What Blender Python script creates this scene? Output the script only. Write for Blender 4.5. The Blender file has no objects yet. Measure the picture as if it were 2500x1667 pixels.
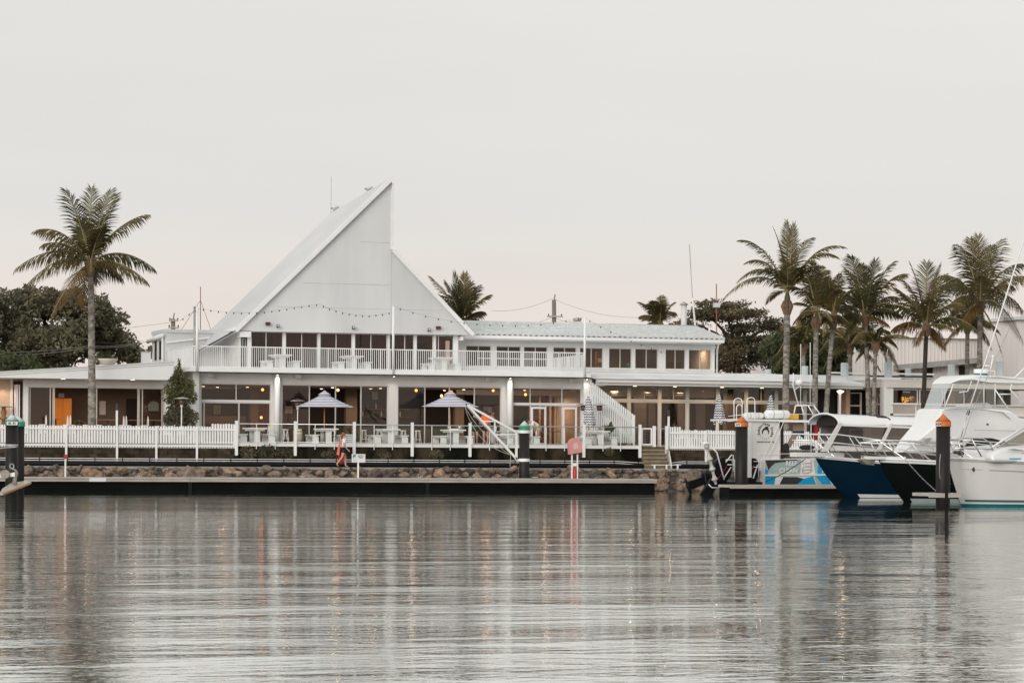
import bpy, math, random
from mathutils import Vector, Matrix, Euler
rnd = random.Random(11)
PI = math.pi
scene = bpy.context.scene
COL = scene.collection

# ------------------------------------------------------------------ camera
TH = math.radians(18.45); ROLL = 0.0065; FPX = 2500*100/36; EYE = 2.0; YH = 1100.0
FWD = Vector((math.sin(TH), math.cos(TH), 0)); RGT = Vector((math.cos(TH), -math.sin(TH), 0)); UP = Vector((0, 0, 1))
CAM = Vector((-151*FWD.x, -151*FWD.y, EYE))
cd = bpy.data.cameras.new('camera'); cam = bpy.data.objects.new('camera', cd); COL.objects.link(cam)
cd.lens = 100; cd.sensor_width = 36; cd.shift_y = (YH-833.5)/2500; cd.clip_start = 0.5; cd.clip_end = 6000
ax = RGT*math.cos(ROLL)+UP*math.sin(ROLL); ay = -RGT*math.sin(ROLL)+UP*math.cos(ROLL); az = -FWD
cam.matrix_world = Matrix(((ax.x, ay.x, az.x, CAM.x), (ax.y, ay.y, az.y, CAM.y), (ax.z, ay.z, az.z, CAM.z), (0, 0, 0, 1)))
scene.camera = cam

# ------------------------------------------------------------------ sky, sun, exposure
SUN_EL, SUN_AZ = math.radians(12), math.radians(205)      # low soft sun behind the camera, to its left
w = bpy.data.worlds.new('World'); scene.world = w; w.use_nodes = True
nt = w.node_tree; nt.nodes.clear()
out = nt.nodes.new('ShaderNodeOutputWorld'); bg = nt.nodes.new('ShaderNodeBackground')
sky = nt.nodes.new('ShaderNodeTexSky'); sky.sky_type = 'NISHITA'; sky.sun_disc = False
sky.sun_elevation = SUN_EL; sky.sun_rotation = SUN_AZ; sky.air_density = 1.0; sky.dust_density = 4.0; sky.ozone_density = 1.0
hsv = nt.nodes.new('ShaderNodeHueSaturation'); hsv.inputs['Saturation'].default_value = 0.2
tc = nt.nodes.new('ShaderNodeTexCoord'); sep = nt.nodes.new('ShaderNodeSeparateXYZ')
ramp = nt.nodes.new('ShaderNodeValToRGB')
ramp.color_ramp.interpolation = 'EASE'
e = ramp.color_ramp.elements
e[0].position = 0.0; e[0].color = (0.95, 0.77, 0.67, 1)
e[1].position = 0.5; e[1].color = (0.775, 0.785, 0.775, 1)
n1 = ramp.color_ramp.elements.new(0.045); n1.color = (0.885, 0.805, 0.745, 1)
n2 = ramp.color_ramp.elements.new(0.09); n2.color = (0.815, 0.80, 0.77, 1)
gain = nt.nodes.new('ShaderNodeVectorMath'); gain.operation = 'SCALE'; gain.inputs['Scale'].default_value = 0.815/0.12
mx = nt.nodes.new('ShaderNodeMix'); mx.data_type = 'RGBA'; mx.inputs[0].default_value = 0.9
nt.links.new(tc.outputs['Generated'], sep.inputs[0]); nt.links.new(sep.outputs['Z'], ramp.inputs[0])
cn = nt.nodes.new('ShaderNodeTexNoise'); cn.inputs['Scale'].default_value = 3.0; cn.inputs['Detail'].default_value = 5; cmp_ = nt.nodes.new('ShaderNodeMapping'); cmp_.inputs['Scale'].default_value = (1, 1, 7)
nt.links.new(tc.outputs['Generated'], cmp_.inputs[0]); nt.links.new(cmp_.outputs[0], cn.inputs['Vector'])
cr = nt.nodes.new('ShaderNodeMapRange'); cr.inputs[1].default_value = .3; cr.inputs[2].default_value = .7; cr.inputs[3].default_value = .965; cr.inputs[4].default_value = 1.03; nt.links.new(cn.outputs['Fac'], cr.inputs[0])   # faint high haze
veil = nt.nodes.new('ShaderNodeVectorMath'); veil.operation = 'SCALE'; nt.links.new(ramp.outputs[0], veil.inputs[0]); nt.links.new(cr.outputs[0], veil.inputs['Scale'])
nt.links.new(veil.outputs[0], gain.inputs[0]); nt.links.new(sky.outputs[0], hsv.inputs['Color'])
nt.links.new(hsv.outputs[0], mx.inputs[6]); nt.links.new(gain.outputs[0], mx.inputs[7])
nt.links.new(mx.outputs[2], bg.inputs['Color']); bg.inputs['Strength'].default_value = 0.12
nt.links.new(bg.outputs[0], out.inputs[0])
sl = bpy.data.lights.new('sun', 'SUN'); sl.energy = 1.5; sl.angle = math.radians(40); sl.color = (1.0, 0.95, 0.9)
so = bpy.data.objects.new('sun', sl); COL.objects.link(so)
sd = -FWD*math.cos(SUN_EL)*math.cos(math.radians(25))-RGT*math.cos(SUN_EL)*math.sin(math.radians(25))+UP*math.sin(SUN_EL)
so.rotation_euler = sd.to_track_quat('Z', 'Y').to_euler(); so.location = (-60, -60, 60)
sky.sun_rotation = math.atan2(sd.x, sd.y)
scene.view_settings.view_transform = 'Standard'; scene.view_settings.look = 'None'
scene.view_settings.exposure = 0.3; scene.view_settings.gamma = 1.0; scene.view_settings.use_curve_mapping = False
scene.cycles.max_bounces = 8; scene.cycles.transparent_max_bounces = 16
scene.cycles.caustics_reflective = False; scene.cycles.caustics_refractive = False
scene.cycles.sample_clamp_indirect = 4.0

# ------------------------------------------------------------------ surveying: photo pixel -> place
def ray(px, py):
    dx = px-1250; dy = py-YH
    u = (dx*math.cos(ROLL)+dy*math.sin(ROLL))/FPX; v = (-dx*math.sin(ROLL)+dy*math.cos(ROLL))/FPX
    return FWD+RGT*u-UP*v
def S(px, py, Y):                      # on the vertical plane y = Y (parallel to the facade)
    d = ray(px, py); return CAM+d*((Y-CAM.y)/d.y)
def SX(px, Y, py=1000): return S(px, py, Y).x
def SZ(px, py, Y): return S(px, py, Y).z
def D(px, py, t): return CAM+ray(px, py)*t     # at a distance t

# ------------------------------------------------------------------ mesh helpers
class MB:
    def __init__(s): s.v = []; s.f = []
    def add(s, vs, fs):
        n = len(s.v); s.v += [tuple(p) for p in vs]; s.f += [tuple(n+i for i in f) for f in fs]; return s
    def box(s, x0, x1, y0, y1, z0, z1):
        return s.add([(x0, y0, z0), (x1, y0, z0), (x1, y1, z0), (x0, y1, z0), (x0, y0, z1), (x1, y0, z1), (x1, y1, z1), (x0, y1, z1)],
                     [(0, 3, 2, 1), (4, 5, 6, 7), (0, 1, 5, 4), (1, 2, 6, 5), (2, 3, 7, 6), (3, 0, 4, 7)])
    def beam(s, a, b, w, h=None, up=(0, 0, 1)):
        a = Vector(a); b = Vector(b); h = h or w; d = (b-a).normalized(); up = Vector(up)
        if abs(d.dot(up)) > .98: up = Vector((0, 1, 0))
        e1 = d.cross(up).normalized()*w/2; e2 = e1.normalized().cross(d)*h/2
        vs = [p+q for p in (a, b) for q in (-e1-e2, e1-e2, e1+e2, -e1+e2)]
        return s.add(vs, [(0, 1, 2, 3), (7, 6, 5, 4), (0, 4, 5, 1), (1, 5, 6, 2), (2, 6, 7, 3), (3, 7, 4, 0)])
    def tube(s, pts, r, n=8, cap=True):
        pts = [Vector(p) for p in pts]; rs = r if isinstance(r, (list, tuple)) else [r]*len(pts)
        base = len(s.v); ref = Vector((0, 0, 1))
        d0 = (pts[1]-pts[0]).normalized()
        if abs(d0.z) > .9: ref = Vector((1, 0, 0))
        e1 = d0.cross(ref).normalized()
        for i, p in enumerate(pts):
            d = (pts[min(i+1, len(pts)-1)]-pts[max(i-1, 0)]).normalized()
            e1 = (e1-d*e1.dot(d))
            e1 = e1.normalized() if e1.length > 1e-6 else d.orthogonal().normalized()
            e2 = d.cross(e1)
            for k in range(n):
                a = 2*PI*k/n; s.v.append(tuple(p+(e1*math.cos(a)+e2*math.sin(a))*rs[i]))
        for i in range(len(pts)-1):
            for k in range(n):
                k2 = (k+1) % n; s.f.append((base+i*n+k, base+i*n+k2, base+(i+1)*n+k2, base+(i+1)*n+k))
        if cap:
            s.f.append(tuple(base+k for k in reversed(range(n)))); s.f.append(tuple(base+(len(pts)-1)*n+k for k in range(n)))
        return s
    def lathe(s, c, prof, n=16, a0=0.0, sx=1.0, sy=1.0):   # prof = [(r, z)...]
        c = Vector(c); base = len(s.v)
        for r, z in prof:
            for k in range(n):
                a = a0+2*PI*k/n; s.v.append((c.x+r*sx*math.cos(a), c.y+r*sy*math.sin(a), c.z+z))
        for i in range(len(prof)-1):
            for k in range(n):
                k2 = (k+1) % n; s.f.append((base+i*n+k, base+i*n+k2, base+(i+1)*n+k2, base+(i+1)*n+k))
        s.f.append(tuple(base+k for k in reversed(range(n)))); s.f.append(tuple(base+(len(prof)-1)*n+k for k in range(n)))
        return s
    def prism(s, poly, off):            # poly = list of 3D points, off = extrusion vector
        off = Vector(off); n = len(poly); a = [Vector(p) for p in poly]; b = [p+off for p in a]
        fs = [tuple(reversed(range(n))), tuple(range(n, 2*n))]
        for k in range(n): k2 = (k+1) % n; fs.append((k, k2, n+k2, n+k))
        return s.add(a+b, fs)
    def ball(s, c, r, n=10, m=6):
        c = Vector(c); r = r if isinstance(r, (list, tuple)) else (r, r, r)
        vs = [(c.x, c.y, c.z-r[2])]; fs = []
        for i in range(1, m):
            t = PI*i/m-PI/2
            for k in range(n):
                a = 2*PI*k/n; vs.append((c.x+r[0]*math.cos(t)*math.cos(a), c.y+r[1]*math.cos(t)*math.sin(a), c.z+r[2]*math.sin(t)))
        vs.append((c.x, c.y, c.z+r[2])); top = len(vs)-1
        for k in range(n):
            k2 = (k+1) % n; fs.append((0, 1+k2, 1+k)); fs.append((top, 1+(m-2)*n+k, 1+(m-2)*n+k2))
            for i in range(m-2): fs.append((1+i*n+k, 1+i*n+k2, 1+(i+1)*n+k2, 1+(i+1)*n+k))
        return s.add(vs, fs)
    def grid(s, pts, nu, nv, close=False):   # pts[v*nu+u]
        base = len(s.v); s.v += [tuple(p) for p in pts]
        for j in range(nv-1):
            for i in range(nu if close else nu-1):
                i2 = (i+1) % nu; s.f.append((base+j*nu+i, base+j*nu+i2, base+(j+1)*nu+i2, base+(j+1)*nu+i))
        return s
    def mesh(s, name, off=None, smooth=False):
        me = bpy.data.meshes.new(name)
        vs = s.v if off is None else [(x-off[0], y-off[1], z-off[2]) for x, y, z in s.v]
        me.from_pydata(vs, [], s.f)
        if smooth: me.polygons.foreach_set('use_smooth', [True]*len(me.polygons))
        me.update(); return me

def props(o, label=None, cat=None, group=None, kind=None):
    for k, v in (('label', label), ('category', cat), ('group', group), ('kind', kind)):
        if v: o[k] = v
    return o
def link(name, data, m=None, parent=None, loc=None):
    o = bpy.data.objects.new(name, data); COL.objects.link(o)
    if m is not None and data is not None and not data.materials: data.materials.append(m)
    if parent is not None: o.parent = parent
    if loc is not None: o.location = loc
    return o
class Thing:
    """an Empty at the thing's base; parts are given in place and stored relative to it"""
    def __init__(s, name, label, cat, loc=(0, 0, 0), group=None, kind=None):
        s.loc = Vector(loc); s.o = link(name, None, None, None, s.loc); s.o.empty_display_size = .2
        props(s.o, label, cat, group, kind)
    def part(s, name, mb, m, parent=None, smooth=False, label=None, kind=None):
        o = link(name, mb.mesh(name, s.loc, smooth), m, parent or s.o)
        if label: o['label'] = label
        if kind: o['kind'] = kind
        return o
    def inst(s, name, me, loc, parent=None, rot=None, scl=None):     # a piece that shares its mesh
        o = bpy.data.objects.new(name, me); COL.objects.link(o); o.parent = parent or s.o
        o.location = Vector(loc)-s.loc
        if rot: o.rotation_euler = rot
        if scl: o.scale = scl
        return o
def single(name, mb, m, label, cat, group=None, kind=None, smooth=False, loc=None):
    loc = loc or mb.v[0]
    o = link(name, mb.mesh(name, loc, smooth), m, None, loc); return props(o, label, cat, group, kind)
def clone(thing, name, loc, label, rotz=0.0):
    src = thing.o if isinstance(thing, Thing) else thing
    def cp(o, par):
        c = o.copy(); COL.objects.link(c); c.parent = par
        for ch in list(o.children): cp(ch, c)
        return c
    r = cp(src, None); r.location = loc; r.rotation_euler = (0, 0, rotz); r['label'] = label
    return r
def unitbox(name, sx, sy, sz, m):
    me = MB().box(-sx/2, sx/2, -sy/2, sy/2, 0, sz).mesh(name); me.materials.append(m); return me

# ------------------------------------------------------------------ materials
MATS = {}
def mat(name, col, rough=.6, var=.1, scale=2.5, bump=0.0, metal=0.0, objrand=0.0, stretch=(1, 1, 1), spec=.5, col2=None, mixscale=1.0, mixw=.08, emit=None, estr=0, transl=0.0, coat=0.0, detail=4):
    m = bpy.data.materials.new(name); m.use_nodes = True; MATS[name] = m
    t = m.node_tree; p = t.nodes['Principled BSDF']; L = t.links.new
    p.inputs['Roughness'].default_value = rough; p.inputs['Metallic'].default_value = metal
    p.inputs['Specular IOR Level'].default_value = spec; p.inputs['Coat Weight'].default_value = coat
    geo = t.nodes.new('ShaderNodeNewGeometry'); mp = t.nodes.new('ShaderNodeMapping'); mp.inputs['Scale'].default_value = stretch
    L(geo.outputs['Position'], mp.inputs[0])
    no = t.nodes.new('ShaderNodeTexNoise'); no.inputs['Scale'].default_value = scale; no.inputs['Detail'].default_value = detail
    L(mp.outputs[0], no.inputs['Vector'])
    rp = t.nodes.new('ShaderNodeMapRange'); rp.inputs[1].default_value = .3; rp.inputs[2].default_value = .7
    rp.inputs[3].default_value = 1-var; rp.inputs[4].default_value = 1+var*.6
    L(no.outputs['Fac'], rp.inputs[0])
    val = rp.outputs[0]
    if objrand:
        oi = t.nodes.new('ShaderNodeObjectInfo'); mr = t.nodes.new('ShaderNodeMapRange')
        mr.inputs[3].default_value = 1-objrand; mr.inputs[4].default_value = 1+objrand
        L(oi.outputs['Random'], mr.inputs[0])
        mu = t.nodes.new('ShaderNodeMath'); mu.operation = 'MULTIPLY'; L(val, mu.inputs[0]); L(mr.outputs[0], mu.inputs[1]); val = mu.outputs[0]
    sc = t.nodes.new('ShaderNodeVectorMath'); sc.operation = 'SCALE'; L(val, sc.inputs['Scale'])
    if col2:
        n2 = t.nodes.new('ShaderNodeTexNoise'); n2.inputs['Scale'].default_value = mixscale; n2.inputs['Detail'].default_value = 5
        L(mp.outputs[0], n2.inputs['Vector'])
        fac = n2.outputs['Fac']
        if objrand:
            ad = t.nodes.new('ShaderNodeMath'); ad.operation = 'ADD'; o2 = t.nodes.new('ShaderNodeMath'); o2.operation = 'MULTIPLY_ADD'
            L(oi.outputs['Random'], o2.inputs[0]); o2.inputs[1].default_value = .5; o2.inputs[2].default_value = -.25
            L(fac, ad.inputs[0]); L(o2.outputs[0], ad.inputs[1]); fac = ad.outputs[0]
        r2 = t.nodes.new('ShaderNodeMapRange'); r2.inputs[1].default_value = .5-mixw; r2.inputs[2].default_value = .5+mixw; L(fac, r2.inputs[0])
        mi = t.nodes.new('ShaderNodeMix'); mi.data_type = 'RGBA'; L(r2.outputs[0], mi.inputs[0])
        mi.inputs[6].default_value = (*col, 1); mi.inputs[7].default_value = (*col2, 1); L(mi.outputs[2], sc.inputs[0])
    else: sc.inputs[0].default_value = col
    L(sc.outputs[0], p.inputs['Base Color'])
    if bump:
        b = t.nodes.new('ShaderNodeBump'); b.inputs['Strength'].default_value = bump; b.inputs['Distance'].default_value = .02
        L(no.outputs['Fac'], b.inputs['Height']); L(b.outputs[0], p.inputs['Normal'])
    if emit: p.inputs['Emission Color'].default_value = (*emit, 1); p.inputs['Emission Strength'].default_value = estr
    if transl:
        tr = t.nodes.new('ShaderNodeBsdfTranslucent'); L(sc.outputs[0], tr.inputs[0]); ms = t.nodes.new('ShaderNodeMixShader')
        ms.inputs[0].default_value = transl; o = t.nodes['Material Output']
        L(p.outputs[0], ms.inputs[1]); L(tr.outputs[0], ms.inputs[2]); L(ms.outputs[0], o.inputs[0])
    return m
def glass(name, tint, refl, rough=0.01, fmax=.6):
    m = bpy.data.materials.new(name); m.use_nodes = True; t = m.node_tree; t.nodes.clear(); L = t.links.new
    o = t.nodes.new('ShaderNodeOutputMaterial'); a = t.nodes.new('ShaderNodeBsdfTransparent'); a.inputs[0].default_value = (*tint, 1)
    g = t.nodes.new('ShaderNodeBsdfGlossy'); g.inputs['Roughness'].default_value = rough; g.inputs[0].default_value = (.95, .97, .96, 1)
    lw = t.nodes.new('ShaderNodeLayerWeight'); lw.inputs[0].default_value = .35
    mr = t.nodes.new('ShaderNodeMapRange'); mr.inputs[3].default_value = refl; mr.inputs[4].default_value = fmax; L(lw.outputs['Fresnel'], mr.inputs[0])
    nn = t.nodes.new('ShaderNodeTexNoise'); nn.inputs['Scale'].default_value = .5
    geo = t.nodes.new('ShaderNodeNewGeometry'); L(geo.outputs['Position'], nn.inputs['Vector'])
    b = t.nodes.new('ShaderNodeBump'); b.inputs['Strength'].default_value = .12; b.inputs['Distance'].default_value = .05; L(nn.outputs[0], b.inputs['Height']); L(b.outputs[0], g.inputs['Normal'])
    x = t.nodes.new('ShaderNodeMixShader'); L(mr.outputs[0], x.inputs[0]); L(a.outputs[0], x.inputs[1]); L(g.outputs[0], x.inputs[2]); L(x.outputs[0], o.inputs[0])
    return m
def lamp_mat(name, col, s):
    m = bpy.data.materials.new(name); m.use_nodes = True; p = m.node_tree.nodes['Principled BSDF']
    p.inputs['Base Color'].default_value = (*col, 1); p.inputs['Emission Color'].default_value = (*col, 1); p.inputs['Emission Strength'].default_value = s
    return m
WHITE = mat('white_paint', (.84, .845, .84), .55, .07, .8, stretch=(1, 1, .25))
WALLW = mat('white_render', (.78, .77, .75), .7, .08, .7, bump=.05, stretch=(1, 1, .3))
GABLE = mat('gable_board', (.675, .685, .68), .65, .10, .45, stretch=(1.6, 1, .35), detail=6)
JOINT = mat('panel_joint_grey', (.635, .645, .64), .7, .1, 1)
ROOFW = mat('white_roof_sheet', (.66, .665, .655), .5, .06, .5)
TILE = mat('pale_tile', (.66, .68, .67), .6, .16, 5, col2=(.58, .60, .59), mixscale=2.5)
TRIM = mat('white_trim', (.87, .87, .86), .45, .05, 1)
FRAME = mat('aluminium_frame', (.66, .64, .61), .4, .05, 2)
GLASS = glass('window_glass', (.84, .78, .72), .01, fmax=.5)
GLASSD = glass('upper_window_glass', (.70, .60, .55), .01, fmax=.5)
CLEAR = glass('clear_vinyl', (.93, .94, .94), .05, .05)
FGLASS = glass('fence_glass', (.965, .985, .975), .0, fmax=.25)
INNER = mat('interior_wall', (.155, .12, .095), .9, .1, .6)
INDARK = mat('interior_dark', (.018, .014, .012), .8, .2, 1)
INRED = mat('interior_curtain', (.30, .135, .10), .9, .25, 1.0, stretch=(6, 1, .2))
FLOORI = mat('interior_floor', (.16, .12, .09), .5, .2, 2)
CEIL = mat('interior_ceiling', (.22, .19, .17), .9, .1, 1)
ORANGE = mat('orange_cabinet', (.75, .27, .03), .5, .08, 1)
WOOD = mat('wood', (.28, .13, .05), .5, .25, 4, stretch=(1, 1, 6))
TIMBER = mat('weathered_timber', (.50, .46, .41), .8, .2, 3, stretch=(.4, 1, 3), bump=.1)
CONC = mat('concrete', (.36, .33, .29), .9, .25, 1.5, bump=.2)
BLOCK = mat('stained_block', (.10, .078, .054), .95, .45, 2.2, bump=.3, objrand=.4, spec=.1, col2=(.042, .032, .022), mixscale=.8)
MORTAR = mat('mortar', (.035, .028, .021), .95, .3, 2, bump=.2)
MOSS = mat('mossy_concrete', (.052, .040, .025), .95, .5, 1.6, bump=.4, col2=(.007, .008, .005), mixscale=.9, stretch=(1, 1, .6), spec=.1)
STONE = mat('rock', (.20, .175, .15), .9, .5, 5, bump=.7, objrand=.6, spec=.2, mixw=.3, col2=(.205, .135, .09), mixscale=1.4)
BLACK = mat('black_plastic', (.008, .009, .010), .5, .3, 2, spec=.2)
PILE = mat('black_pile_sleeve', (.017, .015, .013), .5, .35, 1.2, stretch=(2, 2, .3), spec=.25)
FLOAT = mat('pontoon_float', (.006, .007, .006), .8, .4, 1.2, stretch=(1, 1, 2), spec=.08)
GREEN = mat('green_cap', (.02, .25, .13), .45, .08, 2)
PALEBLUE = mat('pale_cap', (.55, .68, .68), .5, .08, 2)
ORCAP = mat('orange_cap', (.62, .16, .035), .55, .12, 2)
STEEL = mat('steel', (.62, .62, .60), .3, .08, 3, metal=.9)
GALV = mat('galvanised', (.42, .41, .39), .5, .2, 3, metal=.4)
DARK = mat('dark_metal', (.05, .048, .045), .5, .2, 2)
REDM = mat('red_paint', (.5, .03, .03), .45, .1, 2)
PINK = mat('faded_pink_vinyl', (.68, .30, .28), .6, .1, 2.5)
GRASS = mat('lawn', (.07, .085, .03), .95, .4, 3, bump=.4)
SOIL = mat('soil_ground', (.10, .09, .065), .95, .3, .3)
BARK = mat('palm_bark', (.34, .31, .27), .9, .45, 6, bump=.6, stretch=(1, 1, 2), col2=(.17, .15, .125), mixscale=2.6)
BARKD = mat('dark_bark', (.045, .034, .026), .9, .35, 4, bump=.4)
HUSK = mat('palm_husk', (.20, .125, .075), .9, .35, 4, bump=.3)
FROND = mat('frond', (.105, .100, .045), .85, .35, 1.2, transl=.25, objrand=.25, col2=(.15, .118, .05), mixscale=.7, spec=.1)
FRONDY = mat('yellowing_frond', (.19, .11, .035), .6, .3, 1.2, transl=.3)
RACHIS = mat('rachis', (.30, .24, .12), .6, .2, 2)
LEAF = mat('leaf', (.15, .142, .09), .7, .45, 1.2, transl=.22, col2=(.20, .175, .11), mixscale=.5, spec=.2)
LEAFW = mat('leaf_warm', (.19, .145, .088), .7, .4, 1.0, transl=.22, col2=(.12, .11, .066), mixscale=.4, spec=.2)
LEAFG = mat('leaf_green', (.105, .122, .06), .7, .4, 2, transl=.25, spec=.2)
NAVYS = None
GEL = mat('gelcoat', (.86, .86, .845), .22, .04, 1, coat=.4)
GELW = mat('warm_gelcoat', (.78, .76, .735), .22, .05, 1, coat=.4)
NAVY = mat('navy_hull', (.001, .016, .034), .45, .15, 1.5, spec=.15)
BLKHULL = mat('black_hull', (.003, .005, .005), .45, .2, 1.5, spec=.12)
TEAL = mat('teal_antifoul', (.0, .15, .17), .5, .1, 2)
CYAN = mat('cyan_paint', (.0, .32, .60), .4, .1, 2)
SEAGREY = mat('sea_grey_paint', (.36, .45, .44), .45, .1, 2)
CHAR = mat('charcoal_paint', (.03, .032, .033), .45, .2, 2)
YELLOW = mat('yellow_paint', (.70, .42, .03), .5, .1, 2)
INK = mat('black_ink', (.012, .012, .012), .6, .05, 2)
WINK = mat('white_ink', (.8, .8, .8), .6, .03, 2)
ROPE = mat('rope', (.55, .52, .46), .9, .2, 8)
SKIN = mat('skin', (.55, .31, .22), .5, .08, 5)
HAIRB = mat('auburn_hair', (.26, .11, .045), .6, .3, 12)
HAIRD = mat('dark_hair', (.05, .03, .022), .6, .3, 12)
CORAL = mat('coral_cloth', (.80, .20, .13), .8, .12, 4)
RED = mat('red_cloth', (.45, .02, .025), .8, .2, 4)
WCLOTH = mat('white_cloth', (.78, .77, .78), .85, .06, 4)
BCLOTH = mat('black_cloth', (.018, .018, .022), .85, .25, 4)
OCLOTH = mat('orange_cloth', (.95, .16, .015), .8, .1, 4)
GCLOTH = mat('dark_green_cloth', (.02, .045, .03), .85, .2, 4)
KHAKI = mat('khaki_cloth', (.50, .40, .27), .85, .12, 4)
BULB = lamp_mat('warm_bulb', (1.0, .42, .12), 3.5)
DOWN = lamp_mat('downlight', (1.0, .78, .52), 4)
WALLLAMP = lamp_mat('wall_light', (1.0, .9, .78), 8)
def stripes(name, per, axis='Z', a=(.80, .79, .80), b=(.025, .03, .075), obj=True, zig=0.0):
    m = bpy.data.materials.new(name); m.use_nodes = True; t = m.node_tree; p = t.nodes['Principled BSDF']; L = t.links.new
    p.inputs['Roughness'].default_value = .85
    tcn = t.nodes.new('ShaderNodeTexCoord'); sp = t.nodes.new('ShaderNodeSeparateXYZ'); L(tcn.outputs['Object'], sp.inputs[0])
    v = sp.outputs[axis]
    if zig:
        xx = t.nodes.new('ShaderNodeMath'); xx.operation = 'PINGPONG'; L(sp.outputs['X'], xx.inputs[0]); xx.inputs[1].default_value = zig
        ad = t.nodes.new('ShaderNodeMath'); ad.operation = 'ADD'; L(v, ad.inputs[0]); L(xx.outputs[0], ad.inputs[1]); v = ad.outputs[0]
    d = t.nodes.new('ShaderNodeMath'); d.operation = 'DIVIDE'; L(v, d.inputs[0]); d.inputs[1].default_value = per
    fr = t.nodes.new('ShaderNodeMath'); fr.operation = 'FRACT'; L(d.outputs[0], fr.inputs[0])
    gt = t.nodes.new('ShaderNodeMath'); gt.operation = 'GREATER_THAN'; L(fr.outputs[0], gt.inputs[0]); gt.inputs[1].default_value = .5
    mi = t.nodes.new('ShaderNodeMix'); mi.data_type = 'RGBA'; L(gt.outputs[0], mi.inputs[0]); mi.inputs[6].default_value = (*a, 1); mi.inputs[7].default_value = (*b, 1)
    L(mi.outputs[2], p.inputs['Base Color']); return m
INT = .75
STRIPE = stripes('striped_canvas', .085, a=(.80, .79, .83), b=(.20, .20, .29))
STRIPEC = stripes('striped_folded_canvas', .13, zig=.06)
def point(name, loc, e, col=(1, .62, .32), r=.15, parent=None):
    if name == 'interior_light':            # flat ceiling panel, shining down
        l = bpy.data.lights.new(name, 'AREA'); l.shape = 'DISK'; l.size = .6; l.energy = e*INT; l.color = col
    elif name == 'soffit_glow':
        l = bpy.data.lights.new(name, 'AREA'); l.shape = 'DISK'; l.size = .2; l.energy = e*1.5; l.color = col
    else:
        l = bpy.data.lights.new(name, 'POINT'); l.energy = e; l.color = col; l.shadow_soft_size = r
    o = bpy.data.objects.new(name, l); COL.objects.link(o); o.location = loc
    if parent: o.parent = parent.o; o.location = Vector(loc)-parent.loc
    return o
def lettering(thing, s, size, loc, m, parent=None, name='lettering', ext=.004, rot=(PI/2, 0, 0), align='CENTER', bold=0.0):
    c = bpy.data.curves.new(name, 'FONT'); c.body = s; c.size = size; c.align_x = align; c.align_y = 'CENTER'; c.extrude = ext; c.offset = bold
    tmp = bpy.data.objects.new('tmp', c); COL.objects.link(tmp)
    me = bpy.data.meshes.new_from_object(tmp.evaluated_get(bpy.context.evaluated_depsgraph_get()))
    bpy.data.objects.remove(tmp); bpy.data.curves.remove(c)
    me.name = name; me.materials.clear(); me.materials.append(m)
    o = bpy.data.objects.new(name, me); COL.objects.link(o); o.parent = parent or thing.o
    o.location = Vector(loc)-thing.loc; o.rotation_euler = rot
    return o
# ================================================================== SETTING
GZ = 2.30      # terrace level
PATHZ = 1.12
def sheet(name, x0, x1, y0, y1, z, m, kind='structure'):
    me = MB().add([(x0, y0, z), (x1, y0, z), (x1, y1, z), (x0, y1, z)], [(0, 1, 2, 3)]).mesh(name)
    return props(link(name, me, m), kind=kind)
sheet('ground', -2500, 2500, -4.62, 4000, 2.2, SOIL)
# water: dark body, ripples whose crests lie mostly across the view
WATER = bpy.data.materials.new('harbour_water'); WATER.use_nodes = True
t = WATER.node_tree; p = t.nodes['Principled BSDF']; L = t.links.new
t.nodes.remove(p); WO = t.nodes['Material Output']
p = t.nodes.new('ShaderNodeBsdfGlossy'); p.inputs['Roughness'].default_value = .02; p.inputs['Color'].default_value = (.97, .985, .97, 1)
body = t.nodes.new('ShaderNodeBsdfDiffuse'); body.inputs['Color'].default_value = (.035, .05, .042, 1)
fre = t.nodes.new('ShaderNodeFresnel'); fre.inputs['IOR'].default_value = 1.34
fmr = t.nodes.new('ShaderNodeMapRange'); fmr.inputs[2].default_value = .45; fmr.inputs[3].default_value = .12; fmr.inputs[4].default_value = .94; L(fre.outputs[0], fmr.inputs[0])
wmx = t.nodes.new('ShaderNodeMixShader'); L(fmr.outputs[0], wmx.inputs[0]); L(body.outputs[0], wmx.inputs[1]); L(p.outputs[0], wmx.inputs[2]); L(wmx.outputs[0], WO.inputs[0])
geo = t.nodes.new('ShaderNodeNewGeometry')
WH1, WH2, WH3 = .075, .0075, .02
def wave(scale, sx, sy, rot, detail=2, rough=.5, dist=0.0):
    mp = t.nodes.new('ShaderNodeMapping'); mp.inputs['Rotation'].default_value = (0, 0, TH+rot); mp.inputs['Scale'].default_value = (sx, sy, 1)
    L(geo.outputs['Position'], mp.inputs[0]); n = t.nodes.new('ShaderNodeTexNoise'); n.inputs['Scale'].default_value = scale
    n.inputs['Detail'].default_value = detail; n.inputs['Roughness'].default_value = rough; n.inputs['Distortion'].default_value = dist
    L(mp.outputs[0], n.inputs['Vector']); return n.outputs['Fac']
def mulv(a, k):
    n = t.nodes.new('ShaderNodeMath'); n.operation = 'MULTIPLY'; L(a, n.inputs[0])
    if isinstance(k, (int, float)): n.inputs[1].default_value = k
    else: L(k, n.inputs[1])
    return n.outputs[0]
def addv(a, b):
    n = t.nodes.new('ShaderNodeMath'); n.operation = 'ADD'; L(a, n.inputs[0]); L(b, n.inputs[1]); return n.outputs[0]
patch = t.nodes.new('ShaderNodeMapRange'); patch.inputs[1].default_value = .36; patch.inputs[2].default_value = .64
patch.inputs[3].default_value = .4; patch.inputs[4].default_value = 1.3; L(wave(.05, .45, 1.3, .12, 3), patch.inputs[0])
h1 = mulv(wave(.42, .42, 1.05, .06, 6, .56, .25), WH1)        # wind ripples of every size, from 2-3 m down to a few cm
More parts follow.
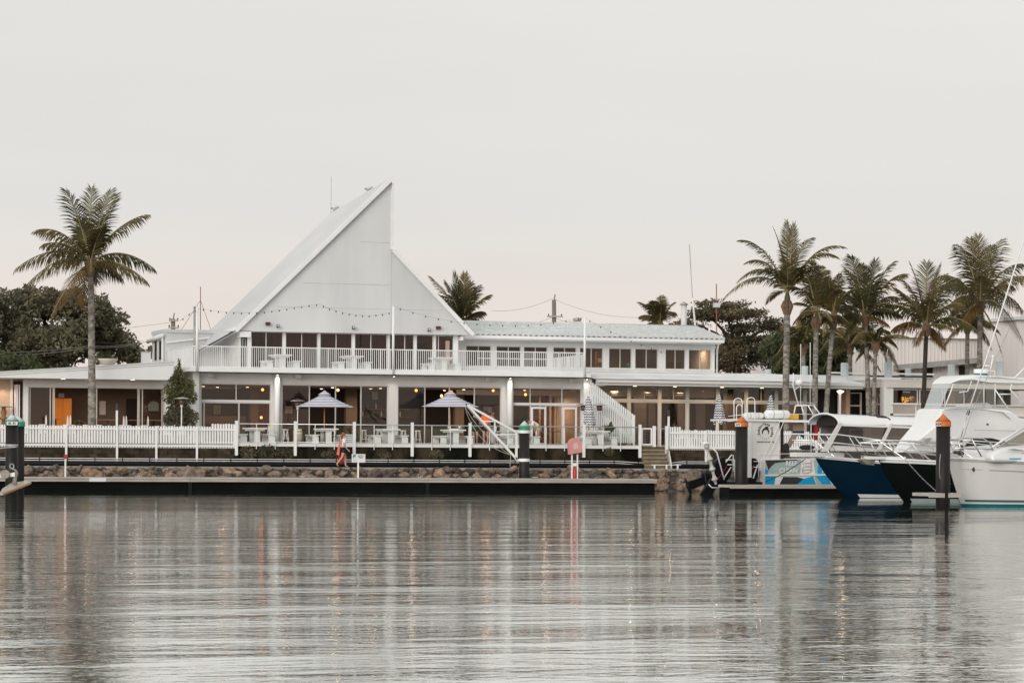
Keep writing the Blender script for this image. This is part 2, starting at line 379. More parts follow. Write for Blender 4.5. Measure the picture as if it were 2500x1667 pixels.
h2 = mulv(wave(3.0, .9, 1.1, -.25, 3, .5, .5), WH2)          # cross ripples
sy_n = t.nodes.new('ShaderNodeSeparateXYZ'); L(geo.outputs['Position'], sy_n.inputs[0])
lee = t.nodes.new('ShaderNodeMapRange'); lee.inputs[1].default_value = -112; lee.inputs[2].default_value = -28; lee.inputs[3].default_value = 1.05; lee.inputs[4].default_value = .34   # calmer in the lee of the wall
L(sy_n.outputs['Y'], lee.inputs[0])
hh = addv(mulv(mulv(addv(h1, h2), patch.outputs[0]), lee.outputs[0]), mulv(wave(.12, .4, 1.1, .2, 2, .5, .4), WH3))
bp = t.nodes.new('ShaderNodeBump'); bp.inputs['Strength'].default_value = 1.0; bp.inputs['Distance'].default_value = 1.0
L(hh, bp.inputs['Height'])
for n_ in (p, body): L(bp.outputs[0], n_.inputs['Normal'])
L(bp.outputs[0], fre.inputs['Normal'])
sheet('water', -2500, 2500, -900, -4.7, 0.0, WATER)

# rock bank under the path, stones picked out one by one
X0, X1 = -48.0, 62.0
def bankz(y): return max(-.6, min(1.0, (y+9.5)/2.2*1.0))
mb = MB()
prof = [(-11.2, -.9), (-9.3, -.05), (-8.2, .45), (-7.3, .86), (-6.86, 1.0), (-6.86, -.9)]
mb.prism([(X0, y, z) for y, z in prof], (X1-X0, 0, 0))
BANKS = mat('bank_soil', (.05, .04, .03), .95, .4, 3, bump=.4)
bank = link('rock_bank', mb.mesh('rock_bank'), BANKS); props(bank, kind='structure')
def stone_mesh(k):
    r = random.Random(100+k); b = MB().ball((0, 0, 0), 1, 7, 5)
    cuts = [(Vector((r.gauss(0, 1), r.gauss(0, 1), r.gauss(0, 1))).normalized(), r.uniform(.5, .82)) for _ in range(7)]
    vs = []
    for v in b.v:
        v = Vector(v)*r.uniform(.9, 1.12)
        for n, d in cuts:
            q = v.dot(n)
            if q > d: v -= n*(q-d)
        vs.append(tuple(v))
    b.v = vs; me = b.mesh('stone'); me.materials.append(STONE); return me
SM = [stone_mesh(k) for k in range(9)]
sr = random.Random(5)
def stone_at(x, y, s):
    o = bpy.data.objects.new('stone', sr.choice(SM)); COL.objects.link(o); o.parent = bank
    z = -.05+(y+9.3)*.475
    o.location = (x, y, min(z, 1.0)+.02); o.rotation_euler = (sr.uniform(-.6, .6), sr.uniform(-.6, .6), sr.uniform(0, 6.3))
    o.scale = (s*sr.uniform(.95, 1.5), s*sr.uniform(.8, 1.1), s*sr.uniform(.6, .95))
XL, XR = SX(-20, -8), SX(1720, -8)
n = 0
for row in range(5):
    y = -8.95+row*.44; x = XL+sr.uniform(0, .4)
    while x < XR and n < 285:
        s = sr.choice([.15, .19, .22, .25, .28, .33, .42])*(1.0 if row < 4 else .85)
        stone_at(x, y+sr.uniform(-.14, .14), s); n += 1; x += s*sr.uniform(2.0, 2.9)
for px, s in ((462, .75), (232, .5), (345, .48), (915, .45), (1690, .62), (560, .42), (1180, .4)):
    stone_at(SX(px, -7.9, 1150), -7.9, s)
mb = MB()                               # the small stones in the gaps and the far end of the bank
for k in range(1500):
    x = sr.uniform(XL, XR) if k < 750 else sr.uniform(XR, X1)
    y = sr.uniform(-9.5, -6.9); s = sr.uniform(.09, .18) if k < 750 else sr.uniform(.2, .36)
    z = min(-.05+(y+9.3)*.475, 1.0); src = sr.choice(SM); rz = sr.uniform(0, 6.3); c, q = math.cos(rz), math.sin(rz)
    vs = [(x+(v.co.x*c-v.co.y*q)*s*1.2, y+(v.co.x*q+v.co.y*c)*s, z+v.co.z*s*.8) for v in src.vertices]
    mb.add(vs, [tuple(f.vertices) for f in src.polygons])
o = link('small_stones', mb.mesh('small_stones'), STONE, bank); o['kind'] = 'stuff'

# path at the foot of the wall
mb = MB().box(X0, X1, -6.855, -4.72, .4, PATHZ)
props(link('path', mb.mesh('path'), CONC), kind='structure')
# terrace slab and lawn
TX0, TX1 = SX(575, -5), SX(1528, -5)
mb = MB().box(TX0-3, TX1, -4.60, -.02, 1.0, GZ)
props(link('terrace', mb.mesh('terrace'), CONC), kind='structure')
mb = MB().box(TX1+.004, X1, -4.60, 1.2, 1.0, GZ-.02)
props(link('lawn', mb.mesh('lawn'), GRASS), kind='structure')
mb = MB().box(X0, TX0-3.004, -4.60, 1.0, 1.0, GZ-.02)
props(link('pavilion_terrace', mb.mesh('pavilion_terrace'), CONC), kind='structure')

# ------------------------------------------------------------------ retaining wall
STX0, STX1 = SX(1565, -5, 1110), SX(1626, -5, 1110)       # gap for the stair
wt = Thing('retaining_wall', 'stained blockwork sea wall with a dark mossy stretch below the terrace', 'wall', (TX0, -4.8, PATHZ))
wt.part('core', MB().box(X0, STX0-.02, -4.78, -4.605, .5, 2.2).box(STX1+.02, X1, -4.78, -4.605, .5, 2.2), MORTAR)
wt.part('mossy_face', MB().box(TX0+.1, STX0-.02, -4.86, -4.785, PATHZ, 2.14), MOSS, label='dark moss covered concrete face below the glass fence')
wt.part('coping', MB().box(TX0-.1, STX0-.02, -4.95, -4.604, 2.14, 2.31), WALLW)
wt.part('coping', MB().box(X0, TX0-.104, -4.92, -4.604, 2.13, 2.25).box(STX1+.02, X1, -4.92, -4.604, 2.13, 2.25), CONC)
BM = [unitbox('block', .445, .08, .188, BLOCK), unitbox('block', .445, .085, .188, BLOCK), unitbox('block', .44, .075, .185, BLOCK)]
br = random.Random(3)
def blocks(xa, xb):
    for c in range(5):
        z = PATHZ+.004+c*.2; x = xa+(.23 if c % 2 else 0)
        while x < xb-.2:
            wt.inst('block', br.choice(BM), (x+.2225, -4.822+br.uniform(-.006, .006), z)); x += .457
blocks(SX(-12, -5), TX0-.05); blocks(STX1+.03, SX(1960, -5))

# stair from the path up to the lawn
st = Thing('concrete_stair', 'short flight of concrete steps up from the path to the lawn gate', 'stair', ((STX0+STX1)/2, -5, PATHZ))
STEPN = mat('yellowish_nosing', (.38, .31, .20), .9, .2, 3); STEPC = mat('shaded_riser', (.17, .135, .095), .9, .3, 3)  # yellowish nosings kept lighter, risers darker: step shading put into the colours
for k in range(6):
    z1 = PATHZ+.197*(k+1)
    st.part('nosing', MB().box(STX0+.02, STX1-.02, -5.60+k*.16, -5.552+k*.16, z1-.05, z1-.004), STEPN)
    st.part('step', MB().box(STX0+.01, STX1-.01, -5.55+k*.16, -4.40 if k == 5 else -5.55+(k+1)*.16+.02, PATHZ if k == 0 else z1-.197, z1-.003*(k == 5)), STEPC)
st.part('cheek_wall', MB().prism([(STX1+.0, -5.6, PATHZ), (STX1, -4.96, PATHZ), (STX1, -4.96, 2.2), (STX1, -5.2, 2.0), (STX1, -5.6, 1.3)], (.12, 0, 0)), CONC)

# service pipes at the foot of the wall
sp_ = Thing('service_pipe', 'black service pipe along the wall foot with two thin white conduits above', 'pipe', (0, -5.3, PATHZ))
xa, xb = X0, SX(1790, -5.3)
sp_.part('main_pipe', MB().tube([(xa, -5.32, PATHZ+.12), (xb, -5.32, PATHZ+.12)], .115, 10), BLACK, smooth=True)
for z in (PATHZ+.275, PATHZ+.375):
    sp_.part('conduit', MB().tube([(xa, -5.28, z), (STX0-1.5, -5.28, z), (STX0-.3, -5.28, z-.07), (STX1+.2, -5.28, z-.07), (STX1+.8, -5.28, z), (xb, -5.28, z)], .017, 6), TRIM, smooth=True)
k = xa+.5
cl = unitbox('clamp', .03, .05, .2, BLACK)
while k < xb: sp_.inst('clamp', cl, (k, -5.3, PATHZ+.23)); k += 1.35

# ------------------------------------------------------------------ long floating pontoon
PY0, PY1 = -11.4, -9.55; PZ = .64
pend = SX(1604, PY0, 1170)
pj = [-52, -44, -36, SX(-60, PY0), SX(465, PY0, 1170), SX(1045, PY0, 1170), pend]
pt = Thing('floating_pontoon', 'long floating walkway with pale timber edge and black floats below the rocks', 'pontoon', (SX(1045, PY0), -10.5, 0))
for a, b in zip(pj[:-1], pj[1:]):
    f = pt.part('float', MB().box(a+.07, b-.07, PY0+.12, PY1-.05, -.5, PZ-.19), FLOAT)
    pt.part('edge_board', MB().box(a+.006, b-.006, PY0, PY0+.09, PZ-.20, PZ-.085), TIMBER)
    pt.part('edge_board', MB().box(a+.006, b-.006, PY0-.03, PY0+.09, PZ-.08, PZ-.005), TIMBER)
    x = a+.01
    pt.part('deck', MB().box(a+.006, b-.006, PY0+.095, PY1, PZ-.13, PZ), TIMBER)
for a in pj[1:-1]:
    pt.part('hinge', MB().box(a-.09, a+.09, PY0+.05, PY0+.118, -.1, PZ-.21), BLACK)
pt.part('splice_plate', MB().box(SX(219, PY0), SX(260, PY0), PY0-.045, PY0-.032, PZ-.20, PZ-.03), TRIM)
for px in (340, 740, 1028, 1310, 1580):
    x = SX(px, PY0, 1165); pt.part('cleat', MB().tube([(x-.17, PY0+.25, PZ+.07), (x+.17, PY0+.25, PZ+.07)], .02, 6).box(x-.06, x-.03, PY0+.23, PY0+.27, PZ, PZ+.07).box(x+.03, x+.06, PY0+.23, PY0+.27, PZ, PZ+.07), STEEL)

# ------------------------------------------------------------------ fences
def picket_fence(name, label, pa, pb, top, bot, y, posts, steps=None, group='white picket fences'):
    xa, xb = SX(pa, y, 1065), SX(pb, y, 1065)
    th = Thing(name, label, 'fence', ((xa+xb)/2, y, bot), group)
    pm = {}
    x = xa+.05
    while x < xb-.02:
        tz = top
        if steps:
            for s0, s1, t2 in steps:
                if SX(s0, y, 1065) <= x <= SX(s1, y, 1065): tz = t2
        tz = round(tz+rnd.choice((-.012, 0, .01)), 3)
        if tz not in pm: pm[tz] = unitbox('picket', .098, .022, tz-bot, TRIM)
        th.inst('picket', pm[tz], (x+rnd.uniform(-.004, .004), y+.002, bot)); x += .1365
    for z in (bot+.07, top-.2):
        th.part('rail', MB().box(xa, xb, y-.05, y-.014, z, z+.085), TRIM)
    for q in posts:
        px = SX(q, y, 1065); th.part('post', MB().box(px-.05, px+.05, y-.115, y-.052, 1.5, top+.0), TRIM)
        th.part('post_foot', MB().box(px-.045, px+.045, y-.112, y-.055, PATHZ+.05, 1.498), GALV)
    return th
picket_fence('picket_fence', 'long white picket fence in front of the low pavilion', -60, 573, 3.10, 2.03, -4.88, [-30, 161, 285, 381, 480], [(514, 573, 3.24)])
picket_fence('picket_fence', 'white picket fence on the lawn edge behind the dive boat', 1634, 2010, 3.13, 2.10, -4.88, [1722, 1812, 1905, 1992], [(1634, 1662, 3.30)])
for px, lab in ((286, 'slim dark topped garden light post at the pavilion fence'), (1634, 'slim dark topped garden light post beside the stair gate')):
    x = SX(px, -4.8, 1030)
    g = Thing('light_post', lab, 'post', (x, -4.7, 2.2), 'garden light posts')
    g.part('post', MB().box(x-.045, x+.045, -4.745, -4.655, 2.25, 3.85), TRIM)
    g.part('lamp_head', MB().box(x-.05, x+.05, -4.75, -4.65, 3.853, 4.18), DARK)

gf = Thing('glass_fence', 'glass panelled terrace fence with steel rail and tall white posts', 'fence', (SX(1005, -5), -4.97, 2.3))
GP = [577, 720.5, 864.5, 1006, 1147, 1425, 1562]
gy = -4.99
def gx(px): return SX(px, gy, 1060)
for px in GP:
    x = gx(px); gf.part('post', MB().box(x-.065, x+.065, gy-.09, gy+.04, 1.68, 3.40), TRIM)
    gf.part('post_foot', MB().box(x-.06, x+.06, gy-.085, gy+.035, PATHZ+.02, 1.678), BLACK)
gf.part('rail', MB().tube([(gx(577), gy-.02, 3.255), (gx(1562), gy-.02, 3.255)], .026, 8), STEEL, smooth=True)
gf.part('rail', MB().tube([(gx(577), gy-.02, 2.36), (gx(1562), gy-.02, 2.36)], .014, 6), STEEL, smooth=True)
bars = [626, 672, 769, 816, 913, 958, 1054, 1099, 1195, 1240, 1286, 1333, 1378, 1472, 1515]
for px in bars:
    x = gx(px); gf.part('bar', MB().box(x-.016, x+.016, gy-.035, gy-.005, 2.0, 3.23 if px != 672 else 2.35), TRIM)
cuts = sorted(GP+[b for b in bars if b not in (672,)])
for a, b in zip(cuts[:-1], cuts[1:]):
    gf.part('glass_pane', MB().box(gx(a)+.075, gx(b)-.075, gy-.012, gy-.004, 2.40, 3.20), FGLASS)
# lawn gate and its posts
gt = Thing('garden_gate', 'small white framed wire gate at the top of the steps', 'gate', (gx(1580), -4.9, 2.3))
ga, gb = gx(1567), gx(1593)
gt.part('gate_frame', MB().box(ga, ga+.07, -4.95, -4.91, 2.34, 3.23).box(gb-.07, gb, -4.95, -4.91, 2.34, 3.23).box(ga+.07, gb-.07, -4.95, -4.91, 3.16, 3.23).box(ga+.07, gb-.07, -4.95, -4.91, 2.34, 2.41), TRIM)
for k in range(1, 6):
    gt.part('wire', MB().box(ga+.07, gb-.07, -4.933, -4.927, 2.41+k*.125, 2.417+k*.125), GALV)
for px, z0 in ((1597.5, 2.25), (1628, 1.3)):
    x = gx(px); gt.part('gate_post', MB().box(x-.07, x+.07, -5.04, -4.90, z0, 3.34), TRIM)
gt.part('rail', MB().tube([(gx(1600), -4.95, 3.2), (gx(1627), -4.95, 3.2)], .02, 6), STEEL)
gt.part('bar', MB().box(gx(1613)-.015, gx(1613)+.015, -4.96, -4.93, 2.25, 3.18), TRIM)
hr = Thing('stair_handrail', 'thin white pipe handrail posts beside the concrete steps', 'handrail', (gx(1622), -5.6, PATHZ))
hr.part('rail', MB().tube([(gx(1624), -5.55, 2.05), (gx(1627), -5.7, 1.3), (gx(1627), -5.7, PATHZ)], .02, 6), TRIM, smooth=True)
for px in (1568, 1597, 1624): hr.part('post', MB().box(gx(px)-.04, gx(px)+.04, -6.8, -6.74, PATHZ-.25, PATHZ+.2), TRIM)
hr.part('rail', MB().tube([(gx(1560), -6.77, PATHZ+.2), (gx(1632), -6.77, PATHZ+.2)], .02, 6), TRIM)
# ================================================================== BUILDINGS
def window(th, Y, x0, x1, z0, z1, mull=(), trans=(), fw=.05, gm=None, opened=(), dep=.08, name='window', fm=None):
    gm = gm or GLASS; fm = fm or FRAME
    mb = MB().box(x0, x0+fw, Y, Y+dep, z0, z1).box(x1-fw, x1, Y, Y+dep, z0, z1).box(x0+fw, x1-fw, Y, Y+dep, z1-fw, z1).box(x0+fw, x1-fw, Y, Y+dep, z0, z0+fw)
    for m in mull: mb.box(m-fw*.5, m+fw*.5, Y+.004, Y+dep-.004, z0+fw, z1-fw)
    for q in trans: mb.box(x0+fw, x1-fw, Y-.01, Y+dep-.008, q-fw*.8, q+fw*.8)
    f = th.part(name, mb, fm)
    xs = [x0]+list(mull)+[x1]; zs = [z0]+list(trans)+[z1]
    for i in range(len(xs)-1):
        for j in range(len(zs)-1):
            if (i, j) in opened: continue
            th.part('pane', MB().box(xs[i]+fw*.4, xs[i+1]-fw*.4, Y+.03, Y+.038, zs[j]+fw*.5, zs[j+1]-fw*.5), gm, parent=f)
    return f
SLT, SLB = 6.11, 5.93
rb = Thing('restaurant', 'white waterfront restaurant with tall pointed gable roof and wide balcony', 'building', (SX(950, 0), 1, GZ))
def fx(px): return SX(px, 0, 1000)
HZ = 5.36
# ground floor wall
w_ = MB().box(fx(473), fx(1439), 0, .3, HZ, SLB-.002)
for a, b in ((473, 490), (662, 688), (948, 971), (1224, 1252), (1420, 1439)): w_.box(fx(a), fx(b), 0, .3, GZ-.1, HZ)
rb.part('wall', w_, WALLW)
rb.part('end_wall', MB().box(fx(473), fx(473)+.25, .302, 9, GZ-.1, SLB-.003), WALLW); rb.part('end_wall', MB().box(fx(1439)-.25, fx(1439), .302, 9, GZ-.1, SLB-.003), WALLW)
for px, r in ((677, .155), (1245, .155)):
    x = SX(px, -.2); rb.part('column', MB().lathe((x, -.16, GZ), [(r, 0), (r, SLB-GZ-.004)], 20), TRIM, smooth=True)
rb.part('corner_column', MB().box(fx(474)-.1, fx(474)+.2, -.25, -.003, GZ, SLB-.004), TRIM)
rb.part('corner_column', MB().box(fx(1421), fx(1439)+.06, -.22, -.003, GZ, SLB-.004), TRIM)
# glazing groups
T2 = SZ(580, 979.5, 0); T4 = SZ(1340, 987, 0)
window(rb, .06, fx(490), fx(662), T2+.03, HZ, [fx(577)])
window(rb, .06, fx(490), fx(662), GZ, T2-.03, [fx(499), fx(584)], fw=.07)
rb.part('transom', MB().box(fx(490), fx(662), .03, .16, T2-.03, T2+.03), TRIM)
window(rb, .06, fx(688), fx(948), GZ, HZ, [fx(756), fx(820), fx(882)], opened=((1, 0), (2, 0)), fw=.055, name='sliding_door')
window(rb, .06, fx(971), fx(1224), GZ, HZ, [fx(1038), fx(1098), fx(1159)], opened=((1, 0), (2, 0)), fw=.055, name='sliding_door')
window(rb, .06, fx(1252), fx(1420), T4+.03, HZ, [fx(1295), fx(1372.6)])
rb.part('transom', MB().box(fx(1252), fx(1420), .03, .16, T4-.03, T4+.03), TRIM)
window(rb, .06, fx(1252), fx(1420), GZ, T4-.03, [fx(1296), fx(1334), fx(1373), fx(1409)])
for a, b in ((1297, 1333.5), (1374, 1408.5)):
    window(rb, .0, fx(a), fx(b), GZ+.02, T4-.14, fw=.1, dep=.055, name='glazed_door', fm=TRIM)
# interior of the ground floor
CZ = 5.27; BY = 7.0
rb.part('interior_floor', MB().box(fx(490), fx(1420), .31, BY, GZ-.1, GZ+.01), FLOORI)
rb.part('interior_ceiling', MB().box(fx(474)+.27, fx(1438)-.27, .31, BY, CZ, CZ+.1), CEIL)
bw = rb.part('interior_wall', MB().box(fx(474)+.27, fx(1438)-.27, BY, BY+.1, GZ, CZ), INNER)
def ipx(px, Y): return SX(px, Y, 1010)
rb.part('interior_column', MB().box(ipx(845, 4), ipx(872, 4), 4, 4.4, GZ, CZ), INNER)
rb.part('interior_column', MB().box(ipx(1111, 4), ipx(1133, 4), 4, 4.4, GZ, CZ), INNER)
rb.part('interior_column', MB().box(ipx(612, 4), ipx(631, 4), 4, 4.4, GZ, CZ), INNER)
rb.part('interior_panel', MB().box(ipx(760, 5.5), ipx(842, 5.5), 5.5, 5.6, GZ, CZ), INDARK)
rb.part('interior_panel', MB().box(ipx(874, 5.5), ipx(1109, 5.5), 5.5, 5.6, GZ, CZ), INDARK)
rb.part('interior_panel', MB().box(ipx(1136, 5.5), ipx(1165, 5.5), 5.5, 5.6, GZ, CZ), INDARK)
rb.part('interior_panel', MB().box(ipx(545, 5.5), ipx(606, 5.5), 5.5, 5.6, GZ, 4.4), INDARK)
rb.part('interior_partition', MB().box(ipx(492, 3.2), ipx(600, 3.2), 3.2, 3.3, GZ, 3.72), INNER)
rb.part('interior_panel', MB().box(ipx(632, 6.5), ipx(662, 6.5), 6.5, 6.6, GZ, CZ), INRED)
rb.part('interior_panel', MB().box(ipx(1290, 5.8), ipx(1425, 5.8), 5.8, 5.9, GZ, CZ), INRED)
for k, px in enumerate((1316, 1342, 1354, 1372, 1395)):
    rb.part('interior_post', MB().box(ipx(px, 4.5), ipx(px, 4.5)+.1, 4.5, 4.6, GZ, CZ), FRAME)
# downlights recessed in the ceiling
dl = MB().lathe((0, 0, 0), [(.075, -.012), (.075, .004)], 10).mesh('ceiling_light'); dl.materials.append(DOWN)
for px, py in ((496, 943), (516, 946), (531, 945), (546, 941), (604, 945), (785, 949), (812, 946), (821, 944), (869, 944), (905, 949), (929, 948), (1062, 954), (1085, 953), (1132, 951)):
    d = ray(px, py); q = CAM+d*((CZ-.012-EYE)/d.z)
    if .6 < q.y < 6.8: rb.inst('ceiling_light', dl, (q.x, q.y, CZ-.012))
for px, y_, e_ in ((545, 3, 42), (700, 2.4, 40), (820, 2.0, 42), (910, 2.4, 40), (1010, 2.2, 45), (1090, 2.0, 40), (1190, 2.4, 50), (1335, 3, 50)):
    point('interior_light', (ipx(px, y_), y_, CZ-.35), e_, (1, .66, .40), .25, rb)
# pendant bulbs, each hung on its own flex
for px, py, lab in ((641, 951, 'glowing round pendant bulb behind the far left restaurant window'), (825, 952, 'orange pendant bulb above the left open doorway'),
                    (1016, 953, 'pendant bulb glowing behind the glass panel left of the middle doorway'), (1078, 966, 'small orange lantern hanging low in the middle open doorway'),
                    (1204, 953, 'yellow glowing ceiling pendant behind the glass beside the white column'),
                    (1281, 951, 'upper of two orange pendant bulbs in the right hand window'), (1283, 963, 'lower of two orange pendant bulbs in the right hand window')):
    q = S(px, py, 1.6); pl = Thing('pendant_lamp', lab, 'lamp', (q.x, q.y, q.z), 'pendant bulbs in the restaurant')
    pl.part('bulb', MB().ball((q.x, q.y, q.z), .075, 10, 8), BULB, smooth=True); pl.part('flex', MB().tube([(q.x, q.y, q.z+.07), (q.x, q.y, CZ)], .008, 5), DARK)
q = S(1102, 961, 1.2); pl = Thing('pendant_lamp', 'orange cylinder lantern glowing just above the right striped umbrella', 'lamp', tuple(q), 'pendant bulbs in the restaurant')
pl.part('shade', MB().lathe(q-Vector((0, 0, .12)), [(.075, 0), (.075, .28)], 12), lamp_mat('orange_shade', (1, .13, .01), 2.2), smooth=True); pl.part('flex', MB().tube([q+Vector((0, 0, .16)), (q.x, q.y, CZ)], .008, 5), DARK)
q = S(637.7, 1019, 3.0); pl = Thing('wall_lamp', 'small orange lamp glowing low behind the left window', 'lamp', tuple(q))
pl.part('bulb', MB().ball(q, .07, 10, 8), BULB, smooth=True); pl.part('stand', MB().tube([q-Vector((0, 0, .06)), (q.x, q.y, GZ+.01)], .015, 6), DARK); point('bulb_light', q+Vector((.1, .2, .1)), 4, (1, .28, .05), .1, pl)

# ------------------------------------------------ balcony slab
bx0, bx1 = SX(463, -1.5, 902), SX(1440, -1.5, 915)
rb.part('balcony_slab', MB().box(bx0, bx1, -1.5, -.004, SLB, SLT).box(bx0, bx1, -.0, 9.0, SLB, SLT-.006), TRIM)
rb.part('slab_edge', MB().box(bx0-.03, bx1+.03, -1.56, -1.503, SLB-.02, SLT+.02), TRIM)
RZ = 7.17; ry = -1.42
ba, bb = SX(472, ry, 870), SX(1425, ry, 880)
bal = unitbox('baluster', .026, .026, RZ-SLT-.02, TRIM); balp = unitbox('baluster', .05, .05, RZ-SLT-.02, TRIM)
rl = rb.part('balcony_rail', MB().box(ba, bb, ry-.035, ry+.035, RZ, RZ+.055).box(ba, bb, ry-.02, ry+.02, SLT+.035, SLT+.07), TRIM)
x = ba+.06; k = 0
while x < bb:
    rb.inst('baluster', balp if k % 13 == 0 else bal, (x, ry, SLT+.02), rl); x += .1075; k += 1
rl2 = rb.part('deck_rail', MB().box(ba-.03, ba+.03, ry+.04, 6.0, RZ, RZ+.055).box(ba-.02, ba+.02, ry+.04, 6.0, SLT+.035, SLT+.07), TRIM)
for k in range(36): rb.inst('baluster', balp if k % 12 == 0 else bal, (ba, ry+.2+k*.2, SLT+.02), rl2)
# second lower rail on the right hand half
rb.part('rail', MB().box(SX(1165, ry+.1, 880), SX(1352, ry+.1, 880), ry+.06, ry+.10, RZ-.36, RZ-.31).box(SX(1125, ry+.1, 880), SX(1352, ry+.1, 880), ry+.06, ry+.10, SLT+.2, SLT+.24), TRIM)
# tall poles on the balcony carrying the lights
for px, yt, lab in ((481, 748, 0), (960, 748, 0), (1427.5, 774, 0)):
    x = SX(px, -1.6, 850); rb.part('light_pole', MB().tube([(x, -1.6, SLB), (x, -1.6, SZ(px, yt, -1.6))], .065, 12), TRIM, smooth=True)
x = SX(475, 4.5, 780); rb.part('light_pole', MB().tube([(x, 4.5, SLT), (x, 4.5, SZ(475, 748, 4.5))], .06, 12), GALV, smooth=True)
# upper glazing, set back
UY = 1.5; UZ = 8.12
def ux(px): return SX(px, UY, 860)
um = [650, 694, 737, 779, 821, 863, 906, 948.5, 988.7, 1014, 1060, 1071]
for a, b in zip([609]+[694, 779, 863, 948.5, 1014, 1061], [694, 779, 863, 948.5, 1014, 1061, 1112]):
    window(rb, UY+.05, ux(a)+.06, ux(b)-.06, SLT+.05, UZ, [ux(m) for m in um if a+8 < m < b-8], fw=.045, gm=GLASSD)
for m, wd in ((609, .1), (694, .075), (779, .05), (863, .075), (948.5, .05), (1014, .06), (1061, .06), (1112, .14)):
    rb.part('mullion_post', MB().box(ux(m)-wd, ux(m)+wd, UY-.03, UY+.16, SLT, UZ), TRIM)
rb.part('lintel', MB().box(ux(604), ux(1118), UY-.1, UY+.3, UZ+.002, 8.25), TRIM)
rb.part('sill', MB().box(ux(604), ux(1118), UY-.04, UY+.2, SLT-.002, SLT+.05), TRIM)
rb.part('curtain', MB().box(ux(606), ux(1113), 3.4, 3.5, SLT, 8.2), INRED)
rb.part('panel', MB().box(SX(760, 3.2), SX(790, 3.2), 3.2, 3.3, SLT, 7.9).box(SX(640, 3.2), SX(662, 3.2), 3.2, 3.3, SLT, 7.7).box(SX(900, 3.2), SX(918, 3.2), 3.2, 3.3, SLT, 7.8), INNER)
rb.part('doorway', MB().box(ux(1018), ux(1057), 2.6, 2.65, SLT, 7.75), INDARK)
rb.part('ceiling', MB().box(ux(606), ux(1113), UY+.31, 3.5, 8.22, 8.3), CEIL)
# angled return window at the left end and the beam end over it
rb.part('return_wall', MB().box(ux(585), ux(590), UY+.2, 6, SLT, 8.2), WALLW)
window(rb, UY+.3, ux(590), ux(603), SLT+.05, 7.75, [ux(596)], fw=.04, gm=GLASSD)
rb.part('beam_end', MB().box(ux(580), ux(607), UY-.5, UY+.15, 7.8, 8.13), TRIM)
rb.part('beam_end', MB().box(ux(1113)+.15, ux(1127), UY-.3, UY+.2, 7.85, 8.05), TRIM)

# ------------------------------------------------ the pointed gable
GY = 1.0
Fp, Ap, Vp, Ep = (S(573, 808, GY), S(957, 434, GY), S(955, 611, GY), S(1146, 818, GY))
rb.part('gable_wall', MB().prism([Fp, Ep, Vp, Ap][::-1], (0, .25, 0)), GABLE)
for (a, b) in (((880, 590), (954, 592)), ((740, 690), (953, 698)), ((680, 748), (1080, 755))):
    p0, p1 = S(*a, GY-.008), S(*b, GY-.008); rb.part('panel_joint', MB().beam(p0, (p1.x, p1.y, p0.z), .02, .02), JOINT)
rb.part('panel_joint', MB().beam(Vp+Vector((0, -.008, 0)), (Vp.x, Vp.y-.008, Fp.z), .02, .02), JOINT)
Rp = S(808, 519, 6.5); dv = Rp-Ap; o_ = Vector((0, -.25, .06))
Bp = Fp+dv
rb.part('roof', MB().add([Fp+o_, Ap+o_, Ap+dv, Bp], [(0, 1, 2, 3)]).add([Fp+o_-Vector((0, 0, .14)), Ap+o_-Vector((0, 0, .14)), Ap+dv-Vector((0, 0, .14)), Bp-Vector((0, 0, .14))], [(3, 2, 1, 0)]), ROOFW)
rb.part('spire_wall', MB().add([Ap+Vector((0, .01, 0)), Vp+Vector((0, .01, 0)), Vp+Vector((dv.x, dv.y, -.5)), Rp], [(0, 1, 2, 3)]), GABLE)
rb.part('roof', MB().add([Vp+o_, Ep+o_, Ep+Vector((-1, 7, 0)), Vp+Vector((dv.x, dv.y, -.5))], [(0, 1, 2, 3)]), ROOFW)
rb.part('gable_wall', MB().add([Bp, Rp, Vp+Vector((dv.x, dv.y, -.5)), Ep+Vector((-1, 7, 0))], [(0, 1, 2, 3)]), GABLE)
sl_ = (Ap-Fp).normalized()
rb.part('bargeboard', MB().beam(Fp+Vector((0, -.16, .0)), Ap+Vector((0, -.16, -.02)), .2, .2, up=(0, 1, 0)), TRIM)
rb.part('bargeboard', MB().beam(Vp+Vector((.05, -.16, .0)), Ep+Vector((.15, -.16, .0)), .2, .24, up=(0, 1, 0)), TRIM)
rb.part('spire_edge', MB().box(Vp.x-.02, Vp.x+.1, GY-.1, GY+.24, Vp.z, Ap.z-.3), TRIM)
rb.part('eave_end', MB().prism([S(548, 808, GY), S(578, 797, GY), S(580, 806, GY), S(575, 808.5, GY)], (0, .5, 0)), TRIM)
# roof ventilators and aerial on the ridge
for fr_ in (.935, .345):
    q = Rp+(Ap-Rp)*(fr_ if fr_ < .9 else .03)
    q = S(818, 512, 6.3) if fr_ > .9 else S(901, 465, 3.3)
    v = rb.part('roof_vent', MB().lathe(q, [(.10, -.4), (.10, .0), (.22, .02), (.24, .12), (.2, .2), (.05, .23)], 14), ROOFW, smooth=True)
    rb.part('vent_band', MB().lathe(q, [(.245, .05), (.25, .1)], 14), GALV, parent=v)
rb.part('aerial', MB().tube([S(808, 520, 6.4), S(809, 432, 6.4)], .012, 5), GALV)
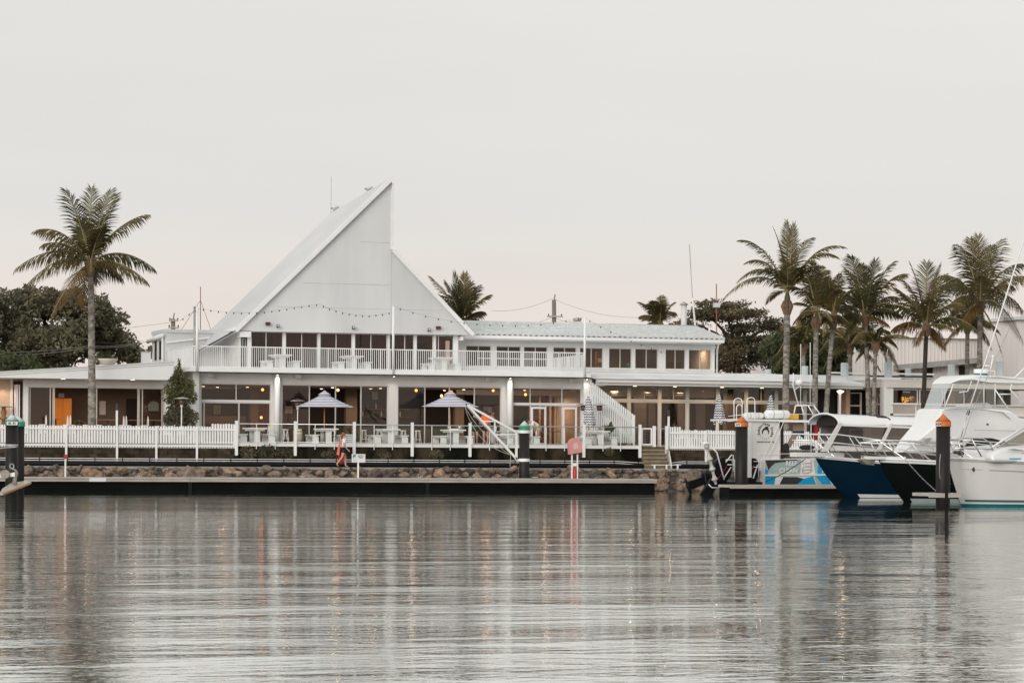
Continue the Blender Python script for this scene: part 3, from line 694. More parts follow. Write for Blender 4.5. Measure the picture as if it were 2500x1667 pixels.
# lamps, floodlights and speakers fixed to the gable and under the slab
for px, py in ((654.5, 790), (1071, 800)):
    q = S(px, py, GY-.15); rb.part('wall_fitting', MB().box(q.x-.11, q.x+.11, q.y-.05, q.y+.14, q.z-.08, q.z+.08), mat('rust_red_%d' % px, (.10, .02, .015), .6))
for px, py in ((678.6, 796), (863, 800), (1047.6, 805)):
    q = S(px, py, GY-.2); f = rb.part('floodlight', MB().box(q.x-.07, q.x+.07, q.y-.04, q.y+.04, q.z-.07, q.z+.09), DARK)
    rb.part('lens', MB().box(q.x-.045, q.x+.045, q.y-.048, q.y-.041, q.z-.02, q.z+.06), PALEBLUE, parent=f); rb.part('bracket', MB().box(q.x-.02, q.x+.02, q.y+.04, q.y+.19, q.z-.09, q.z-.06), DARK, parent=f)
for px in (514, 727, 1190, 1395):
    x = SX(px, -.5, 915); rb.part('speaker', MB().box(x-.14, x+.14, -.62, -.32, SLB-.26, SLB-.06), FRAME)
rb.part('conduit', MB().tube([(fx(480), -.6, SLB-.035), (fx(1436), -.6, SLB-.035)], .02, 6), DARK)
for px in (676.5, 961, 1245, 1432):
    x = SX(px, -.36, 912); f = rb.part('wall_light', MB().box(x-.07, x+.07, -.52, -.36, SLB-.10, SLB-.006), DARK)
    rb.part('lens', MB().lathe((x, -.44, SLB-.108), [(.05, 0), (.05, .006)], 10), WALLLAMP, parent=f)
    l = bpy.data.lights.new('wall_light_beam', 'SPOT'); l.energy = 14; l.color = (1, .9, .76); l.spot_size = math.radians(125); l.spot_blend = .8; l.shadow_soft_size = .04
    lo = bpy.data.objects.new('wall_light_beam', l); COL.objects.link(lo); lo.parent = rb.o; lo.location = Vector((x, -.44, SLB-.115))-rb.loc

# ------------------------------------------------ plant room beside the gable
pr = Thing('plant_room', 'low white box shaped roof room left of the gable with a gutter', 'building', (SX(480, 5), 6, SLT))
xa, xb = SX(403, 5, 830), SX(590, 5, 830); zt = SZ(403, 807, 5)
pr.part('wall', MB().box(xa, xb, 5, 8.5, SLT-.9, zt-.1), GABLE)
pr.part('fascia', MB().box(xa-.03, xb, 4.9, 8.55, zt-.098, zt+.08), ROOFW)
a, b = S(405, 836, 4.93), S(600, 814, 4.93); pr.part('roof_edge', MB().beam(a, b, .12, .1), TRIM)
for k in (.35, .7):
    y_ = 5+3.5*k; pr.part('cabin_window', MB().box(xa-.02, xa-.004, y_-.25, y_+.25, zt-1.5, zt-.5), INDARK)
pr.part('gutter', MB().tube([(xa-.15, 4.9, zt-.25), (xa-.15, 8.9, zt-.45)], .11, 10), TRIM, smooth=True)
pr.part('downpipe', MB().tube([(xa-.12, 5.1, zt-.35), (xa-.12, 5.1, SLT-.9)], .05, 8), TRIM, smooth=True)
# thin guyed mast on it
mt = Thing('guyed_mast', 'thin rusty guyed radio mast above the plant room', 'mast', tuple(S(489.5, 812, 5.2)))
RUST = mat('rusty_steel', (.30, .10, .05), .7, .3, 4)
m0, m1 = S(489.5, 815, 5.4), S(489.5, 700, 5.4)
mt.part('pole', MB().tube([m0, m1], .022, 6), RUST)
for q in (S(442, 806, 5.4), S(516, 808, 5.4)): mt.part('guy_wire', MB().tube([S(489.5, 733, 5.4), q], .012, 4), RUST)

# ------------------------------------------------ left pavilion
lp = Thing('pavilion', 'low white pavilion with sloping roof edge and wide open sliding doors', 'building', (SX(230, 0), 1, GZ))
PYF = -1.0
tz0, tz1 = SZ(-80, 912, PYF), SZ(424, 881, PYF); bz = SZ(230, 925, PYF)
xa, xb = SX(-90, PYF, 910), SX(424, PYF, 890); xe = SX(411, PYF, 920)
lp.part('fascia', MB().prism([(xa, PYF, bz), (xe, PYF, bz), (xb, PYF, bz+.3), (xb, PYF, tz1-.08), (xa, PYF, tz0-.08)], (0, .2, 0)), WHITE)
lp.part('roof_capping', MB().prism([(xa, PYF-.06, tz0-.17), (xb+.02, PYF-.06, tz1-.17), (xb+.02, PYF-.06, tz1-.09), (xa, PYF-.06, tz0-.09)], (0, .058, 0)), TRIM)
lp.part('roof', MB().prism([(xa, PYF-.1, tz0-.078), (xb+.04, PYF-.1, tz1-.078), (xb+.04, PYF-.1, tz1), (xa, PYF-.1, tz0)], (0, 7, 0)), ROOFW)
lp.part('soffit', MB().box(xa, xe, PYF+.21, 4.9, bz+.0, bz+.06), WALLW)
lp.part('roof_end', MB().prism([(xe, PYF+.21, bz), (xb, PYF+.21, bz+.3), (xb, PYF+.21, tz1-.09), (xe, PYF+.21, tz1-.12)], (0, 5, 0)), WALLW)
PG = .6
def lx(px): return SX(px, PG, 990)
hz = SZ(230, 945.5, PG)
lp.part('lintel', MB().box(lx(57), lx(428), PG, PG+.2, hz, bz-.002), WALLW)
lp.part('pier', MB().box(lx(57), lx(68), PG-.12, PG+.2, GZ-.1, hz-.002), TRIM); lp.part('pier', MB().box(lx(402), lx(428), PG, PG+.2, GZ-.1, hz-.002), TRIM)
window(lp, PG+.03, lx(69), lx(131), GZ, hz, [lx(73.5), lx(123)], fw=.045, name='sliding_door')
window(lp, PG+.03, lx(132), lx(338), GZ, hz, [lx(236.5)], fw=.04, name='door_opening', opened=((0, 0), (1, 0)))
window(lp, PG+.03, lx(339), lx(401), GZ, hz, [lx(348), lx(396)], fw=.045, name='sliding_door')
PVZ = 2.70
lp.part('floor_slab', MB().box(lx(-90), lx(402), -.9, 4.88, GZ-.1, PVZ), FLOORI)
lp.part('interior_wall', MB().box(lx(-90), lx(428), 4.9, 5.0, GZ, bz-.002).box(lx(427), lx(428)+.1, PG+.21, 4.9, GZ, bz-.002), INNER)
lp.part('cream_wall', MB().box(lx(-90), lx(40), 2.2, 2.35, GZ, bz-.002), mat('cream_wall', (.62, .50, .40), .8, .08))
lp.part('slat_screen', MB().box(lx(43), lx(46), PG+.3, PG+1.2, GZ, hz+.1).box(lx(48), lx(50), PG+.2, PG+1.1, GZ, hz+.1).box(lx(36), lx(41), PG+1.3, PG+1.6, GZ, bz-.003), TRIM)
lp.part('interior_door', MB().box(SX(308, 4.85), SX(339, 4.85), 4.82, 4.895, GZ, SZ(320, 973, 4.85)), INDARK)
q0, q1 = S(143, 970, 4.85), S(157, 960, 4.85); lp.part('picture', MB().box(q0.x, q1.x, 4.86, 4.895, q0.z, q1.z), WALLW)
q0, q1 = S(243, 1012, 4.85), S(258, 979, 4.85); lp.part('picture', MB().box(q0.x, q1.x, 4.86, 4.895, q0.z, q1.z), FRAME)
q0, q1 = S(363, 1003, 4.7), S(389, 979, 4.7)
lp.part('arched_mirror', MB().prism([(q0.x, 4.8, q0.z), (q1.x, 4.8, q0.z), (q1.x, 4.8, q1.z-.18), (q1.x-.1, 4.8, q1.z-.04), ((q0.x+q1.x)/2, 4.8, q1.z), (q0.x+.1, 4.8, q1.z-.04), (q0.x, 4.8, q1.z-.18)][::-1], (0, .05, 0)), PALEBLUE)
cb = Thing('cabinet', 'tall orange cabinet standing inside the pavilion doorway', 'cabinet', (SX(153, 3.5), 3.6, GZ))
q0, q1 = SX(132, 3.4, 1000), SX(175, 3.4, 1000); zt = SZ(150, 972, 3.4)
cb.part('body', MB().box(q0, q1, 3.4, 3.9, PVZ+.005, zt), ORANGE); cb.part('door', MB().box(q0+.03, (q0+q1)/2-.01, 3.375, 3.398, PVZ+.1, zt-.05), ORANGE); cb.part('door', MB().box((q0+q1)/2+.01, q1-.03, 3.375, 3.398, PVZ+.1, zt-.05), ORANGE)
for px in (154, 323):
    d = ray(px, 928.5); x = SX(px, -.3, 928); lp.part('soffit_light', MB().lathe((x, -.35, bz-.012), [(.1, 0), (.1, .01)], 12), DOWN)
    l = bpy.data.lights.new('soffit_light_beam', 'SPOT'); l.energy = 14; l.color = (1, .66, .35); l.spot_size = math.radians(130); l.spot_blend = .9; l.shadow_soft_size = .05
    lo = bpy.data.objects.new('soffit_light_beam', l); COL.objects.link(lo); lo.parent = lp.o; lo.location = Vector((x, -.1, bz-.03))-lp.loc
for px, e_ in ((110, 26), (230, 30), (340, 26), (15, 7)): point('interior_light', (lx(px), 1.7, bz-.5), e_, (1, .66, .42), .25, lp)
# planter and vent box on its roof
q = S(261, 890, 1.5); pb = Thing('roof_planter', 'wide cream planter bowl with a green shrub on the pavilion roof', 'planter', tuple(q))
pb.part('bowl', MB().lathe(q, [(.40, 0), (.52, .22), (.56, .25), (.56, .3), (.5, .3)], 20), mat('cream_pot', (.62, .56, .47), .7), smooth=True)
vb = Thing('vent_box', 'pale metal vent box on the pavilion roof below the plant room', 'vent', tuple(S(356, 884, 3)))
q = S(356, 884, 3); vb.part('casing', MB().box(q.x-.22, q.x+.22, 2.8, 3.2, q.z-.3, q.z+.5), ROOFW); vb.part('cap', MB().box(q.x-.25, q.x+.25, 2.77, 3.23, q.z+.502, q.z+.55), GALV)

# ------------------------------------------------ two storey wing with the tiled roof
tw = Thing('tiled_wing', 'white two storey wing with pale tiled hip roof and a row of windows', 'building', (SX(1450, 3), 4, GZ))
WY = 3.0
def wx(px): return SX(px, WY, 870)
xa, xb = wx(1116), wx(1745)
WZ0, WZ1 = 6.55, 7.66
wins = [(1138, 1199.5), (1212, 1272), (1279, 1337), (1351, 1408), (1416, 1473), (1487, 1543), (1551, 1607), (1625, 1674), (1682, 1737)]
wm = MB().box(xa, xb, WY, WY+.2, WZ1, 8.05).box(xa, xb, WY, WY+.2, 5.0, WZ0)
prev = xa
for a, b in wins: wm.box(prev, wx(a), WY, WY+.2, WZ0, WZ1); prev = wx(b)
wm.box(prev, xb, WY, WY+.2, WZ0, WZ1)
tw.part('wall', wm, WHITE)
tw.part('end_wall', MB().box(xb-.2, xb, WY+.202, 9.5, 5.0, 8.05), WHITE)
for a, b in wins:
    f = window(tw, WY+.07, wx(a), wx(b), WZ0, WZ1, [(wx(a)+wx(b))/2], fw=.04, gm=GLASSD if a < 1340 else GLASS)
    tw.part('sill', MB().box(wx(a)-.05, wx(b)+.05, WY-.07, WY-.003, WZ0-.06, WZ0-.004), TRIM, parent=f)
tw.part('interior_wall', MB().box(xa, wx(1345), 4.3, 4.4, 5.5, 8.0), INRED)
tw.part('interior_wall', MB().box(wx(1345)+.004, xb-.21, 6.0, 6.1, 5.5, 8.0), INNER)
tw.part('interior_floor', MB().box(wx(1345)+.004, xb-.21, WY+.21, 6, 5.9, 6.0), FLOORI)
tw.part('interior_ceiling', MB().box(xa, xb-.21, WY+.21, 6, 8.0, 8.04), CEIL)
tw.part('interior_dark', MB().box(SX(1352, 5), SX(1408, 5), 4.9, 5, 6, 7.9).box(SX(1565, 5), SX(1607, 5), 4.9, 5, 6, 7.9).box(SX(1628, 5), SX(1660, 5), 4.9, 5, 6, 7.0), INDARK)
tw.part('shelf_unit', MB().box(SX(1455, 4), SX(1472, 4), 3.9, 4.2, 6.0, 7.5), WOOD)
tw.part('notice_sheet', MB().box(SX(1459, 3.8), SX(1471, 3.8), 3.8, 3.81, 6.9, 7.12), WCLOTH)
tw.part('teal_bag', MB().ball(S(1535, 892, 3.6), (.15, .1, .12)), mat('teal_plastic', (.02, .35, .28), .5), smooth=True)
for px in (1420, 1520, 1600, 1700): point('interior_light', (SX(px, 4), 4.2, 7.7), 16, (1, .72, .5), .2, tw)
EY, EZ = 1.7, 8.13; RY = 6.2
xl, xr = SX(1118, EY, 825), SX(1767, EY, 832)
tw.part('soffit', MB().box(xl, xr-.1, EY+.06, WY-.003, EZ-.10, EZ-.05).box(xb+.003, xr-.1, WY, 9, EZ-.10, EZ-.05), WALLW)
tw.part('gutter', MB().box(xl+.1, xr, EY-.1, EY+.05, EZ-.13, EZ+.04).box(xr-.1, xr, EY+.052, 9.5, EZ-.13, EZ+.04), TRIM)
tw.part('fascia', MB().box(xl+.1, xr-.14, EY+.052, EY+.09, EZ-.2, EZ+.02), WHITE)
rz = SZ(1400, 792.5, RY); xr2 = SX(1698, RY, 799)
# tiled slope: overlapping courses of rolled tiles
mb = MB(); NR = 11; pitch = .30; steps = 8
for r in range(NR):
    t0, t1 = r/NR, (r+1.06)/NR
    y0, y1 = EY-.06+(RY-EY+.06)*t0, EY-.06+(RY-EY+.06)*t1
    z0, z1 = EZ+.06+(rz-EZ-.06)*t0+.045, EZ+.06+(rz-EZ-.06)*t1+.0
    xe_ = xr+(xr2-xr)*((t0+t1)/2); xs_ = xl+.05; nx = int((xe_-xs_)/pitch*steps)
    pts = []
    for zz, yy in ((z0-.085, y0), (z0, y0), (z1, y1)):
        for i in range(nx+1):
            x = xs_+(xe_-xs_)*i/nx; ph = (x-xs_)/pitch; wv = .075*abs(math.sin(PI*ph))**.7
            pts.append((x, yy, zz+wv))
    mb.grid(pts, nx+1, 3)
tw.part('roof_tiles', mb, TILE, smooth=False, kind='stuff')
tw.part('roof_hip', MB().add([(xr, EY-.06, EZ+.05), (xr, 10.5, EZ+.05), (xr2, RY, rz), ], [(0, 1, 2)]).add([(xl, RY, rz), (xr2, RY, rz), (xr, 10.5, EZ+.05), (xl, 10.5, EZ+.05)], [(0, 1, 2, 3)]), TILE)
tw.part('ridge_cap', MB().tube([(xl+.1, RY, rz+.02), (xr2, RY, rz+.02)], .09, 8).tube([(xr2, RY, rz+.02), (xr, EY-.05, EZ+.1)], .08, 8), TILE, smooth=True)
tw.part('downpipe', MB().tube([(xr-.25, EY+.1, EZ-.12), (xb+.1, WY-.1, EZ-.5), (xb+.1, WY-.1, 6.1)], .05, 8), TRIM, smooth=True)
# flue, vents and aerials standing on the tiled roof
ch = Thing('roof_flue', 'white round chimney flue with conical grey cap on the tiled roof', 'chimney', tuple(S(1669.5, 800, 7)))
q = S(1669.5, 802, 7); hgt = SZ(1669.5, 744, 7)-q.z
ch.part('stack', MB().lathe(q-Vector((0, 0, .5)), [(.17, 0), (.17, hgt+.5)], 16), ROOFW, smooth=True); ch.part('cap', MB().lathe(q+Vector((0, 0, hgt)), [(.28, 0), (.02, .18)], 16), GALV, smooth=True)
q = S(1409.5, 797, 7.5); vt = Thing('roof_ventilator', 'squat grey roof ventilator box behind the tiled ridge', 'vent', tuple(q))
vt.part('base', MB().box(q.x-.2, q.x+.2, 7.3, 7.7, q.z-.5, q.z+.28), FRAME); vt.part('hood', MB().lathe(q+Vector((0, 0, .3)), [(.2, 0), (.24, .06), (.24, .16), (.1, .2)], 14), GALV, smooth=True)
q = S(1732, 818, 7); vp = Thing('vent_pipe', 'small white vent pipe beside the hip of the tiled roof', 'pipe', tuple(q))
vp.part('pipe', MB().tube([q-Vector((0, 0, .6)), S(1732, 795, 7)], .06, 8), TRIM, smooth=True); vp.part('cowl', MB().box(q.x-.12, q.x+.12, 6.9, 7.1, q.z+.5, q.z+.56), TRIM)
am = Thing('antenna_mast', 'tall thin tilted white antenna mast beside the round flue', 'antenna', tuple(S(1698, 800, 7.5)))
am.part('mast_tube', MB().tube([S(1698, 802, 7.5), S(1690.5, 728, 7.5)], .055, 8), TRIM); am.part('mast_rod', MB().tube([S(1690.5, 728, 7.5), S(1683, 596, 7.5)], .028, 6), GALV)
bmst = Thing('box_antenna', 'thin rusty pole carrying a small white box near the rain tree', 'antenna', tuple(S(1750, 825, 12)))
bmst.part('pole', MB().tube([S(1750, 900, 12), S(1749, 693, 12)], .03, 6), RUST); q = S(1750, 745, 11.9); bmst.part('box', MB().box(q.x-.16, q.x+.16, 11.8, 12.1, q.z-.13, q.z+.13), ROOFW)

# ------------------------------------------------ low wing with corrugated awning
aw = Thing('awning_wing', 'low glazed wing under a white corrugated awning roof behind the lawn', 'building', (SX(1750, 1), 2, GZ))
AY0, AY1 = -1.0, 2.99
az0 = SZ(1700, 928, AY0); az1 = SZ(1747, 911, AY1)
xa, xb = SX(1452, AY0, 925), SX(2112, AY0, 935)
mb = MB(); n = int((xb-xa)/.1*4)
def bend(x): return max(0, (x-SX(1950, AY0)))*-.03
mb.grid([(xa+(xb-xa)*i/n, y, z+.022*math.sin(2*PI*i/4)+bend(xa+(xb-xa)*i/n)*(1 if y > 0 else .6)) for y, z in ((AY0, az0), (AY1, az1)) for i in range(n+1)], n+1, 2)
mb.grid([(xa+(xb-xa)*i/n, y, z-.02+.022*math.sin(2*PI*i/4)+bend(xa+(xb-xa)*i/n)*(1 if y > 0 else .6)) for y, z in ((AY0, az0), (AY1, az1)) for i in range(n+1)], n+1, 2)
aw.part('awning_roof', mb, mat('white_corrugated', (.72, .74, .745), .4, .05, 1))
aw.part('gutter', MB().box(xa+.1, xb-.1, AY0-.1, AY0+.05, az0-.2, az0-.05), FRAME)
aw.part('fascia', MB().box(xa+.1, xb-.1, AY0+.055, AY0+.13, az0-.33, az0-.06), WALLW)
aw.part('flat_roof', MB().box(SX(1747, AY1), SX(2112, AY1), AY1, 12, az1-.1, az1+.0), ROOFW)
q = S(1484, 930, AY0); aw.part('downpipe', MB().tube([q+Vector((0, -.08, 0)), q+Vector((-.05, .2, -.2)), q+Vector((-1.5, 1.6, -.5))], .05, 8), TRIM, smooth=True)
AG = 1.4
def axx(px): return SX(px, AG, 980)
ah = az0-.34; at_ = SZ(1700, 980, AG)
cols = [1440, 1536, 1610, 1678.5, 1752, 1822, 1895, 1966]
for a, b in zip(cols[:-1], cols[1:]):
    window(aw, AG, axx(a)+.06, axx(b)-.06, at_+.05, ah, [(axx(a)+axx(b))/2] if a in (1536, 1610, 1822) else [], fw=.05)
    window(aw, AG, axx(a)+.06, axx(b)-.06, GZ, at_-.05, fw=.05)
for m in cols:
    wd = .11 if m in (1610, 1752, 1895) else .058
    aw.part('post', MB().box(axx(m)-wd, axx(m)+wd, AG-.03, AG+.1, GZ-.1, ah), FRAME if m not in (1752,) else WALLW)
aw.part('transom', MB().box(axx(1440), axx(1966), AG-.04, AG+.09, at_-.045, at_+.045), FRAME)
aw.part('header', MB().box(axx(1440), axx(2200), AG, AG+.3, ah+.002, az1-.12), WALLW)
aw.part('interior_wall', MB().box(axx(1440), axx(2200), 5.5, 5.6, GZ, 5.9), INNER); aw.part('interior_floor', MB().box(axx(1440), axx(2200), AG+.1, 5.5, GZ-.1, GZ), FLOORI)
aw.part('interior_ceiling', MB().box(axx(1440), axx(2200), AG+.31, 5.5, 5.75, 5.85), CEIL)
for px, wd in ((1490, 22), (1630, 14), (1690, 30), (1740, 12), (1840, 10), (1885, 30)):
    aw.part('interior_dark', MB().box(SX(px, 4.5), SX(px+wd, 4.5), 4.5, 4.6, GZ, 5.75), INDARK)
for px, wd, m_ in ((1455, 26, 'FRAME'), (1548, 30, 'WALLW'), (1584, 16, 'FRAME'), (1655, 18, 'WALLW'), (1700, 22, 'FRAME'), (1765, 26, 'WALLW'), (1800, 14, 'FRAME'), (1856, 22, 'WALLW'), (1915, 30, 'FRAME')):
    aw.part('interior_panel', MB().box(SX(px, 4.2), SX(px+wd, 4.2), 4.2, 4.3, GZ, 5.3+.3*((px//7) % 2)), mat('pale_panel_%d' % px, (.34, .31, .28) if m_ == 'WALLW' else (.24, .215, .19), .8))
for a, b in ((1575, 1604), (1635, 1674), (1828, 1856)):          # venetian blinds, slat by slat
    for k in range(7): aw.part('blind_slat', MB().box(axx(a), axx(b), AG+.16, AG+.2, at_+.12+k*.12, at_+.19+k*.12), INNER)
for px, py in ((1550, 940), (1648, 942), (1763, 943), (1860, 945)):
    x = SX(px, -.2, py); aw.part('soffit_light', MB().lathe((x, -.2, ah-.012), [(.1, 0), (.1, .01)], 12), DOWN); aw.part('soffit_light_base', MB().box(x-.12, x+.12, -.32, -.08, ah, ah+.03), WALLW)
    point('soffit_glow', (x, .3, ah-.15), 7, (1, .6, .28), .06, aw)
aw.part('soffit', MB().box(xa+.2, xb-.2, AY0+.135, AG-.003, ah+.031, ah+.06), WALLW)
for px in (1500, 1580, 1660, 1800, 1930): point('interior_light', (SX(px, 3), 3.2, 5.3), 16, (1, .7, .45), .25, aw)
# entrance with the lamp column at the right end
x = SX(2049.5, 0, 960); aw.part('entry_column', MB().box(x-.07, x+.07, -.07, .07, GZ, ah-.05), TRIM)
lamp_ = Thing('column_lamp', 'glowing shallow bowl lamp on top of the entrance column', 'lamp', (x, -.1, ah-.2))
lamp_.part('bowl', MB().lathe((x, -.12, ah-.26), [(.05, 0), (.19, .1), (.2, .16), (.05, .18)], 16), lamp_mat('bowl_light', (1, .8, .6), 1.6), smooth=True); point('lamp_glow', (x, -.4, ah-.12), 3, (1, .62, .35), .06, lamp_)
aw.part('warm_wall', MB().box(axx(2056), axx(2066), AG-.5, AG+.2, GZ, ah), mat('peach_wall', (.55, .36, .25), .8)); aw.part('dark_opening', MB().box(axx(1996), axx(2046), AG+.35, AG+.4, GZ, ah), INDARK)
window(aw, AG, axx(2066), axx(2104), GZ, ah-.15, [axx(2101)], [SZ(2085, 990, AG)], fw=.05)
window(aw, AG, axx(1968), axx(1996), GZ, ah, [], [at_], fw=.05)
aw.part('dark_room', MB().box(axx(2060), axx(2160), AG+1.2, AG+1.25, GZ, ah), INDARK)
window(aw, AG, axx(2125), axx(2160), GZ, ah, [axx(2142)], [SZ(2145, 987, AG)], fw=.05)
# ================================================================== SHOPS, SHED, POLES, LIGHT STRINGS
fs = Thing('corner_shop', 'cream flat roofed corner shop with deep parapet and shop windows', 'building', (SX(2230, -1), 0, GZ))
SYF = -1.0
def sx(px): return SX(px, SYF, 960)
ptop, pbot = SZ(2250, 929, SYF), SZ(2250, 947, SYF)
xa, xb = sx(2166), sx(2560)
CREAM = mat('cream_render', (.66, .62, .57), .75, .08, .7)
ch_ = Vector((-.9, 2.4, 0))
fs.part('parapet', MB().prism([(xa, SYF, pbot), (xb, SYF, pbot), (xb, SYF+6, pbot), (xa+ch_.x, SYF+6, pbot), (xa+ch_.x, SYF+ch_.y, pbot)][::-1], (0, 0, ptop-pbot)), CREAM)
fs.part('parapet_cap', MB().prism([(xa-.03, SYF-.04, ptop+.002), (xb, SYF-.04, ptop+.002), (xb, SYF+6, ptop+.002), (xa+ch_.x, SYF+6, ptop+.002), (xa+ch_.x-.04, SYF+ch_.y, ptop+.002)][::-1], (0, 0, .05)), WALLW)
fs.part('column', MB().box(sx(2160), sx(2183), SYF+.1, SYF+.6, GZ-.1, pbot-.002), WALLW)
sz0 = SZ(2250, 986, SYF)
fs.part('wall', MB().box(sx(2176), xb, SYF+.2, SYF+.5, GZ-.1, sz0-.06), CREAM)
fs.part('sill', MB().box(sx(2176), xb, SYF+.05, SYF+.55, sz0-.06, sz0), WALLW)
for k, (a, b) in enumerate(((2176, 2237), (2242, 2300), (2305, 2360))):
    fs.part('wall_panel', MB().box(sx(a)+.03, sx(b)-.03, SYF+.15, SYF+.198, SZ(2250, 1009, SYF), sz0-.14), mat('buff_panel_%d' % k, (.46, .40, .34), .8, .12, 1.2))
    fs.part('panel_post', MB().box(sx(b)+.0, sx(b)+.09, SYF+.12, SYF+.198, GZ, sz0-.06), WALLW)
fs.part('base_rail', MB().box(sx(2176), xb, SYF+.1, SYF+.198, SZ(2250, 1013, SYF)-.04, SZ(2250, 1010, SYF)), WALLW)
for a, b in ((2183, 2246), (2250, 2307), (2311, 2360)):
    window(fs, SYF+.25, sx(a), sx(b), sz0, pbot-.06, fw=.05)
fs.part('interior_wall', MB().box(sx(2160), xb, 3.4, 3.5, GZ, pbot), INNER)
fs.part('interior_dark', MB().box(SX(2222, 2), SX(2240, 2), 2, 2.1, GZ, pbot), INDARK)
point('interior_light', (SX(2230, 1.5), 1.8, pbot-.4), 26, (1, .7, .45), .25, fs); point('interior_light', (SX(2300, 1.5), 1.8, pbot-.4), 20, (1, .7, .45), .25, fs)
GOLD = mat('gold_script', (.75, .36, .05), .4, .3, 6, emit=(.8, .35, .05), estr=.35)
lettering(fs, 'Rice', .34, S(2213, 973, SYF+.22)+Vector((0, 0, -.02)), GOLD, rot=(PI/2, -.12, 0), bold=.012)
lettering(fs, 'welcome to', .085, S(2213, 956.5, SYF+.22), WINK)
fs.part('brush_mark', MB().prism([S(2200, 986, SYF+.23), S(2212, 982, SYF+.23), S(2222, 977, SYF+.23), S(2212, 979, SYF+.23), S(2202, 984, SYF+.23)], (0, .01, 0)), GOLD)
q = S(2239, 984, SYF+.8); fs.part('menu_card', MB().box(q.x-.09, q.x+.09, q.y, q.y+.02, q.z-.08, q.z+.1), WCLOTH)
q = S(2226, 984, SYF+.8); fs.part('cup', MB().lathe(q-Vector((0, 0, .08)), [(.04, 0), (.05, .14)], 10), PALEBLUE)
for px in (2152, 2272):
    q = S(px, 967, .5); fs.part('cone_lamp', MB().tube([q+Vector((-.12, 0, .06)), q+Vector((.12, 0, 0))], [.09, .015], 10), CREAM)
# open steel awning frame on the roofs behind
ra = Thing('roof_frame', 'light steel awning frame with dark sheets above the corner shop', 'awning', (SX(2150, 4), 4, ptop))
fa, fb = SX(2030, 3.5, 920), SX(2280, 3.5, 920); fz = SZ(2150, 911, 3.5)
ra.part('rail', MB().box(fa, fb, 3.45, 3.55, fz-.06, fz+.03), TRIM); ra.part('sheet', MB().box(fa, fb-.1, 3.6, 5.2, fz-.2, fz-.12), DARK)
ra.part('rail', MB().box(fa, fb-.1, 3.46, 3.54, fz-.28, fz-.22), FRAME)
for px in (2060, 2095, 2143, 2186, 2233, 2277): x = SX(px, 3.5, 920); ra.part('post', MB().box(x-.03, x+.03, 3.47, 3.53, ptop-.6, fz-.29), TRIM)
ra.part('screen', MB().box(fa, fb, 5.3, 5.4, ptop-.5, fz-.25), CONC)
# pale blue round columns standing behind the roofs
BLUEC = mat('pale_blue_column', (.60, .655, .645), .7, .14, 1.5, stretch=(1, 1, .4))
for px, wd, yt, Y, lab in ((1875, 18, 902, 9, 'short pale blue column end above the awning left of the palms'), (1965, 18, 894, 7, 'pale blue round column between two palm trunks'),
                     (2062, 20, 886, 3.2, 'tall pale blue round column left of the paired palm trunks'), (2169, 20, 875, 2.4, 'tallest pale blue column over the shop corner'),
                     (2217, 17, 899, 12, 'short pale blue column behind the roof frame'), (2323, 20, 890, 3.2, 'pale blue column left of the boat hardtop'), (2441, 20, 882, 3.2, 'pale blue column right of the boat radar dome')):
    q = S(px, yt, Y); r = wd/2/46.0
    c = Thing('round_column', lab, 'column', (q.x, Y, GZ), 'pale blue round columns'); c.part('shaft', MB().lathe((q.x, Y, GZ-.1), [(r, 0), (r, q.z-GZ+.08)], 18), BLUEC, smooth=True); c.part('cap', MB().lathe((q.x, Y, q.z-.019), [(r*.96, 0), (r*.9, .03)], 18), BLUEC)
# ribbed shed behind the palms
sh = Thing('boat_shed', 'large white ribbed metal shed behind the palms', 'building', (SX(2300, 26), 28, GZ))
SHY = 26; RIB = mat('white_ribbed_sheet', (.80, .75, .715), .6, .08, .6, stretch=(1, 1, .2))
xa, xb = SX(2062, SHY, 850), SX(2700, SHY, 850); zt = SZ(2300, 826, SHY)
mb = MB(); x = xa; pts = []
while x < xb:
    pts += [(x, SHY), (x+.19, SHY), (x+.21, SHY-.05), (x+.25, SHY-.05)]; x += .27
mb.grid([(p_[0], p_[1], z) for z in (GZ, zt) for p_ in pts], len(pts), 2)
sh.part('ribbed_wall', mb, RIB); sh.part('roof', MB().add([(xa-.4, SHY-.4, zt), (xb, SHY-.4, zt), (xb, SHY+16, zt+.2), (xa-.4, SHY+16, zt+.2)], [(0, 1, 2, 3)]), ROOFW); sh.part('end_wall', MB().box(xa-.05, xa, SHY, SHY+16, GZ, zt), RIB)
a, b = S(2190, 897, SHY-.5), S(2520, 868, SHY-.5)
sh.part('canopy', MB().beam(a, b, 1.0, .35), GALV)
q0, q1 = S(2402, 868, SHY-.1), S(2466, 828, SHY-.1); f = sh.part('window', MB().box(q0.x, q1.x, SHY-.16, SHY-.08, q0.z, q1.z), FRAME)
for k in range(3):
    for j in range(2):
        wx_ = (q1.x-q0.x)/3; wz_ = (q1.z-q0.z)/2; sh.part('pane', MB().box(q0.x+k*wx_+.06, q0.x+(k+1)*wx_-.06, SHY-.18, SHY-.161, q0.z+j*wz_+.06, q0.z+(j+1)*wz_-.06), INDARK, parent=f)
for px in (2205, 2268, 2350, 2395): x = SX(px, SHY-.1, 915); sh.part('door_opening', MB().box(x-.25, x+.25, SHY-.12, SHY-.06, GZ, SZ(px, 902-(px-2200)*.06, SHY)), INDARK)
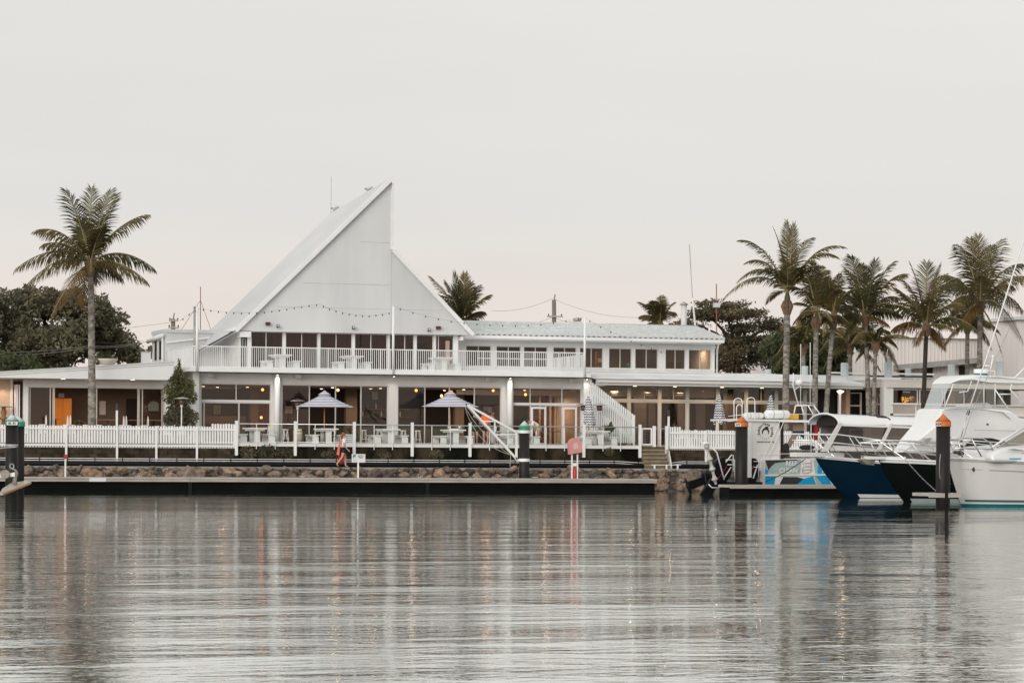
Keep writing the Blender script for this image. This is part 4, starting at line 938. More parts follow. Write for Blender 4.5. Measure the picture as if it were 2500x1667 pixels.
# high white wall at the far right edge of the photo
hw = Thing('white_shed', 'tall pale shed end at the right edge behind the boats', 'building', (SX(2540, 20), 22, GZ)); q = S(2488, 781, 20)
hw.part('wall', MB().box(q.x, q.x+12, 20, 25, GZ, q.z), RIB); hw.part('roof', MB().box(q.x-.3, q.x+12, 19.7, 25, q.z+.002, q.z+.2), ROOFW)
# timber power poles and overhead lines
def pole(label, px, py0, py1, Y, arms):
    b = S(px, py0, Y); tp_ = S(px, py1, Y); th = Thing('power_pole', label, 'pole', (b.x, b.y, 2.2), 'timber power poles')
    th.part('pole', MB().tube([(tp_.x+.1, Y, 2.2), tp_], [.2, .14], 10), mat('pole_timber_%d' % px, (.24, .20, .17), .9, .3, 3, stretch=(3, 3, .4)), smooth=True)
    for py, l, dz in arms:
        q = S(px, py, Y); a = th.part('crossarm', MB().box(q.x-l, q.x+l, Y-.28, Y-.16, q.z-.05, q.z+.05), TIMBER)
        for s_ in (-.85, .85): th.part('insulator', MB().lathe((q.x+l*s_, Y-.22, q.z+.06), [(.04, 0), (.05, .08), (.02, .12)], 8), DARK, parent=a)
    th.part('bracket', MB().tube([tp_-Vector((0, 0, .1)), tp_+Vector((.08, 0, .38))], .035, 6), DARK)
    return th
pole('grey timber power pole behind the tiled roof', 1352.5, 800, 732, 40, [(773, .55, 0)])
pole('timber power pole left of the plant room mast', 422.5, 806, 778, 40, [(783, .3, 0), (800, .35, 0)])
def wire(label, pts, sag, r=.02):
    mb = MB(); allp = []
    for a, b in zip(pts[:-1], pts[1:]):
        for k in range(13):
            t_ = k/12; p_ = a.lerp(b, t_)-Vector((0, 0, sag*4*t_*(1-t_))); allp.append(p_)
    single('overhead_wire', mb.tube(allp, r, 4), DARKW, label, 'wire', 'overhead power lines')
DARKW = mat('wire_grey', (.34, .32, .30), .7)
wire('lowest overhead wire crossing in front of the left fig tree', [S(-60, 868, 14), S(225, 848, 14), S(370, 830, 16)], .15, .010)
wire('second overhead wire just above the lowest one by the fig tree', [S(-60, 861, 14), S(225, 844, 14), S(350, 832, 16)], .12, .009)
wire('upper overhead wire running from the fig tree to the left power pole', [S(-60, 812, 40), S(422, 786, 40)], .3, .011)
wire('top overhead wire left of the power pole by the palm', [S(1200, 758, 40), S(1350, 728, 40)], .3, .011)
wire('long overhead wire sloping from the power pole to the right', [S(1353, 730, 40), S(1600, 772, 40)], .5, .010)
wire('low overhead wire reaching the crossarm of the centre pole', [S(1200, 795, 40), S(1352, 773, 40), S(1420, 776, 40)], .3, .011)
# strings of festoon bulbs
FB = MB().ball((0, 0, -.045), (.034, .034, .05), 8, 6).mesh('bulb', smooth=True); FB.materials.append(DARK)
def festoon(label, pts, n, Y):
    P = [S(a, b, Y[i] if isinstance(Y, (list, tuple)) else Y) for i, (a, b) in enumerate(pts)]
    th = Thing('light_string', label, 'string lights', tuple(P[0]), 'festoon light strings')
    th.part('cord', MB().tube(P, .0055, 4), DARKW)
    seg = [(b-a).length for a, b in zip(P[:-1], P[1:])]; tot = sum(seg)
    for k in range(n):
        d = tot*(k+.5)/n
        for i, s_ in enumerate(seg):
            if d <= s_: th.inst('bulb', FB, P[i].lerp(P[i+1], d/s_)); break
            d -= s_
festoon('string of small dark bulbs dipping across the gable left half', [(439, 783), (462, 766), (489, 753), (520, 758), (560, 762.5), (600, 763.5), (640, 762), (680, 757), (720, 751), (755, 745), (782, 742.6)], 19, -1.2)
festoon('string of small dark bulbs sagging to the centre pole', [(782, 742.6), (808, 755), (840, 764), (870, 769), (900, 770.5), (930, 767.5), (958, 762)], 11, -1.2)
festoon('string of small dark bulbs running down from the centre pole over the tiled roof', [(962, 748), (990, 757), (1050, 774), (1116, 786), (1185, 792), (1255, 794), (1320, 791), (1380, 783), (1427, 774)], 15, -1.2)
festoon('string of small dark bulbs falling from the right pole to the upper windows', [(1427, 774), (1445, 786), (1478, 803), (1514, 820), (1551, 836), (1589, 849), (1626, 862)], 8, [-1.2, -.9, -.3, .5, 1.2, 2.0, 2.8])

# ================================================================== TERRACE FURNITURE
def make_table(loc, label, group):
    th = Thing('picnic_table', label, 'table', loc, group); x, y, z = loc; z += .004
    th.part('table_top', MB().box(x-.46, x+.46, y-.75, y+.75, z+.70, z+.765), TRIM); th.part('apron', MB().box(x-.36, x+.36, y-.62, y+.62, z+.62, z+.698), TRIM)
    for s_ in (-1, 1): th.part('leg_panel', MB().box(x-.15, x+.15, y+s_*.52-.03, y+s_*.52+.03, z, z+.62), TRIM)
    return th
def make_bench(loc, label, group):
    th = Thing('bench', label, 'bench', loc, group); x, y, z = loc; z += .004
    th.part('seat', MB().box(x-.19, x+.19, y-.75, y+.75, z+.40, z+.45), TRIM); th.part('seat_rail', MB().box(x-.14, x+.14, y-.64, y+.64, z+.33, z+.398), TRIM)
    for s_ in (-1, 1): th.part('leg_panel', MB().box(x-.16, x+.16, y+s_*.66-.03, y+s_*.66+.03, z, z+.33), TRIM)
    return th
TY = -3.0
t0 = b0 = None
sets = [(622, 'nearest the picket fence'), (796, 'under the left striped umbrella'), (947, 'in front of the middle white pier'), (1106, 'under the right striped umbrella'), (1268, 'behind the green capped pile'), (1458, 'beside the closed striped umbrella')]
GT, GB = 'white picnic tables on the terrace', 'white benches on the terrace'
def place_set(x, y, z, where, gt_, gb_, w_=.72):
    global t0, b0
    for kind_, dx in (('t', 0), ('bl', -w_), ('br', w_)):
        lab = {'t': 'white picnic table ', 'bl': 'white bench on the left of the table ', 'br': 'white bench on the right of the table '}[kind_]+where
        if kind_ == 't':
            if t0 is None: t0 = make_table((x, y, z), lab, gt_)
            else: clone(t0, 'picnic_table', (x, y, z), lab)['group'] = gt_
        else:
            if b0 is None: b0 = make_bench((x+dx, y, z), lab, gb_)
            else: clone(b0, 'bench', (x+dx, y, z), lab)['group'] = gb_
for px, wh in sets: place_set(SX(px, TY, 1060), TY, GZ, wh, GT, GB)
for px, wh in ((684, 'at the left end of the balcony'), (858, 'at the middle of the balcony'), (1077, 'at the right end of the balcony')):
    place_set(SX(px, .1, 880), .1, SLT, wh, 'white picnic tables on the balcony', 'white benches on the balcony')
# things on the tables
q = Vector((SX(1106, TY, 1050), TY-.2, GZ+.77))
tr_ = Thing('serving_tray', 'white tray on the table under the right striped umbrella', 'tray', tuple(q)); tr_.part('tray', MB().box(q.x-.25, q.x+.2, q.y-.15, q.y+.15, q.z+.002, q.z+.05), WCLOTH)
for k, (dx, lab) in enumerate(((-.32, 'left tumbler on the table under the right umbrella'), (.26, 'right tumbler on the table under the right umbrella'), (.34, 'rightmost tumbler at the edge of the umbrella table'))):
    g = Thing('tumbler', lab, 'glass', (q.x+dx, q.y, q.z), 'tumblers on the umbrella table'); g.part('cup', MB().lathe((q.x+dx, q.y, q.z+.002), [(.035, 0), (.042, .2)], 10), CLEAR)
bt = S(1310, 1068, TY-.8); bt = Vector((bt.x, TY-.75, GZ+.455)); w2 = Thing('bottle', 'white bottle on the bench by the bending man', 'bottle', tuple(bt)); w2.part('body', MB().lathe(bt, [(.045, 0), (.045, .2), (.018, .27), (.018, .32)], 10), WCLOTH, smooth=True)

# umbrellas
def open_umbrella(px, label):
    y = -2.6; x = SX(px, y, 1000); zE = SZ(px, 992.5, y-1); zA = SZ(px, 963, y)
    th = Thing('umbrella', label, 'umbrella', (x, y, GZ), 'open striped umbrellas'); th.part('pole', MB().tube([(x, y, GZ), (x, y, zA-.05)], .028, 8), mat('umbrella_wood_%d' % px, (.50, .22, .08), .5), smooth=True)
    h = zA-zE; mb = MB(); n = 8; R_ = 1.52; pts = []
    for i in range(9):
        f_ = i/8
        for k in range(n*4):
            a = 2*PI*k/(n*4)+PI/8; c = math.cos(((a-PI/8) % (2*PI/n))-PI/n); c0 = math.cos(PI/n)
            r = R_*(.10+.90*f_)*(c0/c); z = zE+h*(1-f_)**1.02-.03*math.sin(PI*f_)-.05*f_*(1-c0/c)/(1-c0)*.0
            pts.append((x+r*math.cos(a), y+r*math.sin(a), z))
    mb.grid(pts, n*4, 9, close=True)
    o = link('canopy', mb.mesh('canopy', (x, y, GZ)), STRIPE, th.o)
    mb = MB(); mb.grid([(x+r*math.cos(2*PI*k/16), y+r*math.sin(2*PI*k/16), zA+dz) for r, dz in ((.32, -.02), (.30, .02), (.02, .20)) for k in range(16)], 16, 3, close=True)
    o = link('vent_cap', mb.mesh('vent_cap', (x, y, GZ)), STRIPE, th.o); th.part('finial', MB().ball((x, y, zA+.22), .03), WOOD, smooth=True)
    for k in range(8):
        a = 2*PI*k/8+PI/8; th.part('rib', MB().tube([(x, y, zA-.1), (x+R_*.97*math.cos(a), y+R_*.97*math.sin(a), zE-.0)], .012, 4), WOOD)
    th.part('base', MB().lathe((x, y, GZ+.003), [(.3, 0), (.3, .06), (.06, .1), (.05, .3)], 14), CONC)
open_umbrella(792, 'open navy and white striped umbrella over the left terrace tables'); open_umbrella(1099, 'open navy and white striped umbrella partly behind the derrick')
def closed_umbrella(px, yt, yb, Y, label, mt_, lean=0):
    a, b = S(px, yt, Y), S(px+lean, yb, Y); th = Thing('closed_umbrella', label, 'umbrella', (b.x, Y, GZ), 'closed striped umbrellas')
    th.part('pole', MB().tube([(b.x, Y, GZ), a-Vector((0, 0, .1))], .025, 8), WOOD)
    n = 20; pts = []; H_ = a.z-b.z
    for i in range(13):
        f_ = i/12; r0 = (.03+.30*f_**.75) if f_ < .93 else .30
        for k in range(n):
            an = 2*PI*k/n; r = r0*(1+.22*math.cos(an*5+f_*1.2)); c = a.lerp(b, f_)
            pts.append((c.x+r*math.cos(an), Y+r*.8*math.sin(an), c.z-(.10*math.sin(an*3) if i == 12 else 0)))
    mb = MB().grid(pts, n, 13, close=True); o = link('canopy', mb.mesh('canopy', th.loc), mt_, th.o)
    th.part('strap', MB().lathe((b.x, Y, b.z+H_*.45), [(.27, 0), (.27, .03)], 12), WCLOTH); th.part('base', MB().lathe((b.x, Y, GZ+.003), [(.28, 0), (.28, .06), (.05, .1)], 14), CONC)
closed_umbrella(1436, 967, 1037, -2.6, 'closed black and white striped umbrella at the right end of the terrace', STRIPEC, 3)
closed_umbrella(1756, 963, 1032, -2.0, 'closed navy and white striped umbrella on the lawn left of the dive boat ladder', STRIPEC)
closed_umbrella(1882, 964, 1032, -2.0, 'closed navy and white striped umbrella above the dive boat liferafts', STRIPEC)
# patio heaters
def heater(px, yt, Y, label, z0=GZ):
    q = S(px, yt, Y); x = q.x; zt = q.z; th = Thing('patio_heater', label, 'heater', (x, Y, z0), 'mushroom patio heaters')
    th.part('reflector', MB().lathe((x, Y, zt-.13), [(.40, 0), (.40, .012), (.2, .07), (.03, .12)], 20), STEEL, smooth=True)
    th.part('burner', MB().lathe((x, Y, zt-.42), [(.10, 0), (.14, .04), (.15, .28)], 14), mat('burner_mesh_%d' % px, (.12, .07, .05), .5), smooth=True)
    th.part('pole', MB().tube([(x, Y, z0+.7), (x, Y, zt-.42)], .03, 8), TRIM); th.part('neck', MB().lathe((x, Y, zt-.6), [(.035, 0), (.07, .08), (.06, .18)], 10), FRAME)
    th.part('gas_housing', MB().lathe((x, Y, z0+.004), [(.24, 0), (.24, .7), (.05, .72)], 16), STEEL, smooth=True)
heater(443.5, 967, -3.2, 'mushroom patio heater in front of the tall shrub beside the pavilion'); heater(727, 973, -.9, 'mushroom patio heater left of the left open umbrella')
heater(1463.5, 983, -1.6, 'mushroom patio heater right of the closed umbrella'); heater(1424, 983, -1.2, 'mushroom patio heater half hidden behind the closed umbrella')
# stools, barrel, planters, chairs
def stool(px, Y, label, wick=False):
    x = SX(px, Y, 1065); th = Thing('bar_stool', label, 'stool', (x, Y, GZ), 'white bar stools')
    th.part('seat', MB().lathe((x, Y, GZ+.68), [(.15, 0), (.17, .015), (.17, .04), (.14, .05)], 14), TRIM, smooth=True)
    for k in range(4):
        a = PI/4+k*PI/2; c, s_ = math.cos(a), math.sin(a); th.part('leg', MB().tube([(x+.12*c, Y+.12*s_, GZ+.68), (x+.21*c, Y+.21*s_, GZ+.003)], .017, 6), TRIM)
        if wick: th.part('brace', MB().tube([(x+.2*c, Y+.2*s_, GZ+.12), (x+.05*c, Y+.05*s_, GZ+.4), (x+.13*c, Y+.13*s_, GZ+.66)], .014, 5), TRIM)
    th.part('foot_ring', MB().tube([(x+.19*math.cos(2*PI*k/12), Y+.19*math.sin(2*PI*k/12), GZ+.25) for k in range(13)], .012, 5), TRIM)
stool(697, -1.2, 'white wicker bar stool beside the round column', True); stool(888, -.7, 'white stool left of the middle white pier'); stool(985, -.7, 'white stool just right of the middle white pier')
stool(1020, -.7, 'white stool at the left edge of the middle doorway'); stool(1218, -.7, 'white stool beside the white column right of the doorway'); stool(926, -.7, 'white stool behind the middle picnic table')
x = SX(730, -3.2, 1060); bl_ = Thing('barrel', 'small pale wooden barrel beside the second fence post', 'barrel', (x, -3.2, GZ))
bl_.part('staves', MB().lathe((x, -3.2, GZ+.003), [(.14, 0), (.17, .3), (.17, .45), (.14, .74), (.12, .74)], 16), mat('pale_oak', (.46, .37, .28), .7, .2, 4, stretch=(6, 6, .5)), smooth=True)
for z in (.1, .27, .5, .66): bl_.part('hoop', MB().lathe((x, -3.2, GZ+z), [(.178-.03*abs(z-.38)/.3, 0), (.178-.03*abs(z-.38)/.3, .03)], 16), TRIM)
def chair(px, Y, label, z0=GZ, rot=0.0, grp='white cane chairs'):
    x = SX(px, Y, 1050); th = Thing('dining_chair', label, 'chair', (x, Y, z0), grp)
    th.part('seat', MB().lathe((x, Y, z0+.43), [(.2, 0), (.21, .02), (.2, .045)], 14), TRIM, smooth=True)
    for a in (.8, 2.3, 3.95, 5.5): th.part('leg', MB().tube([(x+.15*math.cos(a), Y+.15*math.sin(a), z0+.43), (x+.2*math.cos(a), Y+.2*math.sin(a), z0+.012)], .015, 5), TRIM)
    def arc(r, h): return [(x+math.cos(rot)*.17-math.sin(rot)*r*math.cos(PI*k/8), Y+math.sin(rot)*.17+math.cos(rot)*r*math.cos(PI*k/8), z0+.45+h*math.sin(PI*k/8)) for k in range(9)]
    th.part('back_frame', MB().tube(arc(.19, .48), .016, 5), TRIM); th.part('back_frame', MB().tube(arc(.10, .36), .012, 5), TRIM)
for px, Y, r, lab in ((104, .2, 0, 'white cane chair in front of the left pavilion glass panel'), (163, .3, 0, 'white cane chair beside the orange cabinet'), (173, .5, PI, 'white cane chair right of the orange cabinet'), (212, .2, 0, 'white cane chair behind the coconut palm trunk'),
                      (240, .3, PI, 'white cane chair just right of the palm trunk'), (300, .4, 0, 'left of two white cane chairs by the pavilion dark door'), (310, .6, PI, 'right of two white cane chairs by the pavilion dark door'), (353, .2, 0, 'white cane chair in front of the right pavilion glass panel'),
                      (648, -1.0, 0, 'white cane chair behind the table nearest the picket fence')):
    chair(px, Y, lab, GZ if px == 648 else PVZ, r)
for px, lab in ((1658, 'leftmost white crossback chair in front of the awning wing'), (1684, 'second white crossback chair from the left on the awning wing lawn'), (1704, 'third white crossback chair left of the closed lawn umbrella'), (1722, 'white crossback chair nearest the closed lawn umbrella')):
    chair(px, .2, lab, GZ-.02, 0 if px % 4 else PI, 'white chairs on the lawn')
TOPW = mat('table_wood', (.34, .17, .08), .5, .2, 4)
for px, Y, lab in ((136, 1.2, 'round wooden cafe table behind the left pavilion chairs'), (262, 1.2, 'wooden cafe table right of the coconut palm trunk'), (335, 1.4, 'wooden cafe table in front of the pavilion dark door'), (375, 1.0, 'wooden cafe table behind the right pavilion glass'), (1350, 1.0, 'dark wooden table inside the right glazed doors')):
    x = SX(px, Y, 1040); cz = GZ if px > 1000 else PVZ; ct = Thing('cafe_table', lab, 'table', (x, Y, cz), 'wooden cafe tables'); ct.part('table_top', MB().box(x-.4, x+.4, Y-.35, Y+.35, cz+.72, cz+.76), TOPW); ct.part('pedestal', MB().lathe((x, Y, cz+.012), [(.25, 0), (.05, .05), (.04, .7)], 10), DARK)
x = SX(9, 1.2, 1010); zz = SZ(9, 992, 1.2); ut = Thing('turned_table', 'tall turned wooden pedestal table at the left edge', 'table', (x, 1.2, PVZ)); ut.part('pedestal', MB().lathe((x, 1.2, PVZ+.005), [(.34, 0), (.34, .06), (.12, .2), (.1, zz-PVZ-.7), (.26, zz-PVZ-.62), (.1, zz-PVZ-.5), (.16, zz-PVZ-.3), (.09, zz-PVZ-.1), (.12, zz-PVZ-.03)], 18), WOOD, smooth=True); ut.part('table_top', MB().lathe((x, 1.2, zz-.03), [(.44, 0), (.44, .035)], 22), WOOD)
bc = Thing('bar_counter', 'dark grey green bar counter behind the open restaurant doors', 'counter', (SX(980, 3), 3, GZ)); xa, xb = SX(875, 3, 1050), SX(1108, 3, 1050)
bc.part('counter_panel', MB().box(xa, xb, 3, 3.6, GZ+.012, GZ+1.02), mat('counter_front', (.05, .058, .052), .6)); bc.part('counter_top', MB().box(xa-.05, xb+.05, 2.92, 3.66, GZ+1.022, GZ+1.08), DARK)
for k in range(9):
    x = SX(885+k*11+(k%3)*2, 5.2, 1000); zz = GZ+1.5+.42*(k % 2); bo_ = Thing('bottle', 'small bottle on the back bar shelf behind the counter', 'bottle', (x, 5.2, zz), 'bottles on the back bar'); bo_.part('glass', MB().lathe((x, 5.2, zz), [(.04, 0), (.04, .2), (.015, .26), (.015, .32)], 8), (PALEBLUE, WOOD, GREEN, FRAME)[k % 4], smooth=True)
for z in (1.48, 1.9): bc.part('shelf', MB().box(SX(880, 5.2), SX(1000, 5.2), 5.1, 5.35, GZ+z, GZ+z+.02), WOOD)
for px, py, w_, h_, Y, m_, lab in ((530, 1000, .5, .6, 6.9, FRAME, 'pale framed picture on the restaurant back wall behind the left window'), (915, 965, .4, .5, 5.45, FRAME, 'framed picture above the back bar'), (1190, 1000, .6, .45, 6.9, FRAME, 'framed picture on the wall beside the middle doorway'), (1400, 1000, .5, .7, 5.75, WALLW, 'pale poster on the red wall inside the right windows'), (705, 1000, .5, .5, 6.9, WALLW, 'pale print on the back wall behind the column')):
    q = S(px, py, Y); pc = Thing('wall_picture', lab, 'picture', tuple(q)); pc.part('frame', MB().box(q.x-w_/2, q.x+w_/2, Y-.03, Y-.002, q.z-h_/2, q.z+h_/2), DARK); pc.part('print', MB().box(q.x-w_/2+.05, q.x+w_/2-.05, Y-.036, Y-.031, q.z-h_/2+.05, q.z+h_/2-.05), m_)
def planter(px, Y, w_, h, label):
    x = SX(px, Y, 1060); th = Thing('planter_box', label, 'planter', (x, Y, GZ)); n = 5
    for k in range(n): th.part('slat', MB().box(x-w_/2, x+w_/2, Y-.2, Y+.2, GZ+.004+k*h/n, GZ+(k+.82)*h/n), TRIM)
    th.part('liner', MB().box(x-w_/2+.03, x+w_/2-.03, Y-.17, Y+.17, GZ+.002, GZ+h-.05), SOIL); return (x, Y, GZ+h-.06)
PL1 = planter(851, -3.4, .55, .5, 'white slatted planter box behind the walking woman'); PL2 = planter(1488, -2.2, .55, .42, 'white planter box holding the bird of paradise plant')
# stair screen of vertical boards rising to the balcony
ss = Thing('stair_screen', 'sloping white screen of vertical boards along the outside stair', 'fence', (SX(1495, -.9), -.9, GZ)); sy_ = -.9
x0_, x1_ = SX(1440, sy_, 980), SX(1547, sy_, 1020); zt0, zt1 = SZ(1440, 931, sy_), SZ(1547, 1014, sy_); nb = 20
for k in range(nb):
    xa = x0_+(x1_-x0_)*k/nb; xb = x0_+(x1_-x0_)*(k+.74)/nb; f0 = (k+.05)/nb; f1 = (k+.8)/nb; za = zt0+(zt1-zt0)*f0-.0; zb = zt0+(zt1-zt0)*f1+.06
    ss.part('board', MB().prism([(xa, sy_, GZ+.15), (xb, sy_, GZ+.15), (xb, sy_, zb), (xa+.02, sy_, za+.04), (xa, sy_, za)][::-1], (0, .03, 0)), TRIM)
ss.part('gap_shade_sheet', MB().prism([(x0_, sy_+1.12, GZ), (x1_, sy_+1.12, GZ), (x1_, sy_+1.12, zt1-.2), (x0_, sy_+1.12, zt0-.2)][::-1], (0, .04, 0)), DARK)  # dark sheet added behind the boards, stands for shade in the gaps
for dz in (.45, 1.3): ss.part('stringer', MB().beam((x0_, sy_+.08, zt0-dz), (x1_, sy_+.08, max(zt1-dz, GZ+.1)), .06, .2), TRIM)
ss.part('end_post', MB().box(x1_-.03, x1_+.07, sy_-.03, sy_+.07, GZ-.02, zt1+.03), TRIM)
for k in range(12):
    f0 = k/12; xa = x0_+(x1_-x0_)*f0; zz = zt0-1.0+(GZ+.1-(zt0-1.0))*f0; ss.part('tread', MB().box(xa, xa+.25, sy_+.12, sy_+1.1, zz-.04, zz), CONC)
sb = rb; a_, b_ = S(1352, 875, -1.1), S(1424, 867, -1.1)
for k in range(12):
    f0 = k/12; x = a_.x+(b_.x-a_.x)*f0; zt = a_.z+(b_.z-a_.z)*f0; rb.part('stair_board', MB().box(x, x+.11, -1.12, -1.09, SLT+.02, zt), TRIM)
rb.part('stair_rail', MB().beam(a_, b_, .05, .06), TRIM)
# ================================================================== VEGETATION
def bez(a, c, b, t): return a*(1-t)**2+c*2*t*(1-t)+b*t*t
def frond(th, base, tip, arch, L, m, rr, n=46, droop=.5, wid=.058, fold=.25):
    c = base.lerp(tip, .45)+Vector((0, 0, arch)); pts = [bez(base, c, tip, k/14) for k in range(15)]
    mb = MB().tube(pts, [.045*(1-k/15)+.008 for k in range(15)], 5)
    rach = mb; mb2 = MB(); ln = (tip-base).length
    for k in range(n):
        t = .13+.87*(k+.5)/n; p = bez(base, c, tip, t); d = (bez(base, c, tip, min(t+.02, 1.0))-bez(base, c, tip, t-.02)).normalized()
        side = d.cross(UP); side = side.normalized() if side.length > .15 else d.cross(Vector((0, 1, 0))).normalized()
        nor = side.cross(d)
        pr = max(.25, math.sin(PI*(.16+.80*t)))**.7; l = L*pr*rr.uniform(.82, 1.08)
        for s_ in (-1, 1):
            if rr.random() < .05: continue
            dr = (side*s_*(1-.45*t)+d*(.45+.9*t*t)+nor*fold*(1-t)+Vector((0, 0, -droop*rr.uniform(.4, 1.1)))).normalized()
            d2 = (dr+Vector((0, 0, -droop*1.1))).normalized(); wv = d*wid*.5
            a = p; b = p+dr*l*.55; e_ = b+d2*l*.45
            mb2.add([a-wv*.7, a+wv*.7, b+wv, b-wv, e_], [(0, 1, 2, 3), (3, 2, 4)])
    f = th.part('frond', mb2, m); th.part('rachis', rach, RACHIS, parent=f)
def palm(label, Y, base, crown, tips, r0, r1, L=.75, archf=.22, droop=.5, yellow=(), seed=1, bark=None, extra=8, dspread=1.6, shaft=0, n=54, group='palm trees', name='palm_tree'):
    rr = random.Random(seed); b = S(base[0], 1070, Y); b.z = GZ-.1; c = S(crown[0], crown[1], Y)
    th = Thing(name, label, 'palm tree', tuple(b), group); N = 14; pts = []; rs = []
    for k in range(N+1):
        t = k/N; p = b.lerp(c, t); p.x += math.sin(PI*t)*(b.x-c.x)*.12; pts.append(p); rs.append((r0*1.25 if k == 0 else r0+(r1-r0)*t)*rr.uniform(.97, 1.03))
    tr = th.part('trunk', MB().tube(pts, rs, 12), bark or BARK, smooth=True)
    for k in range(26):
        t = .1+.88*k/26; p = b.lerp(c, t); p.x += math.sin(PI*t)*(b.x-c.x)*.12; r = r0+(r1-r0)*t
        th.part('leaf_scar', MB().lathe(p, [(r*1.01, 0), (r*1.045, .012), (r*1.01, .03)], 12), bark or BARK, parent=tr)
    hk = MB()
    for k in range(9):
        a = 2*PI*k/9; hk.tube([c+Vector((math.cos(a)*r1*.9, math.sin(a)*r1*.9, -.35)), c+Vector((math.cos(a)*r1*1.7, math.sin(a)*r1*1.7, .1)), c+Vector((math.cos(a)*r1*1.2, math.sin(a)*r1*1.2, .4))], [.05, .09, .03], 5)
    th.part('leaf_base', hk, HUSK)
    if shaft: th.part('crownshaft', MB().tube([c-Vector((0, 0, .1)), c+Vector((0, 0, shaft*.6)), c+Vector((0, 0, shaft))], [r1*1.1, r1*1.0, r1*.5], 10), LEAFG, smooth=True)
    hub = c+Vector((0, 0, shaft*.8+.1))
    for i, (tx, ty) in enumerate(tips):
        tp_ = S(tx, ty, Y+rr.uniform(-dspread, dspread)); ln = (tp_-hub).length; hor = abs(tp_.x-hub.x)/max(ln, .1)
        frond(th, hub+Vector((rr.uniform(-.05, .05), rr.uniform(-.05, .05), 0)), tp_, ln*archf*(.35+1.25*hor)*rr.uniform(.8, 1.2), L*rr.uniform(1.05, 1.3), FRONDY if i in yellow else FROND, rr, n, droop*(.5+2.0*hor*hor))
    for k in range(extra):                                   # fronds that point towards and away from the viewer
        a = PI/2+(k % 2)*PI+rr.uniform(-.5, .5); el = rr.uniform(-.3, .9); ln = rr.uniform(1.9, 2.6); tp_ = hub+Vector((math.cos(a)*math.cos(el), math.sin(a)*math.cos(el), math.sin(el)))*ln
        frond(th, hub, tp_, ln*.3, L*.9, FROND, rr, n-10, droop)
    return th
palm('tall coconut palm standing in front of the pavilion', -2.4, (225, 1037), (221, 648), [(163, 466), (223, 460), (270, 466), (283, 480), (357, 524), (377, 656), (360, 688), (296, 678), (88, 562), (105, 596), (37, 657), (66, 694), (125, 772), (194, 740), (238, 690), (250, 560), (200, 540)], .22, .135, 1.0, .24, .5, (12, 13), 3, extra=4)
palm('coconut palm rising behind the tiled roof beside the gable', 14, (1130, 1000), (1127, 792), [(1053, 677), (1066, 716), (1110, 667), (1135, 668), (1168, 698), (1192, 721), (1150, 778), (1090, 690), (1178, 760), (1082, 770), (1105, 700), (1150, 690)], .18, .13, .8, .15, .35, (), 4, extra=5)
palm('tallest thick trunked palm at the left of the right hand group', -2.4, (1917, 1000), (1922, 752), [(1806, 586), (1822, 640), (1800, 688), (1765, 730), (1920, 540), (1984, 580), (2062, 603), (1938, 548), (2046, 628), (1985, 690), (1850, 670), (1890, 560), (2010, 650), (1870, 740)], .2, .16, .62, .38, .3, (), 5, shaft=.9, extra=4)
palm('second palm of the right hand group with a pale mottled trunk', -2.2, (1988, 1000), (1993, 792), [(1936, 790), (1955, 782), (1962, 660), (2005, 650), (2052, 700), (2066, 742), (1925, 700), (2040, 800), (1985, 640), (1940, 740), (2020, 660)], .17, .13, .62, .35, .35, (0,), 6, shaft=.6, extra=4)
palm('leaning palm with a cord wound round its trunk', -2.0, (2013, 1000), (2034, 790), [(2009, 822), (2099, 762), (2090, 704), (2022, 680), (2050, 668), (2072, 790), (1990, 720), (2000, 790), (2078, 730), (2108, 800)], .16, .12, .62, .35, .45, (0,), 7, shaft=.4, extra=4)
palm('coconut palm left of the twin slender trunks', -.6, (2122, 1000), (2113, 782), [(2079, 627), (2104, 648), (2137, 637), (2181, 640), (2208, 668), (2050, 706), (2042, 782), (2165, 790), (2195, 727), (2200, 770), (2070, 660), (2060, 820), (2155, 680)], .15, .11, .92, .3, .48, (7,), 8, extra=4)
palm('slender low palm beside the coconut palm by the shop', -1.0, (2131, 1000), (2138, 846), [(2078, 838), (2192, 850), (2196, 905), (2098, 856), (2152, 800), (2174, 818), (2110, 812), (2090, 880), (2165, 880)], .14, .10, .5, .4, .5, (), 9, extra=5)
palm('dark trunked coconut palm in front of the corner shop', -2.2, (2252, 1000), (2262, 806), [(2224, 646), (2262, 642), (2294, 648), (2306, 671), (2338, 678), (2182, 800), (2168, 744), (2192, 706), (2236, 836), (2385, 806), (2308, 850), (2212, 690), (2345, 740)], .14, .11, .95, .28, .48, (5, 8, 10), 10, bark=BARKD, extra=4)
palm('large coconut palm behind the flybridge boat', 3, (2390, 1000), (2393, 752), [(2337, 597), (2369, 583), (2388, 577), (2446, 585), (2497, 644), (2510, 676), (2299, 672), (2320, 742), (2505, 768), (2497, 835), (2446, 862), (2345, 800), (2420, 600), (2300, 700), (2475, 700)], .2, .14, 1.0, .3, .48, (10, 11), 11, extra=4)
palm('small palm behind the round flue on the tiled roof', 18, (1612, 1000), (1611, 800), [(1616, 722), (1562, 772), (1642, 741), (1575, 745), (1650, 770), (1597, 735), (1570, 800)], .16, .12, .6, .35, .4, (), 12, extra=4)
palm('palm in the shade behind the large coconut palm', 8, (2360, 1000), (2362, 800), [(2300, 850), (2420, 850), (2330, 760), (2400, 770), (2290, 810), (2440, 810), (2370, 740)], .16, .12, .7, .35, .5, (0,), 13, extra=4)
palm('low feathery palm behind the leaning palm', 9, (2075, 1000), (2075, 850), [(2000, 860), (2140, 860), (2030, 800), (2110, 800), (2010, 900), (2150, 905), (2070, 780), (1985, 830)], .16, .12, .75, .4, .6, (), 14, extra=8)
